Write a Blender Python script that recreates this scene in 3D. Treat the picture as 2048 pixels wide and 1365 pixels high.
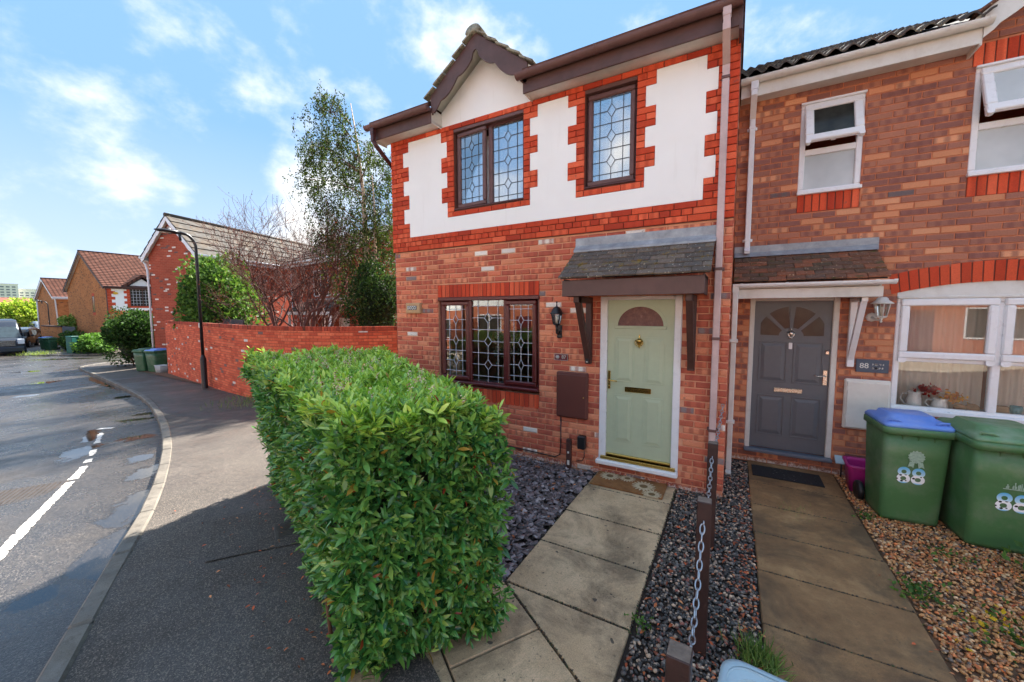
import bpy, math, random
import numpy as np
from mathutils import Matrix, Vector
random.seed(7); rng = np.random.default_rng(7)
for o in list(bpy.data.objects): bpy.data.objects.remove(o)
scn = bpy.context.scene; COL = scn.collection
R_ = math.radians

# ------------------------------------------------------------------ camera
F_PX, CX, CY = 773.6, 1023.5, 682.0
CAMP = np.array([0.0, -4.62, 2.01])
def _rot(yaw, pitch, roll):
    f = np.array([math.sin(yaw)*math.cos(pitch), math.cos(yaw)*math.cos(pitch), math.sin(pitch)])
    r = np.array([math.cos(yaw), -math.sin(yaw), 0.0]); d = np.cross(f, r)
    c, s = math.cos(roll), math.sin(roll)
    return np.array([c*r+s*d, -s*r+c*d, f])
CR = _rot(-0.5189, -0.0777, 0.0025)
cam_d = bpy.data.cameras.new("camera"); cam = bpy.data.objects.new("camera", cam_d); COL.objects.link(cam)
cam_d.sensor_width = 36; cam_d.lens = 36*F_PX/2048; cam_d.clip_start = 0.05; cam_d.clip_end = 4000
m = Matrix.Identity(4)
for i in range(3):
    m[i][0] = CR[0][i]; m[i][1] = -CR[1][i]; m[i][2] = -CR[2][i]; m[i][3] = CAMP[i]
cam.matrix_world = m; scn.camera = cam
scn.render.resolution_x = 1024; scn.render.resolution_y = 682

# ------------------------------------------------------------------ light
SUN_EL, SUN_AZ = R_(47), R_(-4)                      # azimuth from +Y towards +X
sd = Vector((math.sin(SUN_AZ)*math.cos(SUN_EL), math.cos(SUN_AZ)*math.cos(SUN_EL), math.sin(SUN_EL)))
sun_d = bpy.data.lights.new("sun", 'SUN'); sun_d.energy = 2.6; sun_d.angle = R_(1.2); sun_d.color = (1.0, 0.95, 0.87)
sun = bpy.data.objects.new("sun", sun_d); COL.objects.link(sun)
sun.rotation_euler = (-sd).to_track_quat('-Z', 'Y').to_euler(); sun.location = (0, 30, 40)
scn.view_settings.view_transform = 'Standard'; scn.view_settings.look = 'None'
scn.view_settings.gamma = 1; scn.view_settings.exposure = 2.88
scn.view_settings.use_curve_mapping = False

world = bpy.data.worlds.new("World"); scn.world = world; world.use_nodes = True
wn, wl = world.node_tree.nodes, world.node_tree.links
wn.clear()
def N(nodes, typ, **kw):
    n = nodes.new(typ)
    for k, v in kw.items():
        if k.startswith('i_'): n.inputs[k[2:].replace('_', ' ')].default_value = v
        else: setattr(n, k, v)
    return n
sky = N(wn, 'ShaderNodeTexSky', sky_type='NISHITA', sun_disc=False, sun_elevation=SUN_EL, sun_rotation=SUN_AZ,
        air_density=1.0, dust_density=0.25, ozone_density=1.8, altitude=20)
tc = N(wn, 'ShaderNodeTexCoord'); sep = N(wn, 'ShaderNodeSeparateXYZ'); wl.new(tc.outputs['Generated'], sep.inputs[0])
zc = N(wn, 'ShaderNodeMath', operation='MAXIMUM'); zc.inputs[1].default_value = 0.0; wl.new(sep.outputs[2], zc.inputs[0])
za = N(wn, 'ShaderNodeMath', operation='ADD'); za.inputs[1].default_value = 0.22; wl.new(zc.outputs[0], za.inputs[0])
dv = N(wn, 'ShaderNodeVectorMath', operation='DIVIDE'); wl.new(tc.outputs['Generated'], dv.inputs[0])
cmb = N(wn, 'ShaderNodeCombineXYZ')
for i in range(3): wl.new(za.outputs[0], cmb.inputs[i])
wl.new(cmb.outputs[0], dv.inputs[1])
SKYLOC = (9.05, 11.2, 4.62)
mp = N(wn, 'ShaderNodeMapping'); mp.inputs['Location'].default_value = SKYLOC; mp.inputs['Scale'].default_value = (1.0, 1.0, 1.45)
wl.new(tc.outputs['Generated'], mp.inputs[0])
n1 = N(wn, 'ShaderNodeTexNoise'); n1.inputs['Scale'].default_value = 3.6; n1.inputs['Detail'].default_value = 9; n1.inputs['Roughness'].default_value = 0.56
n1.inputs['Distortion'].default_value = 0.0
wl.new(mp.outputs[0], n1.inputs['Vector'])
rp = N(wn, 'ShaderNodeValToRGB'); rp.color_ramp.elements[0].position = 0.47; rp.color_ramp.elements[1].position = 0.70
rp.color_ramp.interpolation = 'EASE'
wl.new(n1.outputs['Fac'], rp.inputs[0])
# cloud cover thickens towards the horizon, all round
hz = N(wn, 'ShaderNodeMapRange'); hz.inputs[1].default_value = 0.0; hz.inputs[2].default_value = 0.36; hz.inputs[3].default_value = 0.45; hz.inputs[4].default_value = 0.0
wl.new(zc.outputs[0], hz.inputs[0])
ad = N(wn, 'ShaderNodeMath', operation='ADD', use_clamp=True); wl.new(rp.outputs[0], ad.inputs[0]); wl.new(hz.outputs[0], ad.inputs[1])
sc = N(wn, 'ShaderNodeMath', operation='MULTIPLY'); sc.inputs[1].default_value = 0.86; wl.new(ad.outputs[0], sc.inputs[0])
tint = N(wn, 'ShaderNodeMix', data_type='RGBA', blend_type='MULTIPLY'); tint.inputs[0].default_value = 1.0
wl.new(sky.outputs[0], tint.inputs[6]); tint.inputs[7].default_value = (0.70, 0.86, 0.98, 1)
mx = N(wn, 'ShaderNodeMix', data_type='RGBA'); wl.new(sc.outputs[0], mx.inputs[0]); lim = N(wn, 'ShaderNodeVectorMath', operation='MINIMUM'); lim.inputs[1].default_value = (0.49, 0.91, 1.54); wl.new(tint.outputs[2], lim.inputs[0]); wl.new(lim.outputs[0], mx.inputs[6])
mx.inputs[7].default_value = (2.26, 2.17, 2.02, 1)      # cloud radiance in the sky's own units
bg = N(wn, 'ShaderNodeBackground'); bg.inputs[1].default_value = 0.10; wl.new(mx.outputs[2], bg.inputs[0])
wo = N(wn, 'ShaderNodeOutputWorld'); wl.new(bg.outputs[0], wo.inputs[0])

# ------------------------------------------------------------------ helpers
def C(r, g, b, k=1.0):
    f = lambda c: ((c/255+0.055)/1.055)**2.4 if c > 10 else c/255/12.92
    return (f(r)*k, f(g)*k, f(b)*k, 1.0)
def gz(X):
    t = max(0.0, -X-4.0); return -1.3*(1-math.exp(-t/25.4))
def ray(x, y): return CR.T @ np.array([(x-CX)/F_PX, (y-CY)/F_PX, 1.0])
def at(x, y, off=0.0):                                # pixel of the photograph -> point on the ground
    d = ray(x, y); t = 5.0
    for _ in range(120):
        tn = (gz(t*d[0])+off-CAMP[2])/d[2]; t = .5*t+.5*tn
    return Vector((t*d[0], CAMP[1]+t*d[1], CAMP[2]+t*d[2]))

class MB:
    """collects shapes into one mesh"""
    def __init__(s): s.v = []; s.f = []; s.c = []; s.col = (1, 1, 1, 1); s.sm = []
    def add(s, vs, fs, smooth=False):
        b = len(s.v); s.v += [tuple(map(float, p)) for p in vs]; s.c += [s.col]*len(vs)
        s.f += [tuple(b+i for i in f) for f in fs]; s.sm += [smooth]*len(fs); return s
    def box(s, x0, x1, y0, y1, z0, z1, ch=0.0):
        if x1 < x0: x0, x1 = x1, x0
        if y1 < y0: y0, y1 = y1, y0
        if z1 < z0: z0, z1 = z1, z0
        ch = min(ch, (x1-x0)*.45, (y1-y0)*.45, (z1-z0)*.45)
        if ch <= 0:
            return s.add([(x0,y0,z0),(x1,y0,z0),(x1,y1,z0),(x0,y1,z0),(x0,y0,z1),(x1,y0,z1),(x1,y1,z1),(x0,y1,z1)],
              [(3,2,1,0),(4,5,6,7),(0,1,5,4),(1,2,6,5),(2,3,7,6),(3,0,4,7)])
        vs = []; fs = []
        X = (x0, x1); Y = (y0, y1); Z = (z0, z1); sg = (1, -1); idx = {}
        for i in (0, 1):
            for j in (0, 1):
                for k in (0, 1):
                    idx[i,j,k] = len(vs)
                    vs += [(X[i], Y[j]+sg[j]*ch, Z[k]+sg[k]*ch), (X[i]+sg[i]*ch, Y[j], Z[k]+sg[k]*ch), (X[i]+sg[i]*ch, Y[j]+sg[j]*ch, Z[k])]
        q = lambda a, i, j, k: idx[i,j,k]+a
        for i in (0, 1):
            t = [q(0,i,0,0), q(0,i,1,0), q(0,i,1,1), q(0,i,0,1)]; fs.append(t if i else t[::-1])
            t = [q(1,0,i,0), q(1,0,i,1), q(1,1,i,1), q(1,1,i,0)]; fs.append(t if i else t[::-1])
            t = [q(2,0,0,i), q(2,1,0,i), q(2,1,1,i), q(2,0,1,i)]; fs.append(t if i else t[::-1])
        for j in (0, 1):
            for k in (0, 1):
                t = [q(1,0,j,k), q(1,1,j,k), q(2,1,j,k), q(2,0,j,k)]; fs.append(t if (j == k) == False else t[::-1])
        for i in (0, 1):
            for k in (0, 1):
                t = [q(0,i,0,k), q(0,i,1,k), q(2,i,1,k), q(2,i,0,k)]; fs.append(t if (i == k) else t[::-1])
            for j in (0, 1):
                t = [q(0,i,j,0), q(0,i,j,1), q(1,i,j,1), q(1,i,j,0)]; fs.append(t if (i == j) == False else t[::-1])
        for i in (0, 1):
            for j in (0, 1):
                for k in (0, 1):
                    t = [q(0,i,j,k), q(1,i,j,k), q(2,i,j,k)]; fs.append(t if (i+j+k) % 2 == 1 else t[::-1])
        return s.add(vs, fs)
    def quad(s, a, b, c, d): return s.add([a, b, c, d], [(0, 1, 2, 3)])
    def prism(s, pts, axis, a0, a1):
        """polygon pts (2-D, in the two other axes in order) swept along axis 'x','y' or 'z'"""
        n = len(pts)
        def P(p, a): return {'x': (a, p[0], p[1]), 'y': (p[0], a, p[1]), 'z': (p[0], p[1], a)}[axis]
        vs = [P(p, a0) for p in pts]+[P(p, a1) for p in pts]
        fs = [tuple(range(n))[::-1], tuple(range(n, 2*n))]+[(i, (i+1) % n, n+(i+1) % n, n+i) for i in range(n)]
        return s.add(vs, fs)
    def tube(s, pts, r, n=8, caps=True, smooth=True):
        pts = [Vector(p) for p in pts]; rs = r if isinstance(r, (list, tuple)) else [r]*len(pts)
        vs = []; fs = []; up = None
        for i, p in enumerate(pts):
            d = (pts[min(i+1, len(pts)-1)]-pts[max(i-1, 0)])
            if d.length < 1e-9: d = Vector((0, 0, 1))
            d.normalize()
            if up is None:
                up = d.orthogonal().normalized()
            up = (up-d*up.dot(d))
            if up.length < 1e-6: up = d.orthogonal()
            up.normalize(); w = d.cross(up)
            for k in range(n):
                a = 2*math.pi*k/n; vs.append(p+(up*math.cos(a)+w*math.sin(a))*rs[i])
        for i in range(len(pts)-1):
            for k in range(n):
                a, b = i*n+k, i*n+(k+1) % n; fs.append((a, b, b+n, a+n))
        s.add(vs, fs, smooth)
        if caps:
            b = len(s.v)-len(vs)
            s.f.append(tuple(b+k for k in range(n))[::-1]); s.f.append(tuple(b+len(vs)-n+k for k in range(n))); s.sm += [False, False]
        return s
    def lathe(s, prof, n=16, c=(0, 0, 0), smooth=True):
        """prof: (radius, z) list, about z through c"""
        vs = []; fs = []
        for r, z in prof:
            for k in range(n):
                a = 2*math.pi*k/n; vs.append((c[0]+r*math.cos(a), c[1]+r*math.sin(a), c[2]+z))
        for i in range(len(prof)-1):
            for k in range(n):
                a, b = i*n+k, i*n+(k+1) % n; fs.append((a, b, b+n, a+n))
        fs.append(tuple(range(n))[::-1]); fs.append(tuple(range(len(vs)-n, len(vs))))
        return s.add(vs, fs, smooth)
    def loft(s, rings, smooth=True, cap=True):
        n = len(rings[0]); vs = [p for r in rings for p in r]; fs = []
        for i in range(len(rings)-1):
            for k in range(n):
                a, b = i*n+k, i*n+(k+1) % n; fs.append((a, b, b+n, a+n))
        if cap and cap != 'end': fs.append(tuple(range(n))[::-1])
        if cap: fs.append(tuple(range(len(vs)-n, len(vs))))
        return s.add(vs, fs, smooth)
    def sphere(s, c, r, n=10, sq=(1, 1, 1)):
        prof = []
        vs = []; fs = []; m_ = n//2
        for i in range(m_+1):
            t = math.pi*i/m_
            for k in range(n):
                a = 2*math.pi*k/n
                vs.append((c[0]+r*sq[0]*math.sin(t)*math.cos(a), c[1]+r*sq[1]*math.sin(t)*math.sin(a), c[2]-r*sq[2]*math.cos(t)))
        for i in range(m_):
            for k in range(n):
                a, b = i*n+k, i*n+(k+1) % n; fs.append((a, b, b+n, a+n))
        return s.add(vs, fs, True)
    def xf(s, M, start=0):
        for i in range(start, len(s.v)): s.v[i] = tuple(M @ Vector(s.v[i]))
        return s
    def mesh(s, name):
        me = bpy.data.meshes.new(name); me.from_pydata(s.v, [], s.f); me.update()
        ca = me.color_attributes.new("Col", 'FLOAT_COLOR', 'POINT')
        ca.data.foreach_set('color', np.array(s.c, dtype=np.float32).ravel())
        me.polygons.foreach_set('use_smooth', s.sm)
        return me
    def build(s, name, mat, parent=None, loc=None, rz=0.0):
        return obj(name, s.mesh(name), mat, parent, loc, rz)

def obj(name, me, mat, parent=None, loc=None, rz=0.0):
    o = bpy.data.objects.new(name, me); COL.objects.link(o)
    if me is not None and mat is not None and len(me.materials) == 0: me.materials.append(mat)
    if parent is not None: o.parent = parent
    if loc is not None: o.location = loc
    if rz: o.rotation_euler = (0, 0, rz)
    return o
def tag(o, label=None, cat=None, group=None, kind=None):
    if label: o['label'] = label
    if cat: o['category'] = cat
    if group: o['group'] = group
    if kind: o['kind'] = kind
    return o
def thing(name, label, cat, loc=(0, 0, 0), rz=0.0, group=None):
    o = bpy.data.objects.new(name, None); COL.objects.link(o); o.empty_display_size = 0.2
    o.location = loc; o.rotation_euler = (0, 0, rz)
    return tag(o, label, cat, group)
def copy_tree(o, parent=None):
    c = o.copy(); COL.objects.link(c); c.parent = parent
    for ch in list(o.children): copy_tree(ch, c)
    return c
def scatter(name, tv, tf, M, T, cols, mat, parent=None, smooth=False, extra=None):
    """joins N transformed copies of a template into one mesh"""
    tv = np.asarray(tv, float); N_ = len(T); k = len(tv)
    V = np.einsum('nij,kj->nki', M, tv)+np.asarray(T)[:, None, :]
    me = bpy.data.meshes.new(name)
    fl = np.array([len(f) for f in tf]); flat = np.concatenate([np.array(f) for f in tf])
    loops = (flat[None, :]+(np.arange(N_)*k)[:, None]).ravel()
    tot = np.tile(fl, N_); st = np.concatenate([[0], np.cumsum(tot)[:-1]])
    me.vertices.add(N_*k); me.vertices.foreach_set('co', V.ravel().astype(np.float32))
    me.loops.add(len(loops)); me.loops.foreach_set('vertex_index', loops.astype(np.int32))
    me.polygons.add(len(tot)); me.polygons.foreach_set('loop_start', st.astype(np.int32)); me.polygons.foreach_set('loop_total', tot.astype(np.int32))
    me.update(calc_edges=True)
    ca = me.color_attributes.new("Col", 'FLOAT_COLOR', 'POINT')
    cc = np.ones((N_, k, 4), np.float32); cc[:, :, :3] = np.asarray(cols)[:, None, :3]
    ca.data.foreach_set('color', cc.ravel())
    if extra is not None:
        ea = me.attributes.new("buv", 'FLOAT_VECTOR', 'POINT'); ea.data.foreach_set('vector', np.asarray(extra, np.float32).ravel())
    if smooth: me.polygons.foreach_set('use_smooth', [True]*len(tot))
    me.validate()
    return obj(name, me, mat, parent)

# ------------------------------------------------------------------ materials
class Mat:
    def __init__(s, name):
        s.m = bpy.data.materials.new(name); s.m.use_nodes = True
        s.n, s.l = s.m.node_tree.nodes, s.m.node_tree.links; s.n.clear()
        s.out = s.n.new('ShaderNodeOutputMaterial'); s.p = s.n.new('ShaderNodeBsdfPrincipled')
        s.l.new(s.p.outputs[0], s.out.inputs[0]); s._tc = None
    def tc(s, which='Object'):
        if s._tc is None: s._tc = s.n.new('ShaderNodeTexCoord')
        return s._tc.outputs[which]
    def pos(s): 
        g = s.n.new('ShaderNodeNewGeometry'); return g.outputs['Position']
    def noise(s, scale, detail=4, rough=.55, vec=None, dist=0.0):
        n = s.n.new('ShaderNodeTexNoise'); n.inputs['Scale'].default_value = scale; n.inputs['Detail'].default_value = detail
        n.inputs['Roughness'].default_value = rough; n.inputs['Distortion'].default_value = dist
        s.l.new(vec if vec is not None else s.pos(), n.inputs['Vector']); return n.outputs['Fac']
    def ramp(s, fac, stops, interp='LINEAR'):
        r = s.n.new('ShaderNodeValToRGB'); cr = r.color_ramp; cr.interpolation = interp
        while len(cr.elements) > len(stops): cr.elements.remove(cr.elements[-1])
        while len(cr.elements) < len(stops): cr.elements.new(0.5)
        for e, (p, c) in zip(cr.elements, stops):
            e.position = p; e.color = c if len(c) == 4 else (*c, 1)
        s.l.new(fac, r.inputs[0]); return r.outputs[0]
    def gray(s, fac, a, b, p0=0.0, p1=1.0): return s.ramp(fac, [(p0, (a, a, a, 1)), (p1, (b, b, b, 1))])
    def mix(s, fac, a, b, mode='MIX'):
        n = s.n.new('ShaderNodeMix'); n.data_type = 'RGBA'; n.blend_type = mode
        s.set(n.inputs[0], fac); s.set(n.inputs[6], a); s.set(n.inputs[7], b); return n.outputs[2]
    def math(s, op, a, b=None, clamp=False):
        n = s.n.new('ShaderNodeMath'); n.operation = op; n.use_clamp = clamp
        s.set(n.inputs[0], a)
        if b is not None: s.set(n.inputs[1], b)
        return n.outputs[0]
    def set(s, inp, v):
        if hasattr(v, 'is_linked'): s.l.new(v, inp)
        else: inp.default_value = v
    def col(s, name="Col"):
        a = s.n.new('ShaderNodeAttribute'); a.attribute_name = name; return a.outputs['Color']
    def attr(s, name):
        a = s.n.new('ShaderNodeAttribute'); a.attribute_name = name; return a.outputs['Vector']
    def sepv(s, v):
        n = s.n.new('ShaderNodeSeparateXYZ'); s.l.new(v, n.inputs[0]); return n.outputs
    def bump(s, h, strength=.3, dist=.01):
        b = s.n.new('ShaderNodeBump'); b.inputs['Strength'].default_value = strength; b.inputs['Distance'].default_value = dist
        s.l.new(h, b.inputs['Height']); s.l.new(b.outputs[0], s.p.inputs['Normal']); return b
    def base(s, v): s.set(s.p.inputs['Base Color'], v); return s
    def rough(s, v): s.set(s.p.inputs['Roughness'], v); return s
    def metal(s, v): s.set(s.p.inputs['Metallic'], v); return s
    def spec(s, v): s.p.inputs['Specular IOR Level'].default_value = v; return s

MATS = {}
def simple(name, c, rough=.5, metal=0.0, var=.12, scale=6.0, bump=0.0, bscale=60.0, spec=.5, dirt=None):
    """one colour broken up by soft and fine noise"""
    k = Mat(name)
    n = k.noise(scale, 5, .6); a = tuple(x*(1-var) for x in c[:3])+(1,); b = tuple(min(1, x*(1+var)) for x in c[:3])+(1,)
    cc = k.ramp(n, [(.3, a), (.7, b)])
    if dirt:
        cc = k.mix(k.gray(k.noise(dirt[1], 6, .7), 0, dirt[2], .45, .75), cc, dirt[0])
    k.base(cc); k.rough(k.gray(k.noise(scale*3, 3), max(.02, rough-.08), min(1, rough+.08), .3, .7)); k.metal(metal); k.spec(spec)
    if bump: k.bump(k.noise(bscale, 3), bump, .004)
    MATS[name] = k.m; return k.m
# ---- brick (Col = brick colour, buv = (metres along, metres up, seed))
def brick_mat(name, kiss, kissamt, bumpk=.5, edge=None, stain=True):
    k = Mat(name); c = k.col(); x, y, z = k.sepv(k.attr('buv'))
    # darker bands across the face, as kiln-stacked bricks have
    ph = k.math('MULTIPLY', z, 40.0)
    w = k.math('SINE', k.math('ADD', k.math('MULTIPLY', x, 62.0), ph))
    w = k.math('ADD', w, k.math('MULTIPLY', k.noise(30, 3), 1.4))
    band = k.math('MULTIPLY', k.gray(k.math('MULTIPLY', w, .5), 0, 1, .12, .75), k.math('GREATER_THAN', k.math('FRACT', k.math('MULTIPLY', z, 7.3)), .5))
    c2 = k.mix(k.math('MULTIPLY', band, kissamt), c, kiss)
    # scorched spots on some bricks
    nz = k.noise(17, 2, .5)
    sp = k.math('MULTIPLY', k.gray(nz, 0, 1, .68, .74), k.math('GREATER_THAN', k.math('FRACT', k.math('MULTIPLY', z, 13.7)), .45))
    c2 = k.mix(k.math('MULTIPLY', sp, .55), c2, C(98, 84, 82))
    if edge: c2 = k.mix(k.math('MULTIPLY', k.gray(k.math('ADD', k.math('MULTIPLY', k.math('ABSOLUTE', y), 16.0), k.math('MULTIPLY', k.noise(45, 3), .35)), 0, 1, .50, .68), .6), c2, edge)
    c2 = k.mix(1.0, c2, k.ramp(k.noise(90, 4, .7), [(.25, (.80, .80, .80, 1)), (.75, (1.14, 1.14, 1.14, 1))]), 'MULTIPLY')
    px_, py_, pz_ = k.sepv(k.pos()) if stain else (None, None, None)
    if not stain: pz_ = k.math('ADD', 9.0, 0.0)
    low = k.math('ADD', k.math('MULTIPLY', pz_, -3.2), k.math('MULTIPLY', k.noise(9, 5, .7), 1.0))
    c2 = k.mix(k.gray(low, 0, .45, -.15, .45), c2, C(112, 70, 56))
    eff = k.math('ADD', k.math('MULTIPLY', pz_, -3.0), k.noise(26, 5, .75))
    c2 = k.mix(k.gray(eff, 0, .75, .40, .56), c2, C(226, 214, 202))
    wthr = k.ramp(k.noise(1.1, 4, .6), [(.3, (.92, .92, .92, 1)), (.7, (1.05, 1.05, 1.05, 1))])
    k.base(k.mix(1.0, c2, wthr, 'MULTIPLY')); k.rough(.86); k.spec(.25)
    k.bump(k.noise(220, 4, .65), bumpk, .003)
    return k.m
M_brick87 = brick_mat('brick_multi', C(164, 82, 66), .62)
M_brick88 = brick_mat('brick_brown', C(128, 82, 76), .6, .5, C(206, 136, 100))
M_trim = brick_mat('brick_smooth_red', C(176, 62, 40), .5, .4)
M_gwall = brick_mat('brick_garden_wall', C(172, 72, 52), .25, .5, None, False)
M_mortar87 = simple('mortar_pink', C(214, 154, 122), .95, var=.12, scale=9, bump=.4, bscale=120)
M_mortar88 = simple('mortar_red', C(200, 124, 90), .95, var=.14, scale=9, bump=.4, bscale=120)
M_mortard = simple('mortar_dark', C(112, 70, 58), .95, var=.14, scale=9, bump=.4, bscale=120)
M_mortarw = simple('mortar_wall', C(150, 84, 64), .95, var=.18, scale=5, bump=.4, bscale=120)

k = Mat('render_white')
cc = k.ramp(k.noise(.9, 6, .6), [(.3, C(244, 243, 238)), (.7, C(250, 249, 246))])
mpz = k.n.new('ShaderNodeMapping'); mpz.inputs['Scale'].default_value = (9, 9, .7); k.l.new(k.pos(), mpz.inputs[0]); st = k.noise(1.0, 6, .7, vec=mpz.outputs[0])
cc = k.mix(k.gray(st, 0, .22, .58, .74), cc, C(206, 202, 190))
k.base(k.mix(k.gray(k.noise(14, 6, .75), 0, .22, .66, .8), cc, C(176, 172, 160))); k.rough(.9); k.bump(k.noise(160, 4, .7), .35, .003); M_render = k.m

M_brownpvc = simple('brown_upvc', C(78, 42, 40), .42, var=.12, scale=20, bump=.12, bscale=150)
M_brownfade = simple('brown_upvc_weathered', C(104, 72, 68), .48, var=.14, scale=9, bump=.1, bscale=90)
M_fascia = simple('brown_fascia', C(92, 64, 58), .5, var=.14, scale=4, bump=.15, bscale=60, dirt=(C(62, 52, 48), 3.0, .5))
M_pipe87 = simple('faded_brown_pipe', C(204, 178, 174), .45, var=.08, scale=3, dirt=(C(126, 96, 92), 2.2, .5))
M_redframe = simple('mahogany_upvc', C(92, 34, 34), .33, var=.14, scale=24, bump=.1, bscale=160)
M_white = simple('white_upvc', C(236, 236, 238), .32, var=.03, scale=5, dirt=(C(196, 190, 180), 5.0, .35))
M_whitedirty = simple('white_upvc_grimy', C(220, 217, 210), .5, var=.05, scale=4, dirt=(C(165, 156, 142), 4.0, .55))
M_soffit = simple('soffit_white', C(226, 222, 212), .55, var=.05, scale=3, dirt=(C(176, 166, 150), 3.2, .5))
M_sage = simple('sage_green_door', C(180, 192, 162), .42, var=.03, scale=14, bump=.22, bscale=160)
M_greydoor = simple('slate_grey_door', C(96, 99, 104), .45, var=.05, scale=14, bump=.25, bscale=130)
M_brass = simple('polished_brass', C(206, 172, 96), .2, 1.0, var=.08, scale=30)
M_brassdull = simple('brass_threshold', C(190, 160, 88), .32, 1.0, var=.1, scale=20)
M_chrome = simple('satin_nickel', C(205, 200, 192), .25, 1.0, var=.06, scale=30)
M_letter = simple('letterplate_brass', C(112, 98, 58), .3, 1.0, var=.15, scale=30)
M_galv = simple('galvanised_chain', C(176, 180, 186), .35, .9, var=.15, scale=40)
M_lead = simple('lead_came', C(196, 198, 206), .5, .3, var=.1, scale=60)
M_leaddark = simple('lead_came_dull', C(88, 92, 96), .5, .3, var=.1, scale=60)
k = Mat('lead_flashing')
k.base(k.ramp(k.noise(7, 6, .7), [(.3, C(132, 136, 140)), (.55, C(160, 164, 168)), (.75, C(188, 190, 192))])); k.rough(.6); k.metal(.2); k.bump(k.noise(9, 4), .3, .01); M_flash = k.m
M_timber = simple('stained_timber', C(74, 48, 42), .55, var=.2, scale=9, bump=.3, bscale=70)
M_posts = simple('brown_post', C(58, 38, 34), .55, var=.25, scale=8, bump=.4, bscale=60)
M_postend = simple('sawn_post_end', C(122, 104, 90), .85, var=.3, scale=30, bump=.5, bscale=90)
M_brownbox = simple('brown_meter_box', C(98, 54, 46), .5, var=.06, scale=5)
M_whitebox = simple('cream_meter_box', C(226, 222, 212), .45, var=.03, scale=5, dirt=(C(190, 180, 165), 6, .3))
M_black = simple('black_metal', C(38, 40, 44), .38, .2, var=.2, scale=20)
M_blackpl = simple('black_plastic', C(30, 30, 33), .45, var=.15, scale=20)
M_sand = simple('sandstone_plaque', C(188, 152, 112), .8, var=.12, scale=25, bump=.3)
M_slate = simple('slate_plaque', C(76, 86, 100), .55, var=.08, scale=12)
M_maroon = simple('maroon_plaque', C(110, 34, 42), .35, var=.1, scale=20)
M_paleletter = simple('pale_lettering', C(226, 222, 212), .5, var=.02)
M_silverletter = simple('silver_lettering', C(176, 176, 172), .35, .4, var=.05)
k = Mat('concrete_slab')
b0 = k.ramp(k.noise(2.2, 6, .65), [(.3, C(190, 158, 120)), (.7, C(222, 190, 150))])
b0 = k.mix(k.gray(k.noise(1.6, 8, .75, dist=.5), 0, .85, .44, .62), b0, C(122, 102, 78))
b0 = k.mix(k.gray(k.noise(46, 3, .6), 0, .75, .63, .70), b0, C(92, 78, 62))
b0 = k.mix(k.gray(k.noise(11, 2, .5), 0, .9, .705, .72), b0, C(70, 62, 54))
b0 = k.mix(1.0, b0, k.ramp(k.noise(130, 2, .6), [(.3, (.78, .78, .78, 1)), (.7, (1.16, 1.16, 1.16, 1))]), 'MULTIPLY')
k.base(b0); k.rough(.82); k.bump(k.noise(140, 4, .7), .5, .004); M_slab = k.m
k = Mat('concrete_slab_damp')
b0 = k.ramp(k.noise(2.4, 8, .72), [(.3, C(116, 84, 54)), (.52, C(154, 116, 76)), (.72, C(192, 152, 104))])
b0 = k.mix(k.gray(k.noise(1.3, 6, .7, dist=.5), 0, .75, .46, .62), b0, C(84, 68, 50))
b0 = k.mix(k.gray(k.noise(46, 3, .6), 0, .6, .63, .70), b0, C(74, 62, 48))
b0 = k.mix(1.0, b0, k.ramp(k.noise(240, 2, .6), [(.3, (.75, .75, .75, 1)), (.7, (1.15, 1.15, 1.15, 1))]), 'MULTIPLY')
k.base(b0); k.rough(.7); k.bump(k.noise(140, 4, .7), .5, .004); M_slab88 = k.m
k = Mat('kerb_concrete')
b0 = k.ramp(k.noise(3.0, 6, .65), [(.3, C(88, 82, 74)), (.7, C(128, 120, 108))])
b0 = k.mix(k.gray(k.noise(8, 6, .75), 0, .8, .52, .68), b0, C(74, 66, 56))
b0 = k.mix(1.0, b0, k.ramp(k.noise(160, 3, .6), [(.3, (.75, .75, .75, 1)), (.7, (1.15, 1.15, 1.15, 1))]), 'MULTIPLY')
k.base(b0); k.rough(k.gray(k.noise(2.5, 4), .5, .85, .35, .65)); k.bump(k.noise(110, 4, .7), .5, .004); M_kerb = k.m
M_soil = simple('dark_soil', C(58, 46, 38), .95, var=.3, scale=12, bump=.6, bscale=50)
M_soilbrown = simple('gravel_soil', C(104, 76, 54), .95, var=.35, scale=30, bump=.6, bscale=60)
# stones, leaves and other scattered bits take their colour from Col
def colmat(name, rough=.7, bumpk=.2, bs=120.0, trans=0.0, spec=.4, var=.15):
    k = Mat(name)
    k.base(k.mix(1.0, k.col(), k.ramp(k.noise(bs*.4, 3), [(.3, (1-var,)*3+(1,)), (.7, (1+var,)*3+(1,))]), 'MULTIPLY')); k.rough(rough); k.spec(spec)
    if bumpk: k.bump(k.noise(bs, 3), bumpk, .003)
    if trans:
        t = k.n.new('ShaderNodeBsdfTranslucent'); k.l.new(k.mix(1.0, k.col(), (1.15, 1.25, .7, 1), 'MULTIPLY'), t.inputs[0])
        ms = k.n.new('ShaderNodeMixShader'); ms.inputs[0].default_value = trans
        k.l.new(k.p.outputs[0], ms.inputs[1]); k.l.new(t.outputs[0], ms.inputs[2]); k.l.new(ms.outputs[0], k.out.inputs[0])
    return k.m
M_stone = colmat('pebbles', .55, .2, 80)
M_chip = colmat('slate_chips', .42, .25, 90)
M_leaf = colmat('laurel_leaf', .20, .10, 60, .24, .65)
M_leafsoft = colmat('tree_leaf', .6, 0, 60, .35, .15)
M_deadleaf = colmat('fallen_leaf', .7, .1, 60, .1)
M_grass = colmat('grass_blade', .6, 0, 60, .3)
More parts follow.
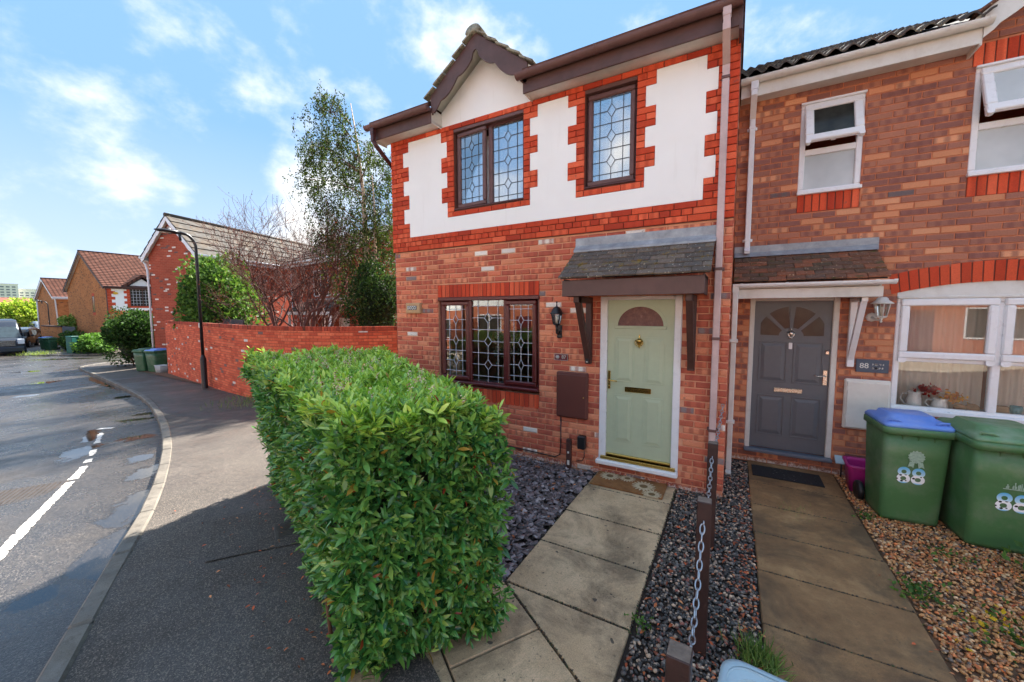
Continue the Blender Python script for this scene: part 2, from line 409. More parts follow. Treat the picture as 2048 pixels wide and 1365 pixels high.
M_bark = simple('brown_bark', C(104, 78, 60), .9, var=.3, scale=10, bump=.6, bscale=40)
M_twig = simple('red_brown_twig', C(86, 50, 42), .8, var=.3, scale=10)
M_x=None
k = Mat('birch_bark')
k.base(k.mix(k.gray(k.noise(9, 4, .7), 0, 1, .55, .65), C(196, 168, 140), C(96, 72, 58))); k.rough(.85); k.bump(k.noise(20, 4), .4, .01); M_birch = k.m
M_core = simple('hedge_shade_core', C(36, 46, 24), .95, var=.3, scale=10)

# ---- asphalt: road with standing water, and drier pavement
def blob_mask(k, blobs, vec, warp):
    """union of soft ellipses on the ground (x, y, half-length, half-width, angle), edges broken by noise"""
    tot = None
    for (bx, by, a, b, ang) in blobs:
        mp_ = k.n.new('ShaderNodeMapping'); mp_.vector_type = 'TEXTURE'
        mp_.inputs['Location'].default_value = (bx, by, 0); mp_.inputs['Rotation'].default_value = (0, 0, ang); mp_.inputs['Scale'].default_value = (a, b, 1)
        k.l.new(vec, mp_.inputs[0])
        x, y, z = k.sepv(mp_.outputs[0])
        r = k.math('SQRT', k.math('ADD', k.math('MULTIPLY', x, x), k.math('MULTIPLY', y, y)))
        v = k.math('SUBTRACT', 1.25, k.math('ADD', r, warp))
        tot = v if tot is None else k.math('MAXIMUM', tot, v)
    return tot
def asphalt(name, dark, light, blobs=None, damp=.55, agg=150.0):
    k = Mat(name); P = k.pos()
    vo = k.n.new('ShaderNodeTexVoronoi'); vo.inputs['Scale'].default_value = agg; k.l.new(P, vo.inputs['Vector']); vr = k.n.new('ShaderNodeSeparateColor'); k.l.new(vo.outputs['Color'], vr.inputs[0])
    n0 = k.noise(.55, 5, .6); n1 = vr.outputs[0]; n2 = k.noise(agg*.33, 3, .7)
    c = k.ramp(n0, [(.3, dark), (.7, light)])
    c = k.mix(1.0, c, k.ramp(n1, [(.05, (.45, .45, .45, 1)), (.55, (.85, .85, .85, 1)), (.82, (1.25, 1.22, 1.18, 1)), (.97, (2.6, 2.5, 2.35, 1))]), 'MULTIPLY')
    c = k.mix(1.0, c, k.ramp(n2, [(.3, (.85, .85, .85, 1)), (.7, (1.12, 1.12, 1.12, 1))]), 'MULTIPLY')
    rg = k.gray(k.noise(.8, 5, .65, dist=.4), damp-.22, damp+.2, .35, .65)
    h = k.math('ADD', k.math('MULTIPLY', n1, .5), n2)
    if blobs:
        wz = k.math('MULTIPLY', k.math('SUBTRACT', k.noise(3.2, 7, .68, dist=.6), .5), 3.6)
        msk = blob_mask(k, blobs, P, wz)
        wet = k.gray(msk, 0, 1, .10, .34); halo = k.gray(msk, 0, 1, -.0, .25)
        c = k.mix(k.math('MULTIPLY', halo, .55), c, tuple(x*.45 for x in dark[:3])+(1,))
        rg = k.mix(wet, rg, (.03, .03, .03, 1))
        h = k.mix(wet, h, (.5, .5, .5, 1))
    k.base(c); k.rough(rg); k.spec(.5); k.bump(h, .6, .006)
    return k.m
P1 = lambda x, y: at(x, y, -.1)
def bl(x0, y0, x1, y1, w):
    a, b = P1(x0, y0), P1(x1, y1); d = b-a
    return ((a.x+b.x)/2, (a.y+b.y)/2, max(d.length/2, .05), w, math.atan2(d.y, d.x))
PUD = [bl(128, 922, 178, 892, .20), bl(168, 892, 190, 858, .10), bl(250, 922, 306, 912, .22), bl(262, 960, 310, 930, .16),
       bl(218, 1062, 292, 985, .20), bl(165, 1165, 240, 1060, .15), bl(238, 880, 312, 870, .22), bl(238, 842, 305, 836, .2),
       bl(232, 797, 268, 790, .25), bl(270, 832, 308, 824, .2), bl(185, 752, 240, 778, .25), bl(30, 793, 80, 790, .25), bl(60, 768, 120, 762, .3),
       bl(20, 1210, 120, 1180, .12), bl(60, 720, 200, 716, .5), bl(20, 745, 80, 742, .4)]
M_road = asphalt('road_asphalt', C(52, 49, 47), C(74, 69, 65), PUD, .30, 130)
M_pave = asphalt('pavement_asphalt', C(72, 65, 59), C(93, 85, 77), None, .6, 165)
M_patch = asphalt('pavement_patch', C(70, 63, 57), C(92, 84, 76), None, .65, 150)
k = Mat('worn_road_paint')
k.base(k.mix(k.gray(k.noise(30, 5, .75), 0, .75, .52, .62), C(228, 222, 212), C(120, 114, 108))); k.rough(.6); k.bump(k.noise(120, 3), .4, .004); M_paint = k.m
M_iron = simple('cast_iron_cover', C(86, 79, 74), .5, .5, var=.2, scale=12, bump=.4, bscale=60)

# ---- glass
def glass(name, refl, tint=(.8, .85, .85, 1), rough=0.0):
    k = Mat(name); k.n.remove(k.p)
    g = k.n.new('ShaderNodeBsdfGlossy'); g.inputs['Roughness'].default_value = rough; g.inputs[0].default_value = (1, 1, 1, 1)
    t = k.n.new('ShaderNodeBsdfTransparent'); t.inputs[0].default_value = tint
    lw = k.n.new('ShaderNodeFresnel'); lw.inputs[0].default_value = 1.5
    mr = k.n.new('ShaderNodeMapRange'); mr.inputs[1].default_value = .04; mr.inputs[2].default_value = 1; mr.inputs[3].default_value = refl; mr.inputs[4].default_value = 1
    k.l.new(lw.outputs[0], mr.inputs[0])
    ms = k.n.new('ShaderNodeMixShader'); k.l.new(mr.outputs[0], ms.inputs[0]); k.l.new(t.outputs[0], ms.inputs[1]); k.l.new(g.outputs[0], ms.inputs[2])
    k.l.new(ms.outputs[0], k.out.inputs[0]); return k.m
M_glass = glass('window_glass', .05, (.96, .97, .97, 1))
M_glasshi = glass('coated_window_glass', .38, (.95, .96, .96, 1))
M_glasslamp = glass('lantern_glass', .08, (.95, .92, .85, 1))
k = Mat('frosted_glass'); k.base(k.ramp(k.noise(1.4, 4), [(.3, C(176, 182, 182)), (.7, C(214, 217, 216))])); k.rough(.22); M_frost = k.m
k = Mat('door_glass'); k.base(k.ramp(k.noise(24, 4, .7), [(.3, C(84, 50, 46)), (.6, C(122, 76, 68)), (.8, C(150, 118, 110))])); k.rough(.14); k.bump(k.noise(70, 3), .7, .01); M_doorglass = k.m
k = Mat('grey_tinted_glass'); k.base(k.ramp(k.noise(6, 4), [(.3, C(36, 38, 37)), (.7, C(62, 64, 58))])); k.rough(.16); k.spec(.3); M_greyglass = k.m

# ---- far brick, tiles
def farbrick(name, a, b, mortar, spots=None, scale=1.0):
    k = Mat(name); tcx = k.tc('Object'); bt = k.n.new('ShaderNodeTexBrick')
    x, y, z = k.sepv(k.tc('Object')); cb = k.n.new('ShaderNodeCombineXYZ'); k.l.new(k.math('ADD', x, y), cb.inputs[0]); k.l.new(z, cb.inputs[1])
    k.l.new(cb.outputs[0], bt.inputs['Vector'])
    bt.inputs['Scale'].default_value = scale; bt.inputs['Brick Width'].default_value = .225; bt.inputs['Row Height'].default_value = .075; bt.inputs['Mortar Size'].default_value = .006
    bt.inputs['Color1'].default_value = a; bt.inputs['Color2'].default_value = b; bt.inputs['Mortar'].default_value = mortar; bt.inputs['Bias'].default_value = -.1
    c = bt.outputs['Color']
    if spots:
        b2 = k.n.new('ShaderNodeTexBrick'); k.l.new(cb.outputs[0], b2.inputs['Vector'])
        for kk in ('Scale', 'Brick Width', 'Row Height', 'Mortar Size'): b2.inputs[kk].default_value = bt.inputs[kk].default_value
        b2.inputs['Color1'].default_value = (0, 0, 0, 1); b2.inputs['Color2'].default_value = (1, 1, 1, 1); b2.inputs['Mortar'].default_value = (0, 0, 0, 1)
        c = k.mix(k.gray(b2.outputs['Color'], 0, 1, .945, .95), c, spots[0])
        c = k.mix(k.math('MULTIPLY', k.gray(b2.outputs['Color'], 0, 1, .03, .04), k.gray(b2.outputs['Color'], 1, 0, .085, .09)), c, spots[1])
    c = k.mix(1.0, c, k.ramp(k.noise(.7, 5, .65), [(.3, (.82, .82, .82, 1)), (.7, (1.12, 1.12, 1.12, 1))]), 'MULTIPLY')
    k.base(c); k.rough(.9); k.spec(.2); k.bump(bt.outputs['Fac'], -.4, .006); return k.m
M_fbA = farbrick('far_red_brick', C(176, 84, 62), C(148, 66, 50), C(168, 110, 88), (C(222, 212, 204), C(104, 80, 78)))
M_fbB = farbrick('far_orange_brick', C(196, 126, 76), C(170, 100, 56), C(180, 130, 90), (C(140, 84, 50), C(112, 74, 56)))
M_fbO = farbrick('opposite_brick', C(186, 104, 74), C(160, 84, 60), C(186, 136, 108))
k = Mat('brown_roof_tile'); x, y, z = k.sepv(k.tc('Object'))
wv = k.math('MULTIPLY', k.math('ADD', k.math('SINE', k.math('MULTIPLY', y, 20.9)), 1.0), .5); rw = k.math('FRACT', k.math('MULTIPLY', z, 5.7))
cc = k.ramp(k.noise(2.5, 5, .65), [(.3, C(84, 56, 48)), (.7, C(114, 78, 66))]); cc = k.mix(k.math('MULTIPLY', k.gray(wv, 0, 1, .55, .95), .7), cc, C(44, 32, 30))
cc = k.mix(k.math('MULTIPLY', k.math('LESS_THAN', rw, .28), .5), cc, C(50, 36, 32)); k.base(cc); k.rough(.95); k.spec(.08); k.bump(wv, -.35, .02); M_tileB = k.m
M_tileA = simple('weathered_roof_tile', C(68, 63, 57), .85, var=.28, scale=2.0, bump=.3, dirt=(C(104, 78, 44), 1.5, .6))
M_darkgap = simple('tile_shadow_gap', C(58, 50, 46), .9)
M_tilered = simple('red_roof_tile', C(126, 76, 60), .85, var=.2, scale=1)
def mosstile(name, base, lich, moss, mossamt):
    k = Mat(name)
    c = k.mix(1.0, k.mix(.65, base, k.col()), k.ramp(k.noise(30, 5, .7), [(.3, (.7, .7, .7, 1)), (.7, (1.25, 1.25, 1.25, 1))]), 'MULTIPLY')
    c = k.mix(k.gray(k.noise(42, 3, .6), 0, .9, .64, .69), c, lich)
    c = k.mix(k.gray(k.noise(9, 4, .7), 0, mossamt, .58, .66), c, moss)
    k.base(c); k.rough(.85); k.bump(k.noise(70, 5, .7), .8, .008); return k.m
M_ctile87 = mosstile('canopy_slate', C(92, 80, 70), C(214, 202, 180), C(124, 100, 36), .9)
M_ctile88 = mosstile('canopy_mossy_tile', C(118, 82, 62), C(200, 178, 146), C(74, 74, 36), .8)
M_pantile = mosstile('pantile', C(84, 74, 68), C(178, 166, 128), C(112, 104, 44), .35)
k = Mat('dormer_tile'); k.base(k.mix(k.gray(k.noise(12, 5, .7), 0, .9, .5, .62), C(150, 144, 124), C(92, 84, 74))); k.rough(.9); k.bump(k.noise(40, 5, .7), .7, .01); M_dormtile = k.m
# ================================================================== the setting
def sheet(name, xs, ys, zoff, mat, kind='structure', zfun=None):
    vs = [(x, y, (zfun(x, y) if zfun else gz(x))+zoff) for x in xs for y in ys]; ny = len(ys)
    fs = [(i*ny+j, (i+1)*ny+j, (i+1)*ny+j+1, i*ny+j+1) for i in range(len(xs)-1) for j in range(ny-1)]
    b = MB(); b.add(vs, fs, True); o = b.build(name, mat); tag(o, kind=kind); return o
M_field = simple('distant_ground', C(96, 104, 72), .95, var=.25, scale=.05)
sheet('ground', [-1500, -700, -300, -150, -100, -80, -70, -60, -50, -45, -40, -35, -30, -26, -22, -18, -15, -12, -10, -8, -6, -4, 0, 6, 15, 40, 120, 500, 1500],
      [-1500, -400, -100, -40, -20, -10, -5, 0, 5, 10, 20, 40, 100, 400, 1500], -.16, M_field)
sheet('road', list(np.linspace(-95, -4, 92))+[-2, 0, 4, 8, 14], [-34, -20, -12, -8, -6, -5, -4, -3, -2, -1, 0, 1, 2, 4, 6, 10, 20, 32], -.10, M_road)

def smooth_path(pts, step):
    p = np.array([tuple(q)[:2] for q in pts], float); out = []
    q = np.vstack([2*p[0]-p[1], p, 2*p[-1]-p[-2]])
    for i in range(1, len(q)-2):
        for t in np.linspace(0, 1, 24, endpoint=False):
            a, b, c, d = q[i-1], q[i], q[i+1], q[i+2]
            out.append(.5*((2*b)+(-a+c)*t+(2*a-5*b+4*c-d)*t*t+(-a+3*b-3*c+d)*t**3))
    out.append(p[-1]); out = np.array(out)
    L = np.concatenate([[0], np.cumsum(np.linalg.norm(np.diff(out, axis=0), axis=1))])
    n = max(2, int(round(L[-1]/step))+1); s = np.linspace(0, L[-1], n)
    return np.c_[np.interp(s, L, out[:, 0]), np.interp(s, L, out[:, 1])]
KB = [(14, -17.2), (7, -10.8), (3, -7.9), (0, -5.95), (-1.9, -4.8), (-3.1, -4.14), (-3.91, -3.74), (-5.11, -3.13), (-6.54, -2.52), (-8.33, -1.87), (-10.69, -1.17),
      (-14.1, -.36), (-18.5, .32), (-23.5, .93), (-27.6, 1.38), (-29.6, 1.75), (-30.6, 2.7), (-30.9, 4.2), (-31.0, 14)]
kb = smooth_path(KB, .921)
INN = [(14, -3.6), (8, -3.6), (4, -3.6), (1, -3.6), (-.6, -3.5), (-1.45, -3.05), (-2.5, -2.75), (-4.1, -2.0), (-5.3, -.8), (-7.0, .3), (-9.6, .98), (-13.7, 1.32), (-18.2, 2.0),
       (-22.6, 2.9), (-25, 5), (-26, 8), (-26.6, 10), (-27.4, 12), (-28.4, 14)]
def cr2(pts, n=14):
    p = np.array(pts, float); q = np.vstack([2*p[0]-p[1], p, 2*p[-1]-p[-2]]); out = []
    for i in range(1, len(q)-2):
        a, b_, c, d = q[i-1], q[i], q[i+1], q[i+2]
        for t in np.linspace(0, 1, n, endpoint=False): out.append(.5*((2*b_)+(-a+c)*t+(2*a-5*b_+4*c-d)*t*t+(-a+3*b_-3*c+d)*t**3))
    out.append(p[-1]); return np.array(out)
fixed = list(zip(cr2(KB), cr2(INN)))
b = MB(); nv = 7
vs = []; fs = []
for k0, q in fixed:
    for t in np.linspace(0, 1, nv):
        p = k0*(1-t)+q*t; vs.append((p[0], p[1], gz(p[0])-.012*(1-t)))
for i in range(len(fixed)-1):
    for j in range(nv-1): fs.append((i*nv+j, (i+1)*nv+j, (i+1)*nv+j+1, i*nv+j+1))
b.add(vs, fs, True); pavement = tag(b.build('pavement', M_pave), kind='structure')
# kerbstones
def kerb_run(parent, pts, width=.125, up=.0):
    me_c = {}
    for i in range(len(pts)-1):
        a, c = pts[i], pts[i+1]; d = c-a; L = float(np.hypot(*d))
        if L < .1: continue
        key = round(L, 2)
        if key not in me_c:
            q = MB()
            q.box(-L/2+.006, L/2-.006, -.003, width, -.24, 0, .016)
            me_c[key] = [q.mesh('kerbstone')]
        za, zb = gz(a[0]), gz(c[0])
        o = obj('kerbstone', me_c[key][0], M_kerb, parent)
        o.location = ((a[0]+c[0])/2, (a[1]+c[1])/2, (za+zb)/2+up+random.uniform(-.003, .003))
        o.rotation_euler = (random.uniform(-.008, .008), -math.atan2(zb-za, L), math.atan2(d[1], d[0]))
kerb = tag(obj('kerb', None, None), kind='structure'); kerb_run(kerb, kb)
far_edge = [(-75, 10.5), (-66, 7.4), (-60.5, 5.0), (-56, 3.6), (-51.5, 2.6), (-47, 2.15), (-43.8, 2.4), (-41, 3.4), (-39.2, 5.2), (-38.7, 8), (-38.6, 16)]
fe = smooth_path(far_edge, .921)[::-1]
b = MB(); poly = [tuple(p) for p in fe]
vs = []; fs = []
for p in fe:
    for t in np.linspace(0, 1, 5):
        q = np.array(p)*(1-t)+np.array([-52+.35*(p[0]+52), 17.0])*t; vs.append((q[0], q[1], gz(q[0])+.25*t-.006))
for i in range(len(fe)-1):
    for j in range(4): fs.append((i*5+j, (i+1)*5+j, (i+1)*5+j+1, i*5+j+1))
b.add(vs, fs, True); tag(b.build('side_pavement', M_pave), kind='structure')
far_kerb = tag(obj('side_kerb', None, None), kind='structure'); kerb_run(far_kerb, fe[::1])

# front gardens
gard = [(-5.0, 0.3), (-5.0, -1.0), (-1.5, -2.95), (-1.25, -3.7), (6, -3.7), (6, 1.5), (-.02, 1.5), (-.02, 0.3)]
b = MB(); b.add([(x, y, gz(x)-.03 if x < -4.9 else -.03) for x, y in gard], [tuple(range(len(gard)))])
tag(b.build('garden_ground', M_soil), kind='structure')
b = MB(); b.add([(-24, 2.2, gz(-24)), (-10, .9, gz(-10)-.02), (-4.9, 1.0, -.03), (-4.9, 16, -.03), (-24, 16, gz(-24))], [(0, 1, 2, 3, 4)])
tag(b.build('back_garden', M_soilbrown), kind='structure')

def slab_poly(parent, pts, mat, top=0.0, th=.05, ch=.006):
    """a paving slab of any outline with a worn arris"""
    c = np.mean(pts, axis=0); P = np.array(pts); inn_ = P+(c-P)/np.linalg.norm(c-P, axis=1)[:, None]*ch*1.4
    n = len(pts); dz = random.uniform(-.003, .003)
    vs = [(p[0], p[1], top-th+dz) for p in P]+[(p[0], p[1], top-ch+dz) for p in P]+[(p[0], p[1], top+dz) for p in inn_]
    fs = [tuple(range(2*n, 3*n))]+[(r*n+i, r*n+(i+1) % n, (r+1)*n+(i+1) % n, (r+1)*n+i) for r in (0, 1) for i in range(n)]
    b = MB(); b.add(vs, fs); return b.build('slab', mat, parent)
path87 = tag(obj('garden_path', None, None), kind='structure')
ys = [-.005, -.44, -1.065, -1.66, -2.262]
for y0, y1 in zip(ys[:-1], ys[1:]):
    j = random.uniform(-.004, .004)
    slab_poly(path87, [(-1.405+j, y0-.007), (-1.405+j, y1+.007), (-.497, y1+.007), (-.497, y0-.007)], M_slab)
dg = np.array([.846, -.533]); pd = np.array([-.533, -.846]); s0 = np.array([-1.405, -2.27])
slab_poly(path87, [(-1.39, -2.27), tuple(s0+dg*1.07), (-.497, -2.845), (-.497, -2.27)], M_slab)
def dslab(a0, a1, b0, b1):
    g = .006
    return [tuple(s0+dg*(a0+g)+pd*(b0+g)), tuple(s0+dg*(a0+g)+pd*(b1-g)), tuple(s0+dg*(a1-g)+pd*(b1-g)), tuple(s0+dg*(a1-g)+pd*(b0+g))]
for (a0, a1, b0, b1) in [(-.12, .48, 0.003, .6), (.48, 1.08, 0.003, .6), (1.08, 1.68, 0.003, .6), (.25, .8, .6, 1.2), (.8, 1.4, .6, 1.2)]:
    slab_poly(path87, dslab(a0, a1, b0, b1), M_slab, -.002)
path88 = tag(obj('neighbour_path', None, None), kind='structure')
ys = [1.36, .62, .02, -.58, -1.18, -1.78, -2.38, -2.98, -3.58]
for y0, y1 in zip(ys[:-1], ys[1:]):
    j = random.uniform(-.005, .005)
    slab_poly(path88, [(.235+j, y0-.006), (.235+j, y1+.006), (1.13+j, y1+.006), (1.13+j, y0-.006)], M_slab88)
b = MB(); b.add([(1.14, -3.6, -.024), (4, -3.6, -.024), (4, 1.39, -.024), (1.14, 1.39, -.024)], [(0, 1, 2, 3)]); tag(b.build('gravel_base', M_soilbrown), kind='structure')
# small iron access cover, patch of newer asphalt, painted bay line and drain cover
p = [at(*q) for q in [(542, 1058), (593, 1046), (590, 1065), (545, 1078)]]
c0 = sum(p, Vector())/4
b = MB(); b.box(-.13, .13, -.075, .075, -.004, .006, .003)
for i in range(7): b.box(-.1+i*.03, -.085+i*.03, -.05, .05, .006, .009)
o = b.build('access_cover', M_iron, None, (c0.x, c0.y, .0), math.atan2(-.45, .9)); tag(o, 'small oval-patterned iron access cover set in the pavement beside the hedge', 'cover')
pp = [at(*q) for q in [(408, 1125), (505, 1104), (640, 1080), (660, 1010), (520, 1018), (428, 1042)]]
b = MB(); b.add([(q.x, q.y, gz(q.x)+.004) for q in pp], [tuple(range(len(pp)))]); tag(b.build('pavement_patch', M_patch), kind='structure')
line = smooth_path([at(*q, -.1) for q in [(-40, 1152), (60, 1046), (126, 979), (176, 922), (202, 866)]], .11)
bl_o = tag(obj('bay_line', None, None), kind='structure')
random.seed(3)
for i in range(len(line)-1):
    if random.random() < .07 or (i > len(line)*.5 and random.random() < .28): continue
    a, c = line[i], line[i+1]; d = (c-a)/np.linalg.norm(c-a); n_ = np.array([-d[1], d[0]])
    w = .05*random.uniform(.75, 1.1); w2 = .05*random.uniform(.7, 1.1); far = i > len(line)*.62
    if far: w *= random.uniform(.5, 1); w2 *= random.uniform(.5, 1)
    a2 = a+d*random.uniform(0.004, .02); c2 = c-d*random.uniform(.004, .014)
    q = [a2+n_*w, a2+n_*(w*.1)-d*.01*random.random(), a2-n_*w2, c2-n_*w*random.uniform(.8, 1.1), c2+d*.01*random.random(), c2+n_*w2]
    b = MB(); b.add([(z[0], z[1], gz(z[0])-.096) for z in q], [tuple(range(6))]); b.build('paint_mark', M_paint, bl_o)
e0, e1 = at(196, 858, -.1), at(226, 856, -.1); dd = (e1-e0).normalized(); nn = Vector((-dd.y, dd.x, 0))*.05
b = MB(); b.add([tuple(v+Vector((0, 0, .004))) for v in (e0-nn, e1-nn, e1+nn, e0+nn)], [(0, 1, 2, 3)]); b.build('paint_mark', M_paint, bl_o)
gp = [at(*q, -.1) for q in [(-60, 1024), (118, 991), (115, 967), (-55, 992)]]
gc = sum(gp, Vector())/4; ga = math.atan2((gp[1]-gp[0]).y, (gp[1]-gp[0]).x); gl = (gp[1]-gp[0]).length; gw = max(.30, (gp[2]-gp[1]).length)
dr = thing('drain_cover', 'ribbed rectangular iron cover plate let into the road beside the worn white line', 'drain cover', (gc.x, gc.y, gc.z), ga)
b = MB(); b.box(-gl/2, gl/2, -gw/2, gw/2, -.01, .006, .003); b.build('plate', M_iron, dr)
b = MB(); n_ = int(gl/.05)
for i in range(n_): x = -gl/2+.03+(gl-.06)*i/n_; b.box(x, x+.024, -gw/2+.03, gw/2-.03, .005, .014)
b.build('rib', M_iron, dr)

# ---- loose stones
ICO = None
def ico():
    t = (1+5**.5)/2; v = np.array([(-1,t,0),(1,t,0),(-1,-t,0),(1,-t,0),(0,-1,t),(0,1,t),(0,-1,-t),(0,1,-t),(t,0,-1),(t,0,1),(-t,0,-1),(-t,0,1)], float)
    v /= np.linalg.norm(v[0])
    f = [(0,11,5),(0,5,1),(0,1,7),(0,7,10),(0,10,11),(1,5,9),(5,11,4),(11,10,2),(10,7,6),(7,1,8),(3,9,4),(3,4,2),(3,2,6),(3,6,8),(3,8,9),(4,9,5),(2,4,11),(6,2,10),(8,6,7),(9,8,1)]
    return v, f
def rotm(n, tilt=.5):
    a = rng.uniform(0, 2*np.pi, n); M = np.zeros((n, 3, 3)); c, s = np.cos(a), np.sin(a)
    M[:, 0, 0] = c; M[:, 0, 1] = -s; M[:, 1, 0] = s; M[:, 1, 1] = c; M[:, 2, 2] = 1
    ax = rng.normal(0, tilt, (n, 2)); T = np.tile(np.eye(3), (n, 1, 1))
    cx, sx, cy, sy = np.cos(ax[:, 0]), np.sin(ax[:, 0]), np.cos(ax[:, 1]), np.sin(ax[:, 1])
    Rx = T.copy(); Rx[:, 1, 1] = cx; Rx[:, 1, 2] = -sx; Rx[:, 2, 1] = sx; Rx[:, 2, 2] = cx
    Ry = T.copy(); Ry[:, 0, 0] = cy; Ry[:, 0, 2] = sy; Ry[:, 2, 0] = -sy; Ry[:, 2, 2] = cy
    return np.einsum('nij,njk,nkl->nil', Rx, Ry, M)
def pal(n, cols, wts, jit=.18):
    c = np.array([x[:3] for x in cols]); i = rng.choice(len(c), n, p=np.array(wts)/sum(wts)); out = c[i]*rng.uniform(1-jit, 1+jit, (n, 1)); return out
def stones(name, inside, bounds, n, smin, smax, flat, cols, wts, mat, tpl, tilt=.4, z0=-.02, zr=.02):
    x = rng.uniform(bounds[0], bounds[1], n*3); y = rng.uniform(bounds[2], bounds[3], n*3)
    ok = inside(x, y); x, y = x[ok][:n], y[ok][:n]; n = len(x)
    s = rng.uniform(smin, smax, n); sc3 = np.stack([s*rng.uniform(.7, 1.3, n), s*rng.uniform(.55, 1.0, n), s*rng.uniform(flat*.7, flat*1.3, n)], 1)
    M = rotm(n, tilt)*sc3[:, None, :]
    T = np.stack([x, y, z0+rng.uniform(0, zr, n)], 1)
    o = scatter(name, tpl[0], tpl[1], M, T, pal(n, cols, wts), mat); return tag(o, kind='stuff')
IC = ico()
CHIP = (np.array([(-1,-.7,-.5),(.8,-1,-.5),(1.1,.5,-.5),(-.6,1,-.5),(-.85,-.6,.5),(.75,-.85,.5),(.95,.45,.5),(-.5,.9,.5)]), [(3,2,1,0),(4,5,6,7),(0,1,5,4),(1,2,6,5),(2,3,7,6),(3,0,4,7)])
hback = lambda x: -1.25-.40*(x+1.3)
tag(stones('slate_chippings', lambda x, y: (y > -2.9-.425*(x+1.5)) & (y < -.02), (-4.8, -1.43, -2.6, -.02), 7500, .017, .040, .22,
    [C(112, 98, 96), C(140, 126, 126), C(92, 80, 78), C(170, 156, 154), C(184, 116, 80)], [5, 4, 4, 1.2, .15], M_chip, CHIP, .3), 'bed of plum grey slate chippings between the hedge and the green door path', 'gravel')
tag(stones('dark_pebbles', lambda x, y: (y > -3.4), (-.47, .225, -3.4, 1.3), 10500, .008, .017, .6,
    [C(88, 82, 78), C(126, 116, 108), C(176, 148, 126), C(206, 176, 148), C(150, 92, 78), C(72, 66, 62)], [5, 3, 2, 1, .8, 3], M_stone, IC, .4), 'dark mixed pebbles between the two garden paths', 'gravel')
tag(stones('brown_pebbles', lambda x, y: (y < 1.35), (1.15, 3.2, -3.0, 1.35), 26000, .008, .017, .6,
    [C(214, 156, 100), C(184, 122, 76), C(226, 186, 140), C(164, 120, 88), C(122, 106, 94), C(222, 132, 78)], [5, 4, 2, 3, 1.5, 1.5], M_stone, IC, .4), 'golden brown pebbles under the wheelie bins beside the dark paved path', 'gravel')
# ================================================================== brickwork
def brick_tpl(w, h, ch=.005, dep=.04):
    """front face towards -Y, centred in x and z"""
    a, c = w/2, h/2; vs = []
    for (ix, y) in ((ch, 0.0), (0, ch*1.1), (0, dep)):
        vs += [(-a+ix, y, -c+ix), (a-ix, y, -c+ix), (a-ix, y, c-ix), (-a+ix, y, c-ix)]
    fs = [(0, 1, 2, 3)]+[(r*4+(i+1) % 4, r*4+i, (r+1)*4+i, (r+1)*4+(i+1) % 4) for r in (0, 1) for i in range(4)]
    return np.array(vs), fs
def courses(u0, u1, z0, z1, ch, openings, L=.225, start=0.0, joint=.010, half_jit=0.0):
    """stretcher bond cells (u0,u1,z0,z1) of a wall with rectangular openings left out"""
    cells = []; n = int(math.ceil((z1-z0)/ch-1e-6))
    for r in range(n):
        za, zb = z0+r*ch+joint*.5, min(z0+(r+1)*ch-joint*.5, z1-.001)
        if zb-za < .015: continue
        zm = (za+zb)/2
        segs = [(u0, u1)]
        for (a, b_, c, d) in openings:
            if c < zm < d:
                ns = []
                for s_ in segs:
                    if b_ <= s_[0] or a >= s_[1]: ns.append(s_); continue
                    if a > s_[0]: ns.append((s_[0], a))
                    if b_ < s_[1]: ns.append((b_, s_[1]))
                segs = ns
        off = start+(L/2 if r % 2 else 0)
        for (a, b_) in segs:
            k0 = math.floor((a-off)/L)-1; u = off+k0*L
            while u < b_:
                p, q = max(u+joint/2, a+.002), min(u+L-joint/2, b_-.002)
                if q-p > .03: cells.append((p, q, za, zb))
                elif q-p > .004 and cells and abs(cells[-1][1]+joint-p) < .004 and cells[-1][2] == za: cells[-1] = (cells[-1][0], q, za, zb)
                u += L
    return cells
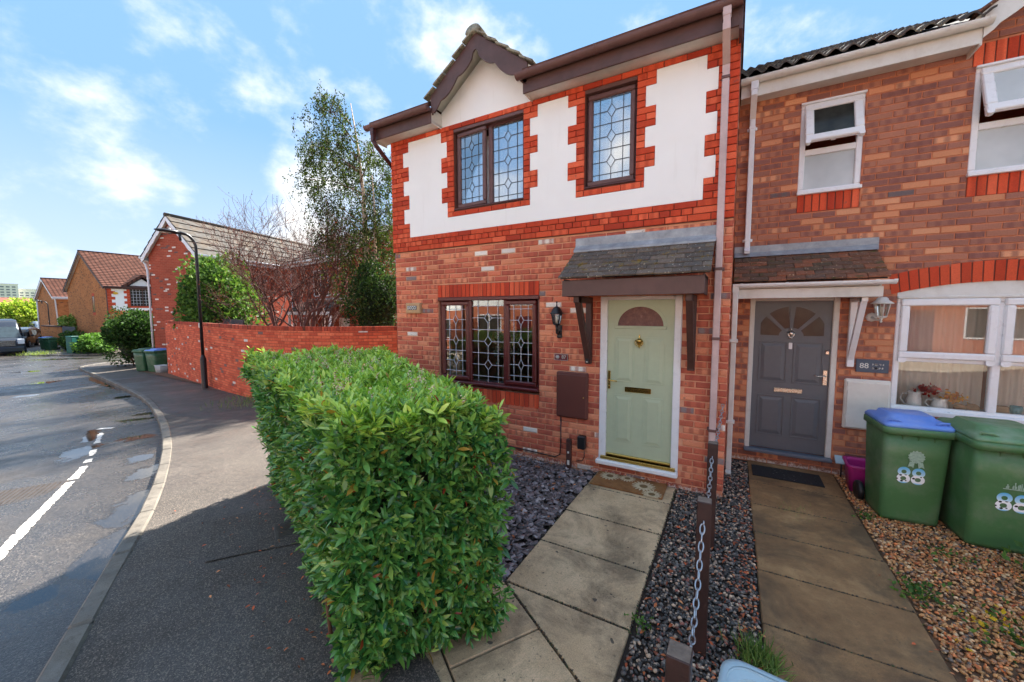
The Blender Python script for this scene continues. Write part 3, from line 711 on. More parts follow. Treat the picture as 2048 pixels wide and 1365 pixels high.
def lay(name, cells, frame, palette, mat, parent, nobj=300, chf=.005, jig=.0015, key=None):
    """bricks as single objects (the ones that show largest) and the rest joined as stuff.
    frame(u, z) -> (point, angle about z); palette(cell) -> colour"""
    info = []
    for c in cells:
        p, ang = frame((c[0]+c[1])/2, (c[2]+c[3])/2); d = (Vector(p)-Vector(CAMP)).length
        info.append((key(c, d) if key else d, c, p, ang))
    info.sort(key=lambda t: t[0])
    cache = {}
    rest = []
    for i, (d, c, p, ang) in enumerate(info):
        w, h = c[1]-c[0], c[3]-c[2]; col = palette(c); seed = random.random()
        p = Vector(p)+Vector((-math.sin(ang)*-1, math.cos(ang)*-1, 0))*random.uniform(0, jig)
        if i < nobj:
            kw = (round(w/.0075), round(h/.004), int(seed*10), tuple(int(x*14) for x in col[:3]))
            if kw not in cache:
                tv, tf = brick_tpl(w, h, chf); q = MB(); q.col = tuple(col[:3])+(1,); q.add(tv, tf)
                me = q.mesh(name); ea = me.attributes.new("buv", 'FLOAT_VECTOR', 'POINT')
                ea.data.foreach_set('vector', np.c_[tv[:, 0], tv[:, 2], np.full(len(tv), seed)].astype(np.float32).ravel())
                cache[kw] = (me, w, h)
            me, w0, h0 = cache[kw]
            o = obj(name, me, mat, parent, p, ang); o.scale = (w/w0, 1, h/h0)
        else: rest.append((w, h, col, seed, p, ang))
    if rest:
        tv, tf = brick_tpl(1, 1, 0, .04)
        N_ = len(rest); V = []; X = []; Cc = []
        F = []
        for i, (w, h, col, seed, p, ang) in enumerate(rest):
            tv, tf = brick_tpl(w, h, chf); ca, sa = math.cos(ang), math.sin(ang)
            for v in tv:
                V.append((p[0]+v[0]*ca-v[1]*sa, p[1]+v[0]*sa+v[1]*ca, p[2]+v[2])); X.append((v[0], v[2], seed)); Cc.append(tuple(col[:3])+(1,))
            F += [tuple(i*len(tv)+j for j in f) for f in tf]
        me = bpy.data.meshes.new('brickwork'); me.from_pydata(V, [], F); me.update()
        me.color_attributes.new("Col", 'FLOAT_COLOR', 'POINT').data.foreach_set('color', np.array(Cc, np.float32).ravel())
        me.attributes.new("buv", 'FLOAT_VECTOR', 'POINT').data.foreach_set('vector', np.array(X, np.float32).ravel())
        tag(obj('brickwork', me, mat, parent), kind='stuff')
def pick(cols, wts, jit=.08):
    c = random.choices(cols, wts)[0]; j = random.uniform(1-jit, 1+jit); return tuple(min(1, x*j) for x in c[:3])
PAL87 = lambda c: pick([C(226, 146, 110), C(212, 122, 92), C(196, 106, 82), C(184, 96, 76), C(140, 124, 122), C(236, 226, 214)], [5, 5, 5, 3, .5, .6])
PAL88 = lambda c: pick([C(176, 118, 96), C(160, 108, 92), C(146, 98, 88), C(212, 144, 106), C(222, 158, 120), C(112, 100, 100)], [5, 5, 4, 3, 1.6, .25])
PALT = lambda c: pick([C(214, 88, 56), C(200, 74, 46), C(226, 104, 70), C(182, 66, 44)], [5, 4, 3, 2], .12)
PALW = lambda c: pick([C(226, 112, 78), C(214, 100, 70), C(232, 124, 88), C(202, 92, 66), C(132, 104, 98), C(230, 220, 210)], [5, 5, 4, 3, .35, .35])
def wall_cells(u0, u1, z0, z1, openings):
    """rectangles covering a wall face without its openings"""
    us = sorted(set([u0, u1]+[min(max(v, u0), u1) for o in openings for v in o[:2]])); zs = sorted(set([z0, z1]+[min(max(v, z0), z1) for o in openings for v in o[2:]]))
    out = []
    for a, b_ in zip(us[:-1], us[1:]):
        run = None
        for c, d in zip(zs[:-1], zs[1:]):
            m_ = ((a+b_)/2, (c+d)/2)
            solid = not any(o[0] < m_[0] < o[1] and o[2] < m_[1] < o[3] for o in openings)
            if solid: run = (run[0], d) if run else (c, d)
            if (not solid or d == zs[-1]) and run: out.append((a, b_, run[0], run[1])); run = None
    return out

# ---- windows
def bar_frame(b, x0, x1, z0, z1, w, y0, y1, ch=.006):
    b.box(x0, x1, y0, y1, z1-w, z1, ch); b.box(x0, x1, y0, y1, z0, z0+w, ch)
    b.box(x0, x0+w, y0+.0006, y1, z0+w, z1-w, ch); b.box(x1-w, x1, y0+.0006, y1, z0+w, z1-w, ch)
def leading(b, x0, x1, z0, z1, y, nd, r=.0045, vx=(.19, .5, .81), top=.11):
    """leaded lattice: a straight bar, then diamonds strung on the middle bar between straight bars"""
    W, Hh = x1-x0, z1-z0; xm = x0+W*vx[1]
    def seg(p, q): b.tube([(p[0], y, p[1]), (q[0], y, q[1])], r, 5, False)
    for f in (vx[0], vx[2]): seg((x0+W*f, z0), (x0+W*f, z1))
    hz_ = [top]; stp = (1-top)/(nd*2)*1.0; rows = []
    dz = (z1-z0)*(.93-top)/(nd-.0)
    dw, dh = W*.115, min(dz*.30, .075)
    zc_ = z1-top*Hh; seg((x0, zc_), (x1, zc_)); last = z1
    for i in range(nd):
        zd = zc_-dz*(i+.5); zb = zc_-dz*(i+1)
        seg((xm, last), (xm, zd+dh)); last = zd-dh
        seg((xm, zd+dh), (xm+dw, zd)); seg((xm+dw, zd), (xm, zd-dh)); seg((xm, zd-dh), (xm-dw, zd)); seg((xm-dw, zd), (xm, zd+dh))
        seg((x0, zd), (xm-dw, zd)); seg((xm+dw, zd), (x1, zd))
        if i < nd-1 or True: seg((x0, zb), (x1, zb))
    seg((xm, last), (xm, z0))
def pane(parent, x0, x1, z0, z1, y, mat=None, lead=None, nd=3, top=.11):
    b = MB(); b.box(x0, x1, y, y+.006, z0, z1); g = b.build('pane', mat or M_glass, parent)
    if lead:
        b = MB(); leading(b, x0, x1, z0, z1, y-.003, nd, top=top); b.build('leading', lead, parent)
    return g

# ================================================================== house with the green door
WX0, WX1 = -4.835, -.03; CH = .0739; BAND0, BAND1 = 2.955, 3.17; TOP0, TOP1 = 4.61, 4.68
DOOR = (-1.40, -.485, .125, 2.18); GWIN = (-3.945, -2.225, .885, 2.215)
W1 = (-3.59, -2.45, 3.475, TOP0); W2 = (-1.62, -1.018, 3.475, TOP0)
h87 = thing('brick_house', 'end terrace house in mottled red brick, white render above, with a sage green door', 'house', (WX0, 0, 0))
off87 = Vector((WX0, 0, 0))
class PartOf:
    pass
h87.location = (0, 0, 0)
wall87 = MB()
for (a, b_, c, d) in wall_cells(WX0+.004, WX1-.004, -.25, BAND0, [DOOR, GWIN]): wall87.box(a, b_, .011, .26, c, d)
wall87.box(WX0+.004, WX0+.26, .26, 7.9, -.25, 4.7); wall87.box(WX1-.26, WX1-.011, .26, 7.9, -.25, 4.7); wall87.box(WX0+.004, WX1-.004, 7.9, 8.1, -.25, 4.7)
wall87 = wall87.build('wall', M_mortar87, h87)
SOLD_T = (GWIN[0], GWIN[1], 2.215, 2.405); SOLD_B = (GWIN[0], GWIN[1], .69, .885)
cells = courses(WX0, WX1, -.02, BAND0, CH, [DOOR, GWIN, (GWIN[0]+.005, GWIN[1]-.005, .69, 2.405), (DOOR[0], DOOR[1], .0, .12)], start=WX0, joint=.0125)
# the course below the sill
cells += [(x, min(x+.215, DOOR[1]), .055, .118) for x in np.arange(DOOR[0]+.005, DOOR[1]-.05, .225)]+[(x, min(x+.215, DOOR[1]), -.02, .045) for x in np.arange(DOOR[0]+.005-.11, DOOR[1]-.05, .225)]
lay('brick', cells, lambda u, z: ((u, 0, z), 0.0), PAL87, M_brick87, wall87, 300, .0085, .002)
lay('brick', courses(.115, 1.385, -.02, 4.70, CH, [], joint=.0125), lambda u, z: ((WX1, u, z), math.pi/2), PAL87, M_brick87, wall87, 0, .0085, .002)
sold = []
for (a, b_, z0, z1) in (SOLD_T, SOLD_B):
    n = 23
    sold += [(a+(b_-a)*i/n+.004, a+(b_-a)*(i+1)/n-.004, z0+.004, z1-.004) for i in range(n)]
for (z0, z1), sel in (((2.2, 2.405), sold[:23]), ((.69, .884), sold[23:])):
    lintel = MB(); lintel.box(GWIN[0], GWIN[1], .004, .2, z0, z1); lintel = lintel.build('soldier_course', M_mortard, h87)
    lay('brick', sel, lambda u, z: ((u, -.003, z), 0.0), PALT, M_trim, lintel, 300, .003, .001)
# upper storey: dark-jointed trim bricks and render
up = MB()
for (a, b_, c, d) in wall_cells(WX0-.012, WX1+.0, BAND0-.004, 4.70, [W1, W2]): up.box(a, b_, -.008, .25, c, d)
up = up.build('upper_wall', M_mortard, h87)
TH = (BAND1-BAND0)/3; UX0, UX1 = WX0-.015, WX1+.003
cells = []; J = .004
def row(x0, x1, z0, z1, cuts):
    xs = [x0]+[c for c in cuts if x0+.02 < c < x1-.02]+[x1]
    for a, b_ in zip(xs[:-1], xs[1:]): cells.append((a+J, b_-J, z0+J, z1-J))
st = lambda o, L=.225: [o+i*L for i in range(40)]
row(UX0, UX1, BAND0, BAND0+TH, st(UX0+.11)); row(UX0, UX1, BAND0+TH, BAND0+2*TH, st(UX0+.05, .1125)); row(UX0, UX1, BAND0+2*TH, BAND1, st(UX0+.2))
row(UX0, UX1, TOP0, TOP1, st(UX0+.06))
rows = []; nr = 20; rh = (TOP0-BAND1)/nr; pat = []
for n, t in ((2, 'W'), (3, 'N'), (3, 'W'), (3, 'N'), (3, 'W'), (3, 'N'), (3, 'W')): pat += [(t, i, n) for i in range(n)]
rend = MB()
for r in range(nr):
    z1 = TOP0-r*rh; z0 = z1-rh; t, i, n = pat[r]; mid = (i == 1 if n == 3 else i == 0)
    occ = []
    def blk(x0, x1, cuts=()):
        row(x0, x1, z0, z1, list(cuts)); occ.append((x0, x1))
    lx = -4.473 if t == 'W' else -4.587
    blk(UX0, lx, [UX0+(.11 if (r % 2) else .225)] if t == 'W' else ([UX0+.11] if mid else []))
    rx = -.325 if t == 'W' else -.217
    blk(rx, UX1, [UX1-.11 if mid else UX1-.2] if t == 'W' else ([UX1-.1] if mid else []))
    for (a, b_, c, d), (lo, li, ri, ro) in ((W1, (-3.824, -3.718, -2.353, -2.244)), (W2, (-1.837, -1.729, -.921, -.812))):
        sill = z0 < c-.01 and z1 > c-.1
        if z1 > c-.004:
            blk(lo if t == 'W' else li, a, [(lo+a)/2] if (t == 'W' and mid) else []); blk(b_, ro if t == 'W' else ri, [(b_+ro)/2] if (t == 'W' and mid) else [])
            occ.append((a, b_))
        elif z1 > c-rh-.004:
            blk(li, ri, st(li+.1))
    occ.sort(); x = UX0
    free = []
    for a, b_ in occ:
        if a > x+.001: free.append((x, a))
        x = max(x, b_)
    if x < UX1-.001: free.append((x, UX1))
    for a, b_ in free:
        rend.box(a-.001, b_+.001, -.017, .0, z0, z1)
rend.build('render_panel', M_render, up)
lay('brick', cells, lambda u, z: ((u, -.024, z), 0.0), PALT, M_trim, up, 300, .003, .001)

# leaded ground floor window
def window_box(parent, x0, x1, z0, z1, fm, y=.045, w=.045, sill=True, silld=.09):
    b = MB(); bar_frame(b, x0+.002, x1-.002, z0+.002, z1-.002, w, y, y+.07)
    wn_ = b.build('window', fm, parent)
    if sill:
        b = MB(); b.box(x0-.0, x1+.0, y-silld, y+.004, z0-.004, z0+.034, .01); b.build('sill', fm, wn_)
    return wn_
wg = window_box(h87, GWIN[0], GWIN[1], .93, 2.215, M_redframe)
b = MB(); b.box(GWIN[0], GWIN[1], -.012, .05, 2.165, 2.212, .006); b.build('drip_head', M_redframe, wg)
for (a, c, sash) in ((-3.90, -3.375, 1), (-3.375, -2.765, 0), (-2.765, -2.27, 1)):
    if sash:
        b = MB(); bar_frame(b, a+.008, c-.008, .975, 2.155, .062, .012, .06, .014); b.build('sash', M_redframe, wg)
        pane(wg, a+.068, c-.068, 1.035, 2.095, .04, M_glass, M_lead, 3, .055)
    else:
        b = MB(); b.box(a-.03, a+.03, .03, .1, .97, 2.165, .008); b.box(c-.03, c+.03, .03, .1, .97, 2.165, .008); b.build('mullion', M_redframe, wg)
        pane(wg, a+.03, c-.03, .975, 2.17, .06, M_glass, M_lead, 3, .075)
# upper windows
def upper_window(win, lights, label):
    x0, x1, z0, z1 = win
    b = MB(); bar_frame(b, x0+.003, x1-.003, z0+.0, z1-.03, .045, .05, .11); w_ = b.build('window', M_brownpvc, h87)
    b = MB(); b.box(x0, x1, -.03, .06, z0-.005, z0+.02, .006); b.build('sill', M_brownpvc, w_)
    b = MB(); b.box(x0, x1, -.018, .1, z1-.045, z1-.002, .004); b.build('drip_head', M_brownfade, w_)
    for (a, c, ang) in lights:
        piv = (a, .05)
        b = MB(); n0 = 0
        if ang is not None:
            bar_frame(b, a+.006, c-.006, z0+.028, z1-.055, .058, .02, .07, .012); b.xf(Matrix.Translation((a, .05, 0)) @ Matrix.Rotation(ang, 4, 'Z') @ Matrix.Translation((-a, -.05, 0)))
            b.build('sash', M_brownfade, w_)
            pa = MB(); pa.box(a+.062, c-.062, .045, .05, z0+.085, z1-.11); le = MB(); leading(le, a+.062, c-.062, z0+.085, z1-.11, .041, 3, .004, top=.02)
            for q, nm, mt in ((pa, 'pane', M_glasshi), (le, 'leading', M_leaddark)):
                q.xf(Matrix.Translation((a, .05, 0)) @ Matrix.Rotation(ang, 4, 'Z') @ Matrix.Translation((-a, -.05, 0))); q.build(nm, mt, w_)
        else:
            b.box(a-.03, a+.03, .045, .105, z0+.04, z1-.07, .006); b.build('mullion', M_brownfade, w_)
            pane(w_, a+.03, c-.045, z0+.04, z1-.07, .07, M_glasshi, M_leaddark, 3, .02)
upper_window(W1, [(-3.565, -3.045, -.05), (-3.0, -2.452, None)], '')
upper_window(W2, [(-1.60, -1.035, -.0)], '')
# curtain blanks keep the bedrooms pale behind the coated panes
for (x0, x1, z0, z1) in (W1, W2):
    b = MB(); n = 40
    vs = []; fs = []
    for i in range(n+1):
        x = x0+.04+(x1-x0-.08)*i/n; y = .30+.018*math.sin(i*1.3)
        vs += [(x, y, z0+.03), (x, y, z1-.06)]
    for i in range(n): fs.append((2*i, 2*i+2, 2*i+3, 2*i+1))
    b.add(vs, fs, True); o = b.build('net_curtain', M_white); tag(o, 'pale curtain hanging behind the leaded upstairs window over %s' % ('the ground floor window' if x0 < -3 else 'the green door'), 'curtain')

# door
dr = MB(); x0, x1, z0, z1 = DOOR
bar = MB(); bar.box(x0, x0+.085, -.004, .09, z0+.06, z1, .008); bar.box(x1-.078, x1, -.004, .09, z0+.06, z1, .008); bar.box(x0+.085, x1-.078, -.0034, .09, z1-.045, z1, .008)
door = MB()
dx0, dx1, dz0, dz1 = -1.314, -.564, .255, 2.134; DY = .03
door.box(dx0, dx1, DY, DY+.05, dz0, dz1, .003)
def raised(b, a, c, e, g, y):
    """raised and fielded panel"""
    b.box(a, c, y-.005, y+.002, e, g, .005); b.box(a+.014, c-.014, y-.0015, y+.001, e+.014, g-.014)
    o_, i_ = .02, .052
    vs = [(a+o_, y-.0055, e+o_), (c-o_, y-.0055, e+o_), (c-o_, y-.0055, g-o_), (a+o_, y-.0055, g-o_), (a+i_, y-.013, e+i_), (c-i_, y-.013, e+i_), (c-i_, y-.013, g-i_), (a+i_, y-.013, g-i_)]
    b.add(vs, [(4, 5, 6, 7), (0, 1, 5, 4), (1, 2, 6, 5), (2, 3, 7, 6), (3, 0, 4, 7)])
door = door.build('door', M_sage, h87)
bar.build('door_frame', M_white, door)
for (a, c, e, g) in ((-1.225, -1.0, 1.155, 1.70), (-.88, -.66, 1.155, 1.70), (-1.222, -1.005, .418, .998), (-.882, -.66, .418, .998)):
    b = MB(); raised(b, a, c, e, g, DY); b.build('panel', M_sage, door)
# fanlight
b = MB(); cxm, zb, rr = -.936, 1.832, .257
def arc(r, n=24, rz=None): return [(cxm+r*math.cos(math.pi*i/n), zb+(rz or r*.87)*math.sin(math.pi*i/n)) for i in range(n+1)]
o1, i1 = arc(rr+.036), arc(rr)
for i in range(24):
    b.prism([i1[i], o1[i], o1[i+1], i1[i+1]], 'y', DY-.014, DY+.001)
b.box(cxm-rr-.036, cxm+rr+.036, DY-.0145, DY+.001, zb-.036, zb, .004); b.build('fanlight_frame', M_sage, door)
b = MB(); b.prism(i1, 'y', DY-.004, DY+.002); b.build('pane', M_doorglass, door)
b = MB(); b.box(-1.097, -.797, DY-.016, DY+.001, 1.042, 1.102, .005); b.build('letterbox', M_brass, door)
b = MB(); b.box(-1.083, -.811, DY-.019, DY-.012, 1.053, 1.091, .003); b.build('letterbox_flap', M_letter, door)
b = MB(); b.box(-1.303, -1.272, DY-.014, DY+.001, 1.06, 1.283, .006); b.tube([(-1.287, DY-.01, 1.172), (-1.287, DY-.05, 1.172), (-1.27, DY-.055, 1.172), (-1.18, DY-.055, 1.168)], .009, 8); b.sphere((-1.287, DY-.014, 1.1), .010, 8); b.build('handle', M_brass, door)
b = MB()   # urn knocker
b.lathe([(.003, .165), (.010, .158), (.004, .147), (.013, .137), (.006, .125), (.036, .105), (.038, .09), (.03, .06), (.014, .04), (.008, .03), (.013, .022), (.007, .012), (.002, 0)], 14, (-.94, DY-.014, 1.567))
b.tube([(-.978, DY-.03, 1.665), (-.985, DY-.036, 1.635), (-.97, DY-.036, 1.605), (-.94, DY-.036, 1.592), (-.91, DY-.036, 1.605), (-.895, DY-.036, 1.635), (-.902, DY-.03, 1.665)], .006, 6); b.build('knocker', M_brass, door)
b = MB(); b.box(dx0+.004, dx1-.004, DY-.03, DY+.01, .238, .262, .005); b.build('rain_bar', M_brass, door)
b = MB(); b.box(x0+.03, x1-.025, -.03, .06, .185, .225, .004); b.build('threshold', M_brassdull, door)
b = MB(); b.box(x0-.02, x1+.006, -.075, .05, .128, .186, .012); b.build('sill', M_white, door)

# canopy
cano = MB(); CXA, CXB = -1.705, -.19
cano.box(-1.66, -.245, -.545, -.02, 2.325, 2.345); cano.box(-1.66, -1.645, -.545, -.002, 2.17, 2.36); cano.box(-.26, -.245, -.545, -.002, 2.17, 2.36)
canopy = cano.build('canopy', M_timber, h87)
b = MB(); b.box(-1.672, -.243, -.565, -.546, 2.168, 2.342, .004); b.build('fascia', M_fascia, canopy)
pA, pB = Vector((0, -.015, 2.735)), Vector((0, -.59, 2.352)); dvv = (pB-pA); sl = dvv.length; dvn = dvv.normalized(); nrm = Vector((0, dvn.z, -dvn.y)); nrm = nrm if nrm.z > 0 else -nrm
b = MB(); b.quad((CXA+.01, pA.y, pA.z-.006), (CXB-.01, pA.y, pA.z-.006), (CXB-.01, pB.y+.02, pB.z+.008), (CXA+.01, pB.y+.02, pB.z+.008)); b.build('roof_deck', M_darkgap, canopy)
def tile_roof(parent, XA, XB, pA, dvn, nrm, sl, rows, per, mat, cols, lift=.018, thick=.020, jit=.006):
    gauge = sl/rows; tw = (XB-XA)/per; cache = []
    for v in range(8):
        q = MB(); q.col = cols[v % len(cols)]
        q.box(-tw/2+.002, tw/2-.002, -gauge*.56, gauge*.56, -thick/2, thick/2, .003)
        cache.append(q.mesh('tile'))
    halfc = []
    for v in range(4):
        q = MB(); q.col = cols[v % len(cols)]; q.box(-tw/4+.002, tw/4-.002, -gauge*.56, gauge*.56, -thick/2, thick/2, .003); halfc.append(q.mesh('tile'))
    ang = math.atan2(dvn.z, -dvn.y)      # slope
    for r in range(rows):
        xs = []
        if r % 2 == 0: xs = [(XA+tw*(i+.5), 0) for i in range(per)]
        else: xs = [(XA+tw*.25, 1)]+[(XA+tw*(i+1), 0) for i in range(per-1)]+[(XB-tw*.25, 1)]
        for (x, hf) in xs:
            p = pA+dvn*(gauge*(r+.5))+nrm*(lift+random.uniform(0, jit))
            o = obj('tile', random.choice(halfc if hf else cache), mat, parent, (x, p.y, p.z))
            # tails kick up slightly so the courses lap
            o.rotation_euler = (-(ang)+R_(-6.5)+random.uniform(-.015, .015), random.uniform(-.012, .012), random.uniform(-.012, .012))
tile_roof(canopy, CXA, CXB, pA, dvn, nrm, sl, 7, 9, M_ctile87, [C(104, 92, 82), C(86, 78, 70), C(122, 108, 94), C(94, 88, 82)])
b = MB(); b.box(-1.72, -.172, -.028, -.001, 2.735, 2.892, .004)
b.add([(-1.715, -.025, 2.80), (-.175, -.025, 2.80), (-.18, -.118, 2.732), (-1.71, -.118, 2.732), (-1.715, -.025, 2.77), (-.175, -.025, 2.77), (-.18, -.120, 2.712), (-1.71, -.120, 2.712)],
      [(0, 1, 2, 3), (3, 2, 6, 7), (0, 3, 7, 4), (1, 5, 6, 2)]); b.build('flashing', M_flash, canopy)
for xa in (-1.565, -.415):
    b = MB(); b.box(xa, xa+.072, -.07, -.002, 1.36, 2.17, .006)
    ln = [(-.50, 2.17), (-.43, 2.17), (-.055, 1.42), (-.07, 1.36+.09), (-.075, 1.36+.06)]
    b.prism([(-.50, 2.168), (-.425, 2.168), (-.069, 1.50), (-.069, 1.38)], 'x', xa+.004, xa+.068); b.box(xa+.004, xa+.068, -.50, -.06, 2.10, 2.168, .004)
    b.build('bracket', M_timber, canopy)
# eaves: fascia, soffit, gutter in two runs either side of the little gable
def eaves(x0, x1, endl, endr):
    b = MB(); b.box(x0, x1, -.262, -.24, 4.652, 4.86, .004); fa = b.build('fascia', M_fascia, h87)
    b = MB(); b.box(x0, x1, -.2405, .02, 4.684, 4.694); b.build('soffit', M_soffit, fa)
    for xe, f in ((x0, endl), (x1, endr)):
        b = MB()
        if f: b.box(xe-(.0 if f > 0 else .012), xe+(.012 if f > 0 else 0), -.245, .05, 4.66, 4.86)
        if b.v: b.build('box_end', M_soffit, fa)
    b = MB(); n = 10; prof = []
    cyy, czz, rr = -.325, 4.845, .058
    outer = [(cyy+rr*math.cos(math.pi+math.pi*i/n), czz+rr*math.sin(math.pi+math.pi*i/n)) for i in range(n+1)]
    inner = [(cyy+(rr-.005)*math.cos(math.pi+math.pi*i/n), czz+(rr-.005)*math.sin(math.pi+math.pi*i/n)) for i in range(n+1)][::-1]
    b.prism(outer+inner, 'x', x0-.05, x1+.02); gt = b.build('gutter', M_brownfade, h87)
    x = x0+.1
    while x < x1:
        b = MB(); o2 = [(cyy+(rr+.006)*math.cos(math.pi+math.pi*i/n), czz+.004+(rr+.006)*math.sin(math.pi+math.pi*i/n)) for i in range(n+1)]
        b.prism(o2+outer[::-1], 'x', x, x+.03); x += .82; b.build('gutter_bracket', M_brownfade, gt)
    for xx in (x0-.053, x1+.019): b = MB(); b.prism(outer, 'x', xx, xx+.004); b.build('stop_end', M_brownfade, gt)
    return gt
g1 = eaves(-5.0, -3.80, -1, -1); g2 = eaves(-2.33, -.045, 1, 0)
b = MB(); b.box(-.05, -.02, -.26, .06, 4.62, 4.87); b.build('box_end', M_fascia, h87)
# downpipes
def sqpipe(b, x, y, z0, z1, w=.065): b.box(x-w/2, x+w/2, y-w/2, y+w/2, z0, z1, .008)
b = MB(); sqpipe(b, -.15, -.05, .02, 4.42); b.box(-.185, -.115, -.36, -.29, 4.72, 4.80, .006); b.box(-.18, -.12, -.355, -.295, 4.64, 4.73, .006)
b.prism([(-.356, 4.66), (-.294, 4.66), (-.018, 4.46), (-.018, 4.36), (-.082, 4.36), (-.082, 4.43), (-.356, 4.60)], 'x', -.182, -.118)
dp = b.build('downpipe', M_pipe87, h87)
for z in (4.30, 2.42, .72, 1.7):
    b = MB(); b.box(-.188, -.112, -.09, -.001, z, z+.03, .004)
    if z != 1.7: b.box(-.205, -.095, -.012, -.001, z-.004, z+.034)
    b.build('pipe_clip', M_brownfade, dp)
b = MB(); b.box(-4.93, -4.86, -.36, -.29, 4.70, 4.82, .006); b.box(-4.925, -4.865, -.355, -.295, 4.60, 4.71, .006)
b.tube([(-4.895, -.325, 4.62), (-4.89, -.28, 4.56), (-4.89, .10, 4.30)], .034, 8); b.tube([(-4.89, .10, 4.32), (-4.89, .11, .0)], .034, 8); b.build('downpipe', M_brownpvc, h87)
# main roof and the little gable
b = MB(); ov = .17
def roofslab(b, x0, x1, y0, z0, y1, z1, th=.06): b.prism([(y0, z0), (y1, z1), (y1, z1+th), (y0, z0+th)], 'x', x0, x1)
RP = math.tan(R_(33)); YR = 4.0; ZR = 4.86+RP*(YR+.30)
roofslab(b, WX0-ov, -3.81, -.30, 4.86, YR, ZR); roofslab(b, -2.32, WX1+.02, -.30, 4.86, YR, ZR); roofslab(b, -3.81, -2.32, .28, 4.86+RP*.58, YR, ZR); roofslab(b, WX0-ov, WX1+.02, 8.3, 4.86, YR, ZR)
b.prism([(.26, 4.70), (8.1, 4.70), (YR, ZR-.05), (.26, 4.86+RP*.5)], 'x', WX0+.01, WX1-.01)
roof87 = b.build('roof', M_tileB, h87)
DXc, DA, DH = -3.03, 5.60, .78; sp = .78
gw = MB(); gw.prism([(-3.83, TOP1-.002), (-2.33, TOP1-.002), (-2.33, 4.87), (DXc, DA-.12), (-3.83, 4.87)], 'y', -.012, .25); gable = gw.build('gable', M_render, h87)
b = MB()
for s_ in (-1, 1):
    e = [(DXc, DA), (DXc+s_*.80, DA-.80*sp)]
    b.add([(e[0][0], -.238, e[0][1]-.012), (e[1][0], -.238, e[1][1]-.012), (e[1][0], 1.4, e[1][1]-.012), (e[0][0], 1.4, e[0][1]-.012), (e[0][0], -.238, e[0][1]-.06), (e[1][0], -.238, e[1][1]-.06), (e[1][0], 1.4, e[1][1]-.06), (e[0][0], 1.4, e[0][1]-.06)],
          [(0, 1, 2, 3), (4, 7, 6, 5), (0, 4, 5, 1), (1, 5, 6, 2)])
b.build('gable_roof', M_soffit, gable)
# scalloped bargeboards
def barge(s_):
    top = []; bot = []
    n = 40
    for i in range(n+1):
        t = i/n; x = .76*t; zt = DA-.004-x*sp
        # lower edge: repeated ogee scallops with a round drop at the foot
        ph = (t*2.6) % 1.0; sc_ = .055*math.sin(ph*math.pi)**.8
        d_ = .225-.0*t+sc_ if t > .06 else .20+.10*(1-t/.06)*0
        if t > .93: d_ = .20+.07*(1-((t-.965)/.035)**2)
        top.append((DXc+s_*x, zt)); bot.append((DXc+s_*x, zt-d_))
    b = MB()
    for i in range(n): b.prism([top[i], top[i+1], bot[i+1], bot[i]], 'y', -.262, -.24)
    return b.build('bargeboard', M_fascia, gable)
barge(-1); barge(1)
for s_ in (-1, 1):
    sln = math.hypot(.84, .84*sp)
    for r in range(5):
        for c_ in range(5):
            b_ = None
            t = (r+.5)/5; x = DXc+s_*(.84*t); z = DA+.012-.84*t*sp
            if (s_, 'm') not in MATS:
                q = MB(); q.box(-.105, .105, -.17, .17, -.012, .012, .004); MATS[(s_, 'm')] = q.mesh('tile')
            o = obj('tile', MATS[(s_, 'm')], M_dormtile, gable, (x, -.30+.165+c_*.33+random.uniform(-.012, .012), z+.01+random.uniform(0, .006)))
            o.rotation_euler = (random.uniform(-.02, .02), s_*(math.atan(sp)-R_(7)), random.uniform(-.02, .02))
b = MB(); 
for c_ in range(5):
    y = -.31+c_*.33; ring = lambda yy, r_: [(DXc+r_*math.cos(math.pi*i/8), yy, DA-.02+r_*.75*math.sin(math.pi*i/8)) for i in range(9)]
    b.loft([ring(y, .12), ring(y+.36, .105)], True, True)
b.build('ridge_tile', M_dormtile, gable)
# ================================================================== neighbour with the grey door
def onY(x, y, Y):
    d = ray(x, y); t = (Y-CAMP[1])/d[1]; return Vector((t*d[0], Y, CAMP[2]+t*d[2]))
Y8 = 1.40; NX0, NX1 = -.025, 4.4
D8 = (.19, 1.115, .13, 2.16); P8 = (1.615, 3.23, .83, 2.15); A8 = (.632, 1.228, 3.43, 4.505); B8 = (2.085, 3.2, 3.41, 4.505)
h88 = thing('brick_house', 'terraced house in brown red brick with a grey door and white window frames', 'house', (0, Y8, 0))
h88.location = (0, 0, 0)
def arch_z(x): 
    t = (x-(P8[0]+P8[1])/2)/((P8[1]-P8[0])/2); return 2.205+.105*(1-t*t)
b = MB()
ARC = (P8[0]-.03, P8[1]+.03, 2.15, 2.53)
for (a, b_, c, d) in wall_cells(NX0, NX1, -.25, 4.75, [D8, (P8[0], P8[1], P8[2], 2.315), A8, B8]): b.box(a, b_, Y8+.008, Y8+.25, c, d)
b.box(NX1-.25, NX1, Y8+.25, 9.5, -.25, 4.7); b.box(NX0, NX1, 9.5, 9.7, -.25, 4.7)
b.prism([(2.05, 4.745), (4.2, 4.745), (3.12, 5.60)], 'y', Y8+.008, Y8+.25)
b.box(NX0, NX1, Y8+.25, 9.5, 4.68, 4.74); b.box(NX0, NX1, Y8+.25, 9.5, 2.38, 2.60)
wall88 = b.build('wall', M_mortar88, h88)
CH8 = .0732
cells = courses(NX0, NX1, -.02, 4.72, CH8, [D8, P8, A8, B8, (A8[0]+.003, A8[1]-.003, 3.21, 3.44), (B8[0], B8[1], 3.195, 3.42), (B8[0]-.03, B8[1]+.03, 4.505, 4.72)], start=NX0+.03)
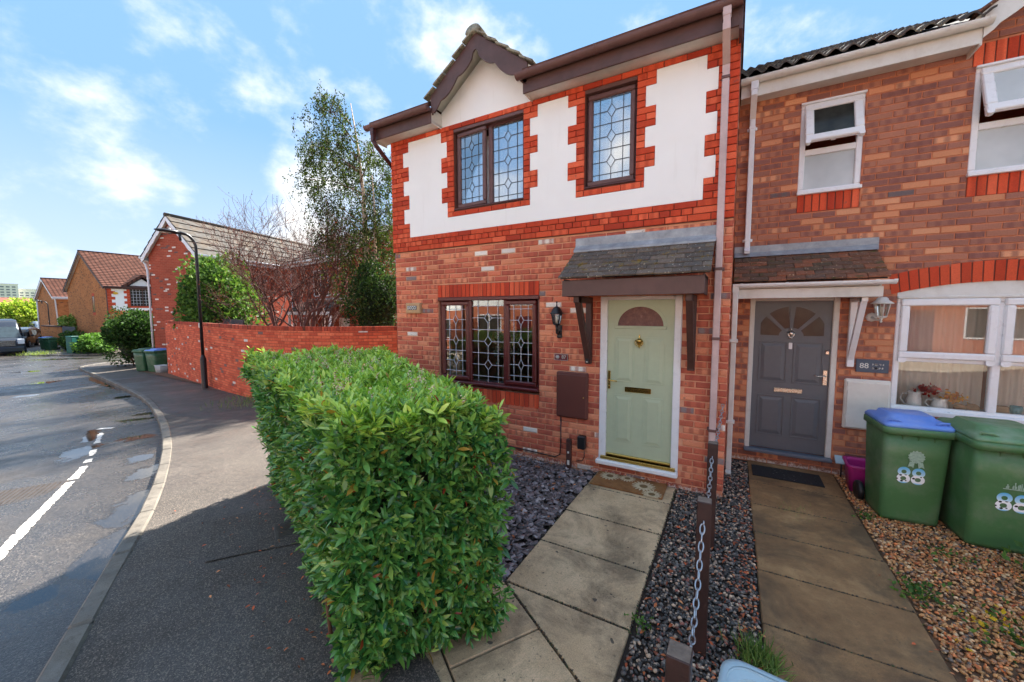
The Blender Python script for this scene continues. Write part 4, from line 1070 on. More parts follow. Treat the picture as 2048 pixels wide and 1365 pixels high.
# clip the bricks round the segmental arch
cc2 = []
for c in cells:
    xm = (c[0]+c[1])/2; zm = (c[2]+c[3])/2
    if P8[0]-.05 < xm < P8[1]+.05 and 2.13 < zm < arch_z(min(max(xm, P8[0]), P8[1]))+.235: 
        if zm < arch_z(min(max(xm, P8[0]), P8[1]))+.20: continue
        cc2.append((c[0], c[1], max(c[2], min(c[3]-.012, arch_z(min(max(xm, P8[0]), P8[1]))+.212)), c[3])); continue
    cc2.append(c)
for i in range(14):     # little gable over the right window
    zc0 = 4.745+i*.0732; hw = 1.075-(zc0-4.745)/.80
    if hw > .1: cc2 += courses(3.12-hw, 3.12+hw, zc0, zc0+.0732, .0732, [], start=3.12+(.11 if i % 2 else 0))
vis = lambda c, d: d+(100 if c[1] > 2.75 or (c[0] < 1.38 and 2.3 < c[2] < 2.7) else 0)
lay('brick', cc2, lambda u, z: ((u, Y8, z), 0.0), PAL88, M_brick88, wall88, 300, .004, .0015, vis)
for (a, b_, z0, z1, n) in ((A8[0], A8[1], 3.212, 3.426, 8), (B8[0], B8[1], 3.197, 3.408, 15), (B8[0]-.03, B8[1]+.03, 4.512, 4.722, 15)):
    q = MB(); q.box(a, b_, Y8+.006, Y8+.1, z0-.003, z1+.003); q = q.build('soldier_course', M_mortard, h88)
    lay('brick', [(a+(b_-a)*i/n+.005, a+(b_-a)*(i+1)/n-.005, z0, z1) for i in range(n)], lambda u, z: ((u, Y8-.003, z), 0.0), PALT, M_trim, q, 300, .003, .001)
# segmental arch of bricks on edge
ar = MB(); n = 22
xs = np.linspace(P8[0]-.06, P8[1]+.06, n+1)
lo = [(x, 2.205+.105*(1-((x-2.4225)/.8075)**2)) for x in xs]
ar.prism([(x, z-.0) for x, z in lo]+[(x+.0, z+.222) for x, z in lo[::-1]], 'y', Y8+.005, Y8+.1)
ar = ar.build('arch', M_mortard, h88)
for i in range(n):
    xa, xb = lo[i][0]+.005, lo[i+1][0]-.005; za, zb = lo[i][1], lo[i+1][1]; sk = -(zb-za)/(xb-xa)*.12; q = MB(); q.col = PALT(None)+(1,)
    lean = (i+.5)/n-.5
    q.prism([(xa, za), (xb, zb), (xb+lean*.06, zb+.215), (xa+lean*.06, za+.215)], 'y', Y8-.003, Y8+.03)
    me = q.mesh('brick'); s_ = random.random(); me.attributes.new("buv", 'FLOAT_VECTOR', 'POINT').data.foreach_set('vector', np.tile([0.0, 0.0, s_], len(q.v)).astype(np.float32))
    obj('brick', me, M_trim, ar)
q = MB(); q.box(P8[0]-.27, P8[0]-.065, Y8-.003, Y8+.03, 2.215, 2.28, .003); q.col = PALT(None)+(1,); 
# white window pieces
def wframe(name, x0, x1, z0, z1, w, y0, y1, parent, mat=M_white, ch=.008):
    b = MB(); bar_frame(b, x0, x1, z0, z1, w, y0, y1, ch); return b.build(name, mat, parent)
def tilt_sash(parent, x0, x1, z0, z1, w, ang, gm):
    """top-hung sash swung outwards about its top edge"""
    Mx = Matrix.Translation((0, Y8+.03, z1)) @ Matrix.Rotation(ang, 4, 'X') @ Matrix.Translation((0, -(Y8+.03), -z1))
    b = MB(); bar_frame(b, x0, x1, z0, z1, w, Y8, Y8+.055, .010)
    for xx in (x0, x1-.05): b.prism([(xx, z0+.012), (xx+.05, z0+.012), (xx+.05, z0-.022), (xx+.025, z0-.03), (xx, z0-.022)], 'y', Y8+.002, Y8+.05)
    b.xf(Mx); b.build('sash', M_white, parent)
    b = MB(); b.box(x0+w, x1-w, Y8+.022, Y8+.028, z0+w, z1-w); b.xf(Mx); b.build('pane', gm, parent)
    b = MB(); b.box((x0+x1)/2-.02, (x0+x1)/2+.02, Y8+.06, Y8+.075, z0+.01, z0+.03); b.xf(Mx); b.build('catch', M_white, parent)
for (x0, x1, z0, z1), zt, gm2 in ((A8, 3.925, M_greyglass), (B8, 3.905, M_frost)):
    w_ = wframe('window', x0, x1, z0, z1, .06, Y8+.012, Y8+.08, h88)
    b = MB(); b.box(x0+.06, x1-.06, Y8+.013, Y8+.08, zt-.035, zt+.035, .006); b.build('transom', M_white, w_)
    b = MB(); b.box(x0-.005, x1+.005, Y8-.03, Y8+.03, z1-.022, z1+.002, .004); b.build('drip_head', M_white, w_)
    b = MB(); b.box(x0-.008, x1+.008, Y8-.045, Y8+.02, z0-.012, z0+.028, .006); b.build('sill', M_white, w_)
    b = MB(); b.box(x0+.06, x1-.06, Y8+.04, Y8+.046, z0+.03, zt-.03); b.build('pane', M_frost, w_)
    tilt_sash(w_, x0+.035, x1-.025, zt+.03, z1-.025, .085, R_(-21), gm2)
# ground floor casement window
w_ = wframe('window', P8[0]+.004, P8[1]-.004, P8[2]+.03, P8[3]-.002, .055, Y8+.01, Y8+.08, h88)
b = MB(); b.box(2.385, 2.455, Y8+.011, Y8+.08, .91, 2.09, .008); b.build('mullion', M_white, w_)
b = MB(); b.box(P8[0], P8[1], Y8-.05, Y8+.02, P8[2]-.005, P8[2]+.055, .01); b.build('sill', M_white, w_)
b = MB(); b.box(P8[0], P8[1], Y8-.02, Y8+.03, 2.135, 2.165, .006); b.box(P8[0], P8[1], Y8+.002, Y8+.03, 2.165, 2.206)
xs = np.linspace(P8[0], P8[1], 20)
b.prism([(x, 2.205+.105*(1-((x-2.4225)/.8075)**2)) for x in xs]+[(P8[1], 2.19), (P8[0], 2.19)], 'y', Y8+.012, Y8+.05); b.build('head_panel', M_whitedirty, w_)
for (a, c) in ((P8[0]+.035, 2.402), (2.440, P8[1]-.035)):
    b = MB(); bar_frame(b, a, c, 1.465, 2.13, .075, Y8-.025, Y8+.03, .012)
    for xx in (a, c-.07): b.prism([(xx, 1.467), (xx+.07, 1.467), (xx+.07, 1.43), (xx+.05, 1.415), (xx+.02, 1.415), (xx, 1.43)], 'y', Y8-.024, Y8+.025)
    b.build('sash', M_white, w_)
    b = MB(); b.box(a+.072, c-.072, Y8+.004, Y8+.01, 1.535, 2.06); b.build('pane', M_glass, w_)
    b = MB(); b.box(a+.015, c-.01, Y8+.045, Y8+.051, .90, 1.45); b.build('pane', M_glass, w_)
    b = MB(); b.box(a, c, Y8+.012, Y8+.08, 1.425, 1.475, .006); b.build('transom', M_white, w_)

# grey door
x0, x1, z0, z1 = D8; DY8 = Y8+.035
b = MB(); b.box(.25, 1.056, DY8, DY8+.05, .185, 2.128, .003); door8 = b.build('door', M_greydoor, h88)
b = MB(); b.box(x0, x0+.058, Y8+.0, Y8+.09, z0+.04, z1, .008); b.box(x1-.06, x1, Y8+.0, Y8+.09, z0+.04, z1, .008); b.box(x0+.058, x1-.06, Y8+.0005, Y8+.09, z1-.033, z1, .006); b.build('door_frame', M_whitedirty, door8)
def sunk(b, a, c, e, g, y):
    i_ = .035
    vs = [(a, y-.004, e), (c, y-.004, e), (c, y-.004, g), (a, y-.004, g), (a+.012, y+.004, e+.012), (c-.012, y+.004, e+.012), (c-.012, y+.004, g-.012), (a+.012, y+.004, g-.012)]
    b.box(a-.008, c+.008, y-.008, y+.001, e-.008, e+.006, .003); b.box(a-.008, c+.008, y-.008, y+.001, g-.006, g+.008, .003); b.box(a-.008, a+.006, y-.008, y+.001, e, g, .003); b.box(c-.006, c+.008, y-.008, y+.001, e, g, .003)
    b.add([(a+.02, y-.001, e+.02), (c-.02, y-.001, e+.02), (c-.02, y-.001, g-.02), (a+.02, y-.001, g-.02), (a+.055, y-.010, e+.055), (c-.055, y-.010, e+.055), (c-.055, y-.010, g-.055), (a+.055, y-.010, g-.055)],
          [(4, 5, 6, 7), (0, 1, 5, 4), (1, 2, 6, 5), (2, 3, 7, 6), (3, 0, 4, 7)])
for (a, c, e, g) in ((.32, .61, 1.08, 1.60), (.69, .978, 1.08, 1.60), (.325, .607, .375, .892), (.695, .983, .375, .892)):
    b = MB(); sunk(b, a, c, e, g, DY8); b.build('panel', M_greydoor, door8)
# sunburst light: four panes between glazing bars
cx8, zb8 = .65, 1.682
def wedge(a0, a1, r0, r1, nn=10):
    inn_ = [(cx8+r0*math.cos(a0+(a1-a0)*i/nn), zb8+r0*.8*math.sin(a0+(a1-a0)*i/nn)) for i in range(nn+1)]
    out_ = []
    for i in range(nn+1):
        a = a0+(a1-a0)*i/nn; x = r1*math.cos(a); z = .372*math.sin(a) if True else 0
        out_.append((cx8+max(-.33, min(.33, x*1.18)), zb8+min(z, .372)))
    return out_+inn_[::-1]
for a0, a1 in ((0.02, .72), (.86, 1.46), (1.68, 2.28), (2.42, 3.12)):
    b = MB(); b.prism(wedge(a0, a1, .13, .31), 'y', DY8-.004, DY8+.002); b.build('pane', M_glass if False else M_greyglass, door8)
b = MB()
for a in (.79, math.pi/2, 2.35):
    d2 = (math.cos(a), math.sin(a)); n2 = (-d2[1], d2[0])
    p0 = (cx8+.10*d2[0], zb8+.09*d2[1]); p1 = (cx8+.37*d2[0]*1.0, zb8+.39*d2[1])
    b.prism([(p0[0]+n2[0]*.017, p0[1]+n2[1]*.017), (p0[0]-n2[0]*.017, p0[1]-n2[1]*.017), (p1[0]-n2[0]*.017, p1[1]-n2[1]*.017), (p1[0]+n2[0]*.017, p1[1]+n2[1]*.017)], 'y', DY8-.012, DY8+.001)
b.build('glazing_bar', M_greydoor, door8)
b = MB(); b.box(.496, .796, DY8-.016, DY8+.001, .948, 1.005, .004); b.box(.51, .782, DY8-.02, DY8-.012, .958, .995, .003); b.build('letterbox', M_chrome, door8)
b = MB(); b.box(.992, 1.038, DY8-.014, DY8+.001, 1.075, 1.268, .005); b.tube([(1.015, DY8-.01, 1.195), (1.015, DY8-.05, 1.195), (1.0, DY8-.055, 1.195), (.93, DY8-.055, 1.19), (.90, DY8-.05, 1.2)], .008, 8); b.build('handle', M_chrome, door8)
b = MB(); b.box(1.003, 1.043, DY8-.022, DY8+.001, 1.462, 1.52, .006); b.lathe([(.02, 0), (.02, .01), (.012, .014)], 12, (1.023, DY8-.022, 1.5)); b.build('lock', M_chrome, door8)
b = MB(); b.box(.63, .668, DY8-.012, DY8+.001, 1.512, 1.595, .004); b.build('door_viewer', M_white, door8)
b = MB(); b.lathe([(.002, .13), (.014, .125), (.006, .115), (.006, .105), (.03, .085), (.036, .07), (.024, .03), (.012, .018), (.02, .01), (.018, 0)], 12, (.648, DY8-.015, 1.648))
b.tube([(.612, DY8-.03, 1.735), (.615, DY8-.03, 1.70), (.632, DY8-.032, 1.668), (.648, DY8-.034, 1.658), (.664, DY8-.032, 1.668), (.681, DY8-.03, 1.70), (.684, DY8-.03, 1.735)], .006, 6); b.build('knocker', M_chrome, door8)
b = MB(); b.box(x0-.005, x1+.005, Y8-.075, Y8+.05, .132, .178, .008); b.build('sill', simple('grey_sill', C(96, 104, 116), .45), door8)

# canopy of the neighbour
b = MB(); b.box(.02, 1.35, Y8-.52, Y8-.01, 2.27, 2.285); b.box(1.33, 1.35, Y8-.52, Y8-.002, 2.15, 2.27); can8 = b.build('canopy', M_whitedirty, h88)
b = MB(); b.box(.0, 1.36, Y8-.54, Y8-.521, 2.15, 2.262, .004); b.build('fascia', M_whitedirty, can8)
pA8, pB8 = Vector((0, Y8-.015, 2.70)), Vector((0, Y8-.57, 2.335)); dv8 = pB8-pA8; n8 = Vector((0, dv8.z, -dv8.y)).normalized(); n8 = n8 if n8.z > 0 else -n8
b = MB(); b.quad((.0, pA8.y, pA8.z-.006), (1.385, pA8.y, pA8.z-.006), (1.385, pB8.y+.02, pB8.z+.005), (.0, pB8.y+.02, pB8.z+.005)); b.build('roof_deck', M_darkgap, can8)
tile_roof(can8, -.012, 1.40, pA8, dv8.normalized(), n8, dv8.length, 7, 8, M_ctile88, [C(120, 80, 60), C(92, 74, 60), C(152, 92, 64), C(78, 72, 58), C(106, 84, 72)], jit=.009)
b = MB(); b.box(-.02, 1.42, Y8-.028, Y8-.001, 2.70, 2.843, .004)
b.add([(-.015, Y8-.025, 2.765), (1.415, Y8-.025, 2.765), (1.40, Y8-.12, 2.695), (-.015, Y8-.12, 2.695)], [(0, 1, 2, 3)]); b.build('flashing', M_flash, can8)
def gutter_run(parent, x0, x1, y, z, r, mat, brk, sq=False):
    n = 10; b = MB()
    outer = [(y+r*math.cos(math.pi+math.pi*i/n), z+r*math.sin(math.pi+math.pi*i/n)) for i in range(n+1)]
    inner = [(y+(r-.005)*math.cos(math.pi+math.pi*i/n), z+(r-.005)*math.sin(math.pi+math.pi*i/n)) for i in range(n+1)][::-1]
    b.prism(outer+inner, 'x', x0, x1); b.prism(outer, 'x', x0-.004, x0); b.prism(outer, 'x', x1, x1+.004); g = b.build('gutter', mat, parent)
    for x in brk:
        b = MB(); o2 = [(y+(r+.006)*math.cos(math.pi+math.pi*i/n), z+.004+(r+.006)*math.sin(math.pi+math.pi*i/n)) for i in range(n+1)]
        b.prism(o2+outer[::-1], 'x', x, x+.03); b.build('gutter_bracket', mat, g)
    return g
gutter_run(can8, -.015, 1.435, Y8-.595, 2.322, .045, M_white, (.06, .5, 1.27, 1.41))
b = MB(); b.box(-.02, .05, Y8-.625, Y8-.565, 2.22, 2.29, .006); sqpipe(b, .014, Y8-.595, .03, 2.24, .06); b.box(-.03, .06, Y8-.64, Y8-.55, 1.62, 1.66, .004); b.box(-.03, .06, Y8-.64, Y8-.55, .62, .655, .004)
b.prism([(Y8-.625, .03), (Y8-.565, .03), (Y8-.565, .0), (Y8-.68, -.02), (Y8-.68, .01)], 'x', -.016, .044); b.build('downpipe', M_whitedirty, h88)
b = MB(); b.box(1.197, 1.264, Y8-.06, Y8-.001, 1.335, 2.15, .006); b.prism([(Y8-.48, 2.15), (Y8-.41, 2.15), (Y8-.06, 1.52), (Y8-.06, 1.42)], 'x', 1.203, 1.258); b.box(1.203, 1.258, Y8-.48, Y8-.05, 2.10, 2.149, .004); b.build('bracket', M_white, can8)
# eaves
b = MB(); b.box(NX0+.01, 2.02, Y8-.255, Y8-.235, 4.615, 4.78, .004); fa8 = b.build('fascia', M_whitedirty, h88)
b = MB(); b.box(NX0+.01, 2.02, Y8-.236, Y8+.01, 4.652, 4.662); b.build('soffit', M_soffit, fa8)
b = MB(); b.box(2.005, 2.022, Y8-.25, Y8+.03, 4.60, 4.80); b.build('box_end', M_whitedirty, fa8)
gutter_run(h88, NX0+.01, 2.06, Y8-.31, 4.80, .055, M_whitedirty, (.03, .4, 1.2, 1.75, 2.02))
b = MB(); b.box(.085, .165, Y8-.345, Y8-.275, 4.66, 4.76, .006); b.prism([(Y8-.34, 4.67), (Y8-.28, 4.67), (Y8-.02, 4.50), (Y8-.02, 4.42), (Y8-.08, 4.42), (Y8-.34, 4.60)], 'x', .093, .157)
sqpipe(b, .125, Y8-.05, 2.80, 4.45, .062); b.prism([(Y8-.08, 2.82), (Y8-.02, 2.82), (Y8-.02, 2.77), (Y8-.12, 2.74), (Y8-.13, 2.77)], 'x', .095, .155); dp8 = b.build('downpipe', M_white, h88)
for z in (4.30, 2.90):
    b = MB(); b.box(.07, .18, Y8-.02, Y8-.001, z, z+.035, .003); b.box(.09, .16, Y8-.086, Y8-.015, z+.004, z+.03, .003); b.build('pipe_clip', M_white, dp8)
# pantiled roof
RY0, RZ0 = Y8-.33, 4.83; RP8 = math.tan(R_(27.6)); RYR = 5.6
b = MB(); roofslab(b, NX0-.02, 2.05, RY0+.03, RZ0-.05, RYR, RZ0-.05+RP8*(RYR-RY0-.03), .04); roofslab(b, 2.05, 4.19, Y8+.3, RZ0-.05+RP8*(Y8+.3-RY0-.03), RYR, RZ0-.05+RP8*(RYR-RY0-.03), .04); roofslab(b, 4.19, NX1, RY0+.03, RZ0-.05, RYR, RZ0-.05+RP8*(RYR-RY0-.03), .04); roofslab(b, NX0-.02, NX1, 10.0, RZ0-.05, RYR, RZ0-.05+RP8*(RYR-RY0), .04)
roof8 = b.build('roof', M_darkgap, h88)
tw, gl_ = .30, .33; var = []
for v in range(6):
    q = MB(); q.col = [C(84, 74, 68), C(98, 86, 76), C(72, 66, 64), C(108, 98, 82), C(90, 70, 60), C(78, 76, 72)][v]; n = 14; vs = []; fs = []
    for i in range(n+1):
        x = tw*i/n; z = .024*math.cos(2*math.pi*(x/(tw/2))) 
        for (s_, dz) in ((0, .012), (gl_*1.12, -.008)): vs += [(x, s_, z+dz)]
    for i in range(n): fs.append((2*i, 2*i+2, 2*i+3, 2*i+1))
    for i in range(n+1): vs.append((tw*i/n, 0, .024*math.cos(2*math.pi*(i/n*2))-.006))
    bse = 2*(n+1)
    for i in range(n): fs.append((2*i, bse+i, bse+i+1, 2*i+2))
    q.add(vs, fs, True); var.append(q.mesh('tile'))
cosr = math.cos(math.atan(RP8)); nrow = int((RYR-RY0)/cosr/gl_)+1
for r in range(nrow):
    for c_ in range(7 if r > 3 else 7):
        y = RY0+.01+r*gl_*cosr; o = obj('tile', random.choice(var), M_pantile, roof8, (NX0+.0+c_*tw, y, RZ0+.035+(y-RY0)*RP8))
        o.rotation_euler = (math.atan(RP8), random.uniform(-.006, .006), 0)
# right gable with white scalloped bargeboard
gb = MB(); gxa, gza = 2.02, 4.74
pts_t = []; pts_b = []
for i in range(31):
    t = i/30; x = gxa+t*1.1; zt = 4.90+t*1.1*.80; d_ = .19+.05*abs(math.sin(t*math.pi*2.2)); 
    if t < .09: d_ = .24
    pts_t.append((x, zt)); pts_b.append((x, zt-d_))
for i in range(30): gb.prism([pts_t[i], pts_t[i+1], pts_b[i+1], pts_b[i]], 'y', Y8-.27, Y8-.245)
for i in range(30): gb.prism([(6.24-pts_t[i][0], pts_t[i][1]), (6.24-pts_t[i+1][0], pts_t[i+1][1]), (6.24-pts_b[i+1][0], pts_b[i+1][1]), (6.24-pts_b[i][0], pts_b[i][1])], 'y', Y8-.27, Y8-.245)
gbo = gb.build('bargeboard', M_whitedirty, h88)
b = MB()
for s_ in (-1, 1):
    x_e, x_a = 3.12+s_*1.16, 3.12; z_e, z_a = 4.86, 5.80
    b.add([(x_e, Y8-.26, z_e), (x_a, Y8-.26, z_a), (x_a, Y8+1.6, z_a), (x_e, Y8+1.6, z_e), (x_e, Y8-.26, z_e-.03), (x_a, Y8-.26, z_a-.03), (x_a, Y8+1.6, z_a-.03), (x_e, Y8+1.6, z_e-.03)], [(0, 1, 2, 3), (4, 7, 6, 5), (0, 4, 5, 1), (0, 3, 7, 4)])
b.build('gable_roof', M_soffit, gbo)
q = MB(); q.col = C(112, 68, 54); q.box(-.115, .115, -.16, .16, -.014, .014, .005); tm = q.mesh('tile')
for r in range(7):
    for c_ in range(5):
        t = (r+.5)/7; o = obj('tile', tm, M_ctile88, gbo, (1.96+1.16*t, Y8-.29+.15+c_*.31, 4.87+.94*t+.012)); o.rotation_euler = (0, -math.atan(.81)+R_(7), random.uniform(-.02, .02))
# ================================================================== garden wall
GW = smooth_path([(-20.9, 2.32), (-18, 1.86), (-15.2, 1.42), (-11.5, .88), (-9.6, .98), (-8.3, 1.42), (-7.45, 2.12), (-6.6, 3.2), (-5.7, 4.3), (-4.9, 4.9)], .05)
GL = np.concatenate([[0], np.cumsum(np.linalg.norm(np.diff(GW, axis=0), axis=1))])
def gframe(u, z):
    x = np.interp(u, GL, GW[:, 0]); y = np.interp(u, GL, GW[:, 1]); e = .06
    dx = np.interp(u+e, GL, GW[:, 0])-np.interp(u-e, GL, GW[:, 0]); dy = np.interp(u+e, GL, GW[:, 1])-np.interp(u-e, GL, GW[:, 1])
    return (x, y, z), math.atan2(dy, dx)
GT = 1.64; CHW = .0745
gwall = thing('garden_wall', 'tall curved red brick garden wall with brick on edge coping along the pavement', 'wall', (0, 0, 0))
b = MB(); us = np.arange(0, GL[-1], .18); L_, R2 = [], []
for u in us:
    (x, y, z), a = gframe(u, 0); nx, ny = math.sin(a), -math.cos(a); zb = gz(x)-.2
    L_.append([(x-nx*.008, y-ny*.008, zb), (x-nx*.008, y-ny*.008, GT-.006), (x-nx*.20, y-ny*.20, GT-.006), (x-nx*.20, y-ny*.20, zb)])
b.loft(L_, False, True); b.build('core', M_mortarw, gwall)
cells = [c for c in courses(.01, GL[-1]-.02, -.745, GT-.112, CHW, []) if c[3] > gz(gframe((c[0]+c[1])/2, 0)[0][0])-.04]
cop = []; u = .01
while u < GL[-1]-.09: cop.append((u+.004, u+.071, GT-.106, GT)); u += .075
def gkey(c, d):
    (x, y, z), a = gframe((c[0]+c[1])/2, (c[2]+c[3])/2)
    return d+(60 if (x > -10.9 and c[3] < 1.30) or x > -6.9 else 0)
lay('brick', cells, gframe, PALW, M_gwall, gwall, 300, .004, .003, gkey)
b = MB()
copo = MB(); copo.box(0, .001, 0, .001, 0, .001)
cp = obj('coping', None, None, gwall)
lay('brick', cop, gframe, lambda c: pick([C(186, 84, 60), C(170, 72, 52), C(146, 66, 50), C(110, 62, 46)], [5, 4, 2, 1]), M_gwall, cp, 290, .004, .003, gkey)

# ================================================================== street lamp
def street_lamp(base, hz_, armv, label, group, sc_=1.0):
    L = thing('street_lamp', label, 'street lamp', base, 0, group); ax = Vector(armv)
    b = MB(); b.lathe([(.10*sc_, -.05), (.083, .0), (.083, .93), (.078, .96), (.05, 1.05), (.046, 1.07)], 16); b.build('base', M_black, L)
    top = hz_-.62; r = .55
    pts = [(0, 0, 1.02), (0, 0, top-.4)]
    for i in range(9):
        a = math.pi/2*i/8; pts.append((ax.x*r*.62*(1-math.cos(a)), ax.y*r*.62*(1-math.cos(a)), top-.02+r*.78*math.sin(a)))
    e = Vector(pts[-1]); pts.append(tuple(e+ax*.10+Vector((0, 0, .01))))
    b = MB(); b.tube(pts, [.043]*2+[.042]*5+[.040]*5, 12); b.build('column', M_black, L)
    h0 = e+ax*.05; b = MB(); rings = []
    for (t, w, hh) in ((0, .045, .045), (.06, .075, .065), (.13, .13, .062), (.38, .14, .055), (.51, .10, .036), (.58, .03, .015)):
        c = h0+ax*t+Vector((0, 0, .012*t)); side = Vector((-ax.y, ax.x, 0))
        rings.append([tuple(c+side*w*math.cos(a)+Vector((0, 0, hh*math.sin(a)))) for a in np.linspace(0, 2*math.pi, 14, endpoint=False)])
    b.loft(rings); b.build('lamp_head', M_black, L)
    c = h0+ax*.28+Vector((0, 0, -.040)); b = MB(); side = Vector((-ax.y, ax.x, 0))
    b.loft([[tuple(c+ax*(.16*math.cos(a))+side*(.075*math.sin(a))+Vector((0, 0, z))) for a in np.linspace(0, 2*math.pi, 16, endpoint=False)] for z in (0.0, -.012)]); b.build('lens', M_whitedirty, L)
    b = MB(); b.lathe([(.03, 0), (.035, .01), (.03, .05), (.0, .055)], 10, tuple(h0+ax*.22+Vector((0, 0, .045)))); b.build('light_sensor', M_whitedirty, L)
    b = MB(); b.tube([tuple(h0+ax*.0+Vector((0, 0, -.03))), tuple(h0+ax*(-.02)+Vector((0, 0, -.24)))], .034, 8); b.build('spigot', M_black, L)
    b = MB(); b.box(-.03, .03, -.0545, -.045, 1.95, 2.10); b.build('label_plate', M_whitedirty, L)
    return L
lp = at(411, 776)
street_lamp((lp.x, lp.y-.02, lp.z), 5.07, (-.08, -.997, 0), 'black street lamp standing against the curved red garden wall', 'street lamps along the road')
street_lamp((-59.0, 6.0, gz(-59)+.2), 4.25, (-.35, -.93, 0), 'distant black street lamp in front of the far orange brick gable', 'street lamps along the road')

# ================================================================== foliage tools
def frame_from(dirv, nrmv):
    y = dirv/np.linalg.norm(dirv, axis=1)[:, None]; x = np.cross(y, nrmv); x /= np.linalg.norm(x, axis=1)[:, None]+1e-9; z = np.cross(x, y)
    return np.stack([x, y, z], 2)
LEAF_V = np.array([(0, 0, 0), (-.08, .2, .03), (0, .25, 0), (.08, .2, .03), (-.15, .5, .045), (0, .55, -.005), (.15, .5, .045), (-.10, .78, .02), (0, .82, -.03), (.10, .78, .02), (0, 1, -.07)])
LEAF_F = [(0, 2, 1), (0, 3, 2), (1, 2, 5, 4), (2, 3, 6, 5), (4, 5, 8, 7), (5, 6, 9, 8), (7, 8, 10), (8, 9, 10)]
SML_V = np.array([(0, 0, 0), (-.32, .45, .05), (0, .5, -.03), (.32, .45, .05), (0, 1, 0)]); SML_F = [(0, 2, 1), (0, 3, 2), (1, 2, 4), (2, 3, 4)]
def rnd_dir(n):
    v = rng.normal(0, 1, (n, 3)); return v/np.linalg.norm(v, axis=1)[:, None]
def leaves_at(name, pos, dirs, size, cols, mat, parent, tpl=(SML_V, SML_F), kind='stuff'):
    n = len(pos); nm = np.cross(dirs, rnd_dir(n))+np.array([0, 0, .35]); M = frame_from(dirs, nm)*np.asarray(size).reshape(-1, 1, 1)
    o = scatter(name, tpl[0], tpl[1], M, pos, cols, mat, parent, True); return tag(o, kind=kind)

# ================================================================== the clipped hedge by the path
hedge = thing('hedge', 'clipped glossy evergreen hedge between the pavement and the green door garden', 'hedge', (-3.5, -2.0, 0))
hedge.location = (0, 0, 0)
HA, HB, HC, HD = [np.array(p) for p in ((-1.66, -3.42), (-1.14, -2.72), (-4.72, -2.10), (-4.45, -.75))]
HH = 1.48
def hp(s, t, z): 
    s = np.asarray(s)[:, None]; t = np.asarray(t)[:, None]
    p = (HA*(1-s)+HC*s)*(1-t)+(HB*(1-s)+HD*s)*t
    return np.c_[p, z+np.interp(p[:, 0], [-6, -4], [-.06, 0])]
nL = (HA-HC)/np.linalg.norm(HA-HC); left_n = np.array([nL[1], -nL[0], 0]); left_n = left_n if left_n[1] < 0 else -left_n; near_n = np.array([nL[0], nL[1], 0])
def lump(p): return .045*np.sin(p[:, 0]*3.1+p[:, 2]*2.3)*np.sin(p[:, 1]*2.7+p[:, 2]*3.9+1)+.03*np.sin(p[:, 0]*7+p[:, 1]*6)*np.sin(p[:, 2]*8)
spp, spn, sptop = [], [], []
def face(n, fs, ft, fz, nrm_, top=False):
    s, t, z = fs(n), ft(n), fz(n); p = hp(s, t, z); nn_ = np.tile(nrm_, (n, 1)).astype(float)
    # rounded shoulders
    tz = np.clip((p[:, 2]-(HH-.22))/.22, 0, 1)
    if not top: p -= nn_*(tz**2*.13)[:, None]; nn_ = nn_*(1-.6*tz)[:, None]+np.array([0, 0, 1])*(.6*tz)[:, None]
    low = np.clip((.25-z)/.25, 0, 1)
    if not top: p -= nn_*(low*.06)[:, None]
    p += nn_*lump(p)[:, None]-nn_*rng.uniform(0, .12, n)[:, None]
    lean = np.clip(p[:, 2]/HH, 0, 1)*np.clip((-p[:, 0]-1.6)/3, 0, 1)*np.clip(1-t*1.2, 0, 1)*.27; p += left_n*lean[:, None]; p[:, 2] += .06*np.clip((-p[:, 0]-1.6)/3, 0, 1)*np.clip(p[:, 2]/HH, 0, 1)
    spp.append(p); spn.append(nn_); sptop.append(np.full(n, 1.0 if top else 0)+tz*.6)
U = lambda a, b_: (lambda n: rng.uniform(a, b_, n))
Kc = lambda v: (lambda n: np.full(n, v))
face(1600, U(-.01, 1.01), Kc(0.0), lambda n: rng.uniform(.03, HH, n), left_n)
face(950, Kc(0.0), U(-.02, 1.02), lambda n: rng.uniform(.03, HH, n), near_n)
face(520, U(0, 1), Kc(1.0), lambda n: rng.uniform(.5, HH, n), -left_n)
face(140, Kc(1.0), U(0, 1), lambda n: rng.uniform(.1, HH, n), -near_n)
face(1450, U(.0, 1), U(0.03, .97), Kc(HH-.03), np.array([0, 0, 1.0]), True)
spp = np.vstack(spp); spn = np.vstack(spn); sptop = np.concatenate(sptop); ns = len(spp)
sdir = spn*.75+rng.normal(0, .38, (ns, 3))+np.array([0, 0, .62]); sdir /= np.linalg.norm(sdir, axis=1)[:, None]
per = 9
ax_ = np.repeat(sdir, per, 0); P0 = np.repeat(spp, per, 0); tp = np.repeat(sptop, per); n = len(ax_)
ortho = np.cross(ax_, np.array([.31, .52, .79])); ortho /= np.linalg.norm(ortho, axis=1)[:, None]; orth2 = np.cross(ax_, ortho)
ang = np.tile(np.arange(per)*2.4, ns)+np.repeat(rng.uniform(0, 6, ns), per)+rng.normal(0, .25, n)
rad = ortho*np.cos(ang)[:, None]+orth2*np.sin(ang)[:, None]; lev = np.tile(np.linspace(0, 1, per), ns)
ld = ax_*(.35+.75*lev)[:, None]+rad*(1.0-.45*lev)[:, None]+rng.normal(0, .12, (n, 3)); ld[:, 2] -= .12; ld /= np.linalg.norm(ld, axis=1)[:, None]
pos = P0+ax_*(lev*.05-.03)[:, None]+rng.normal(0, .006, (n, 3)); size = rng.uniform(.054, .112, n)*(1-.25*lev)
Mh = frame_from(ld, ax_+rng.normal(0, .2, (n, 3)))*size[:, None, None]; Mh[:, :, 0] *= 1.0
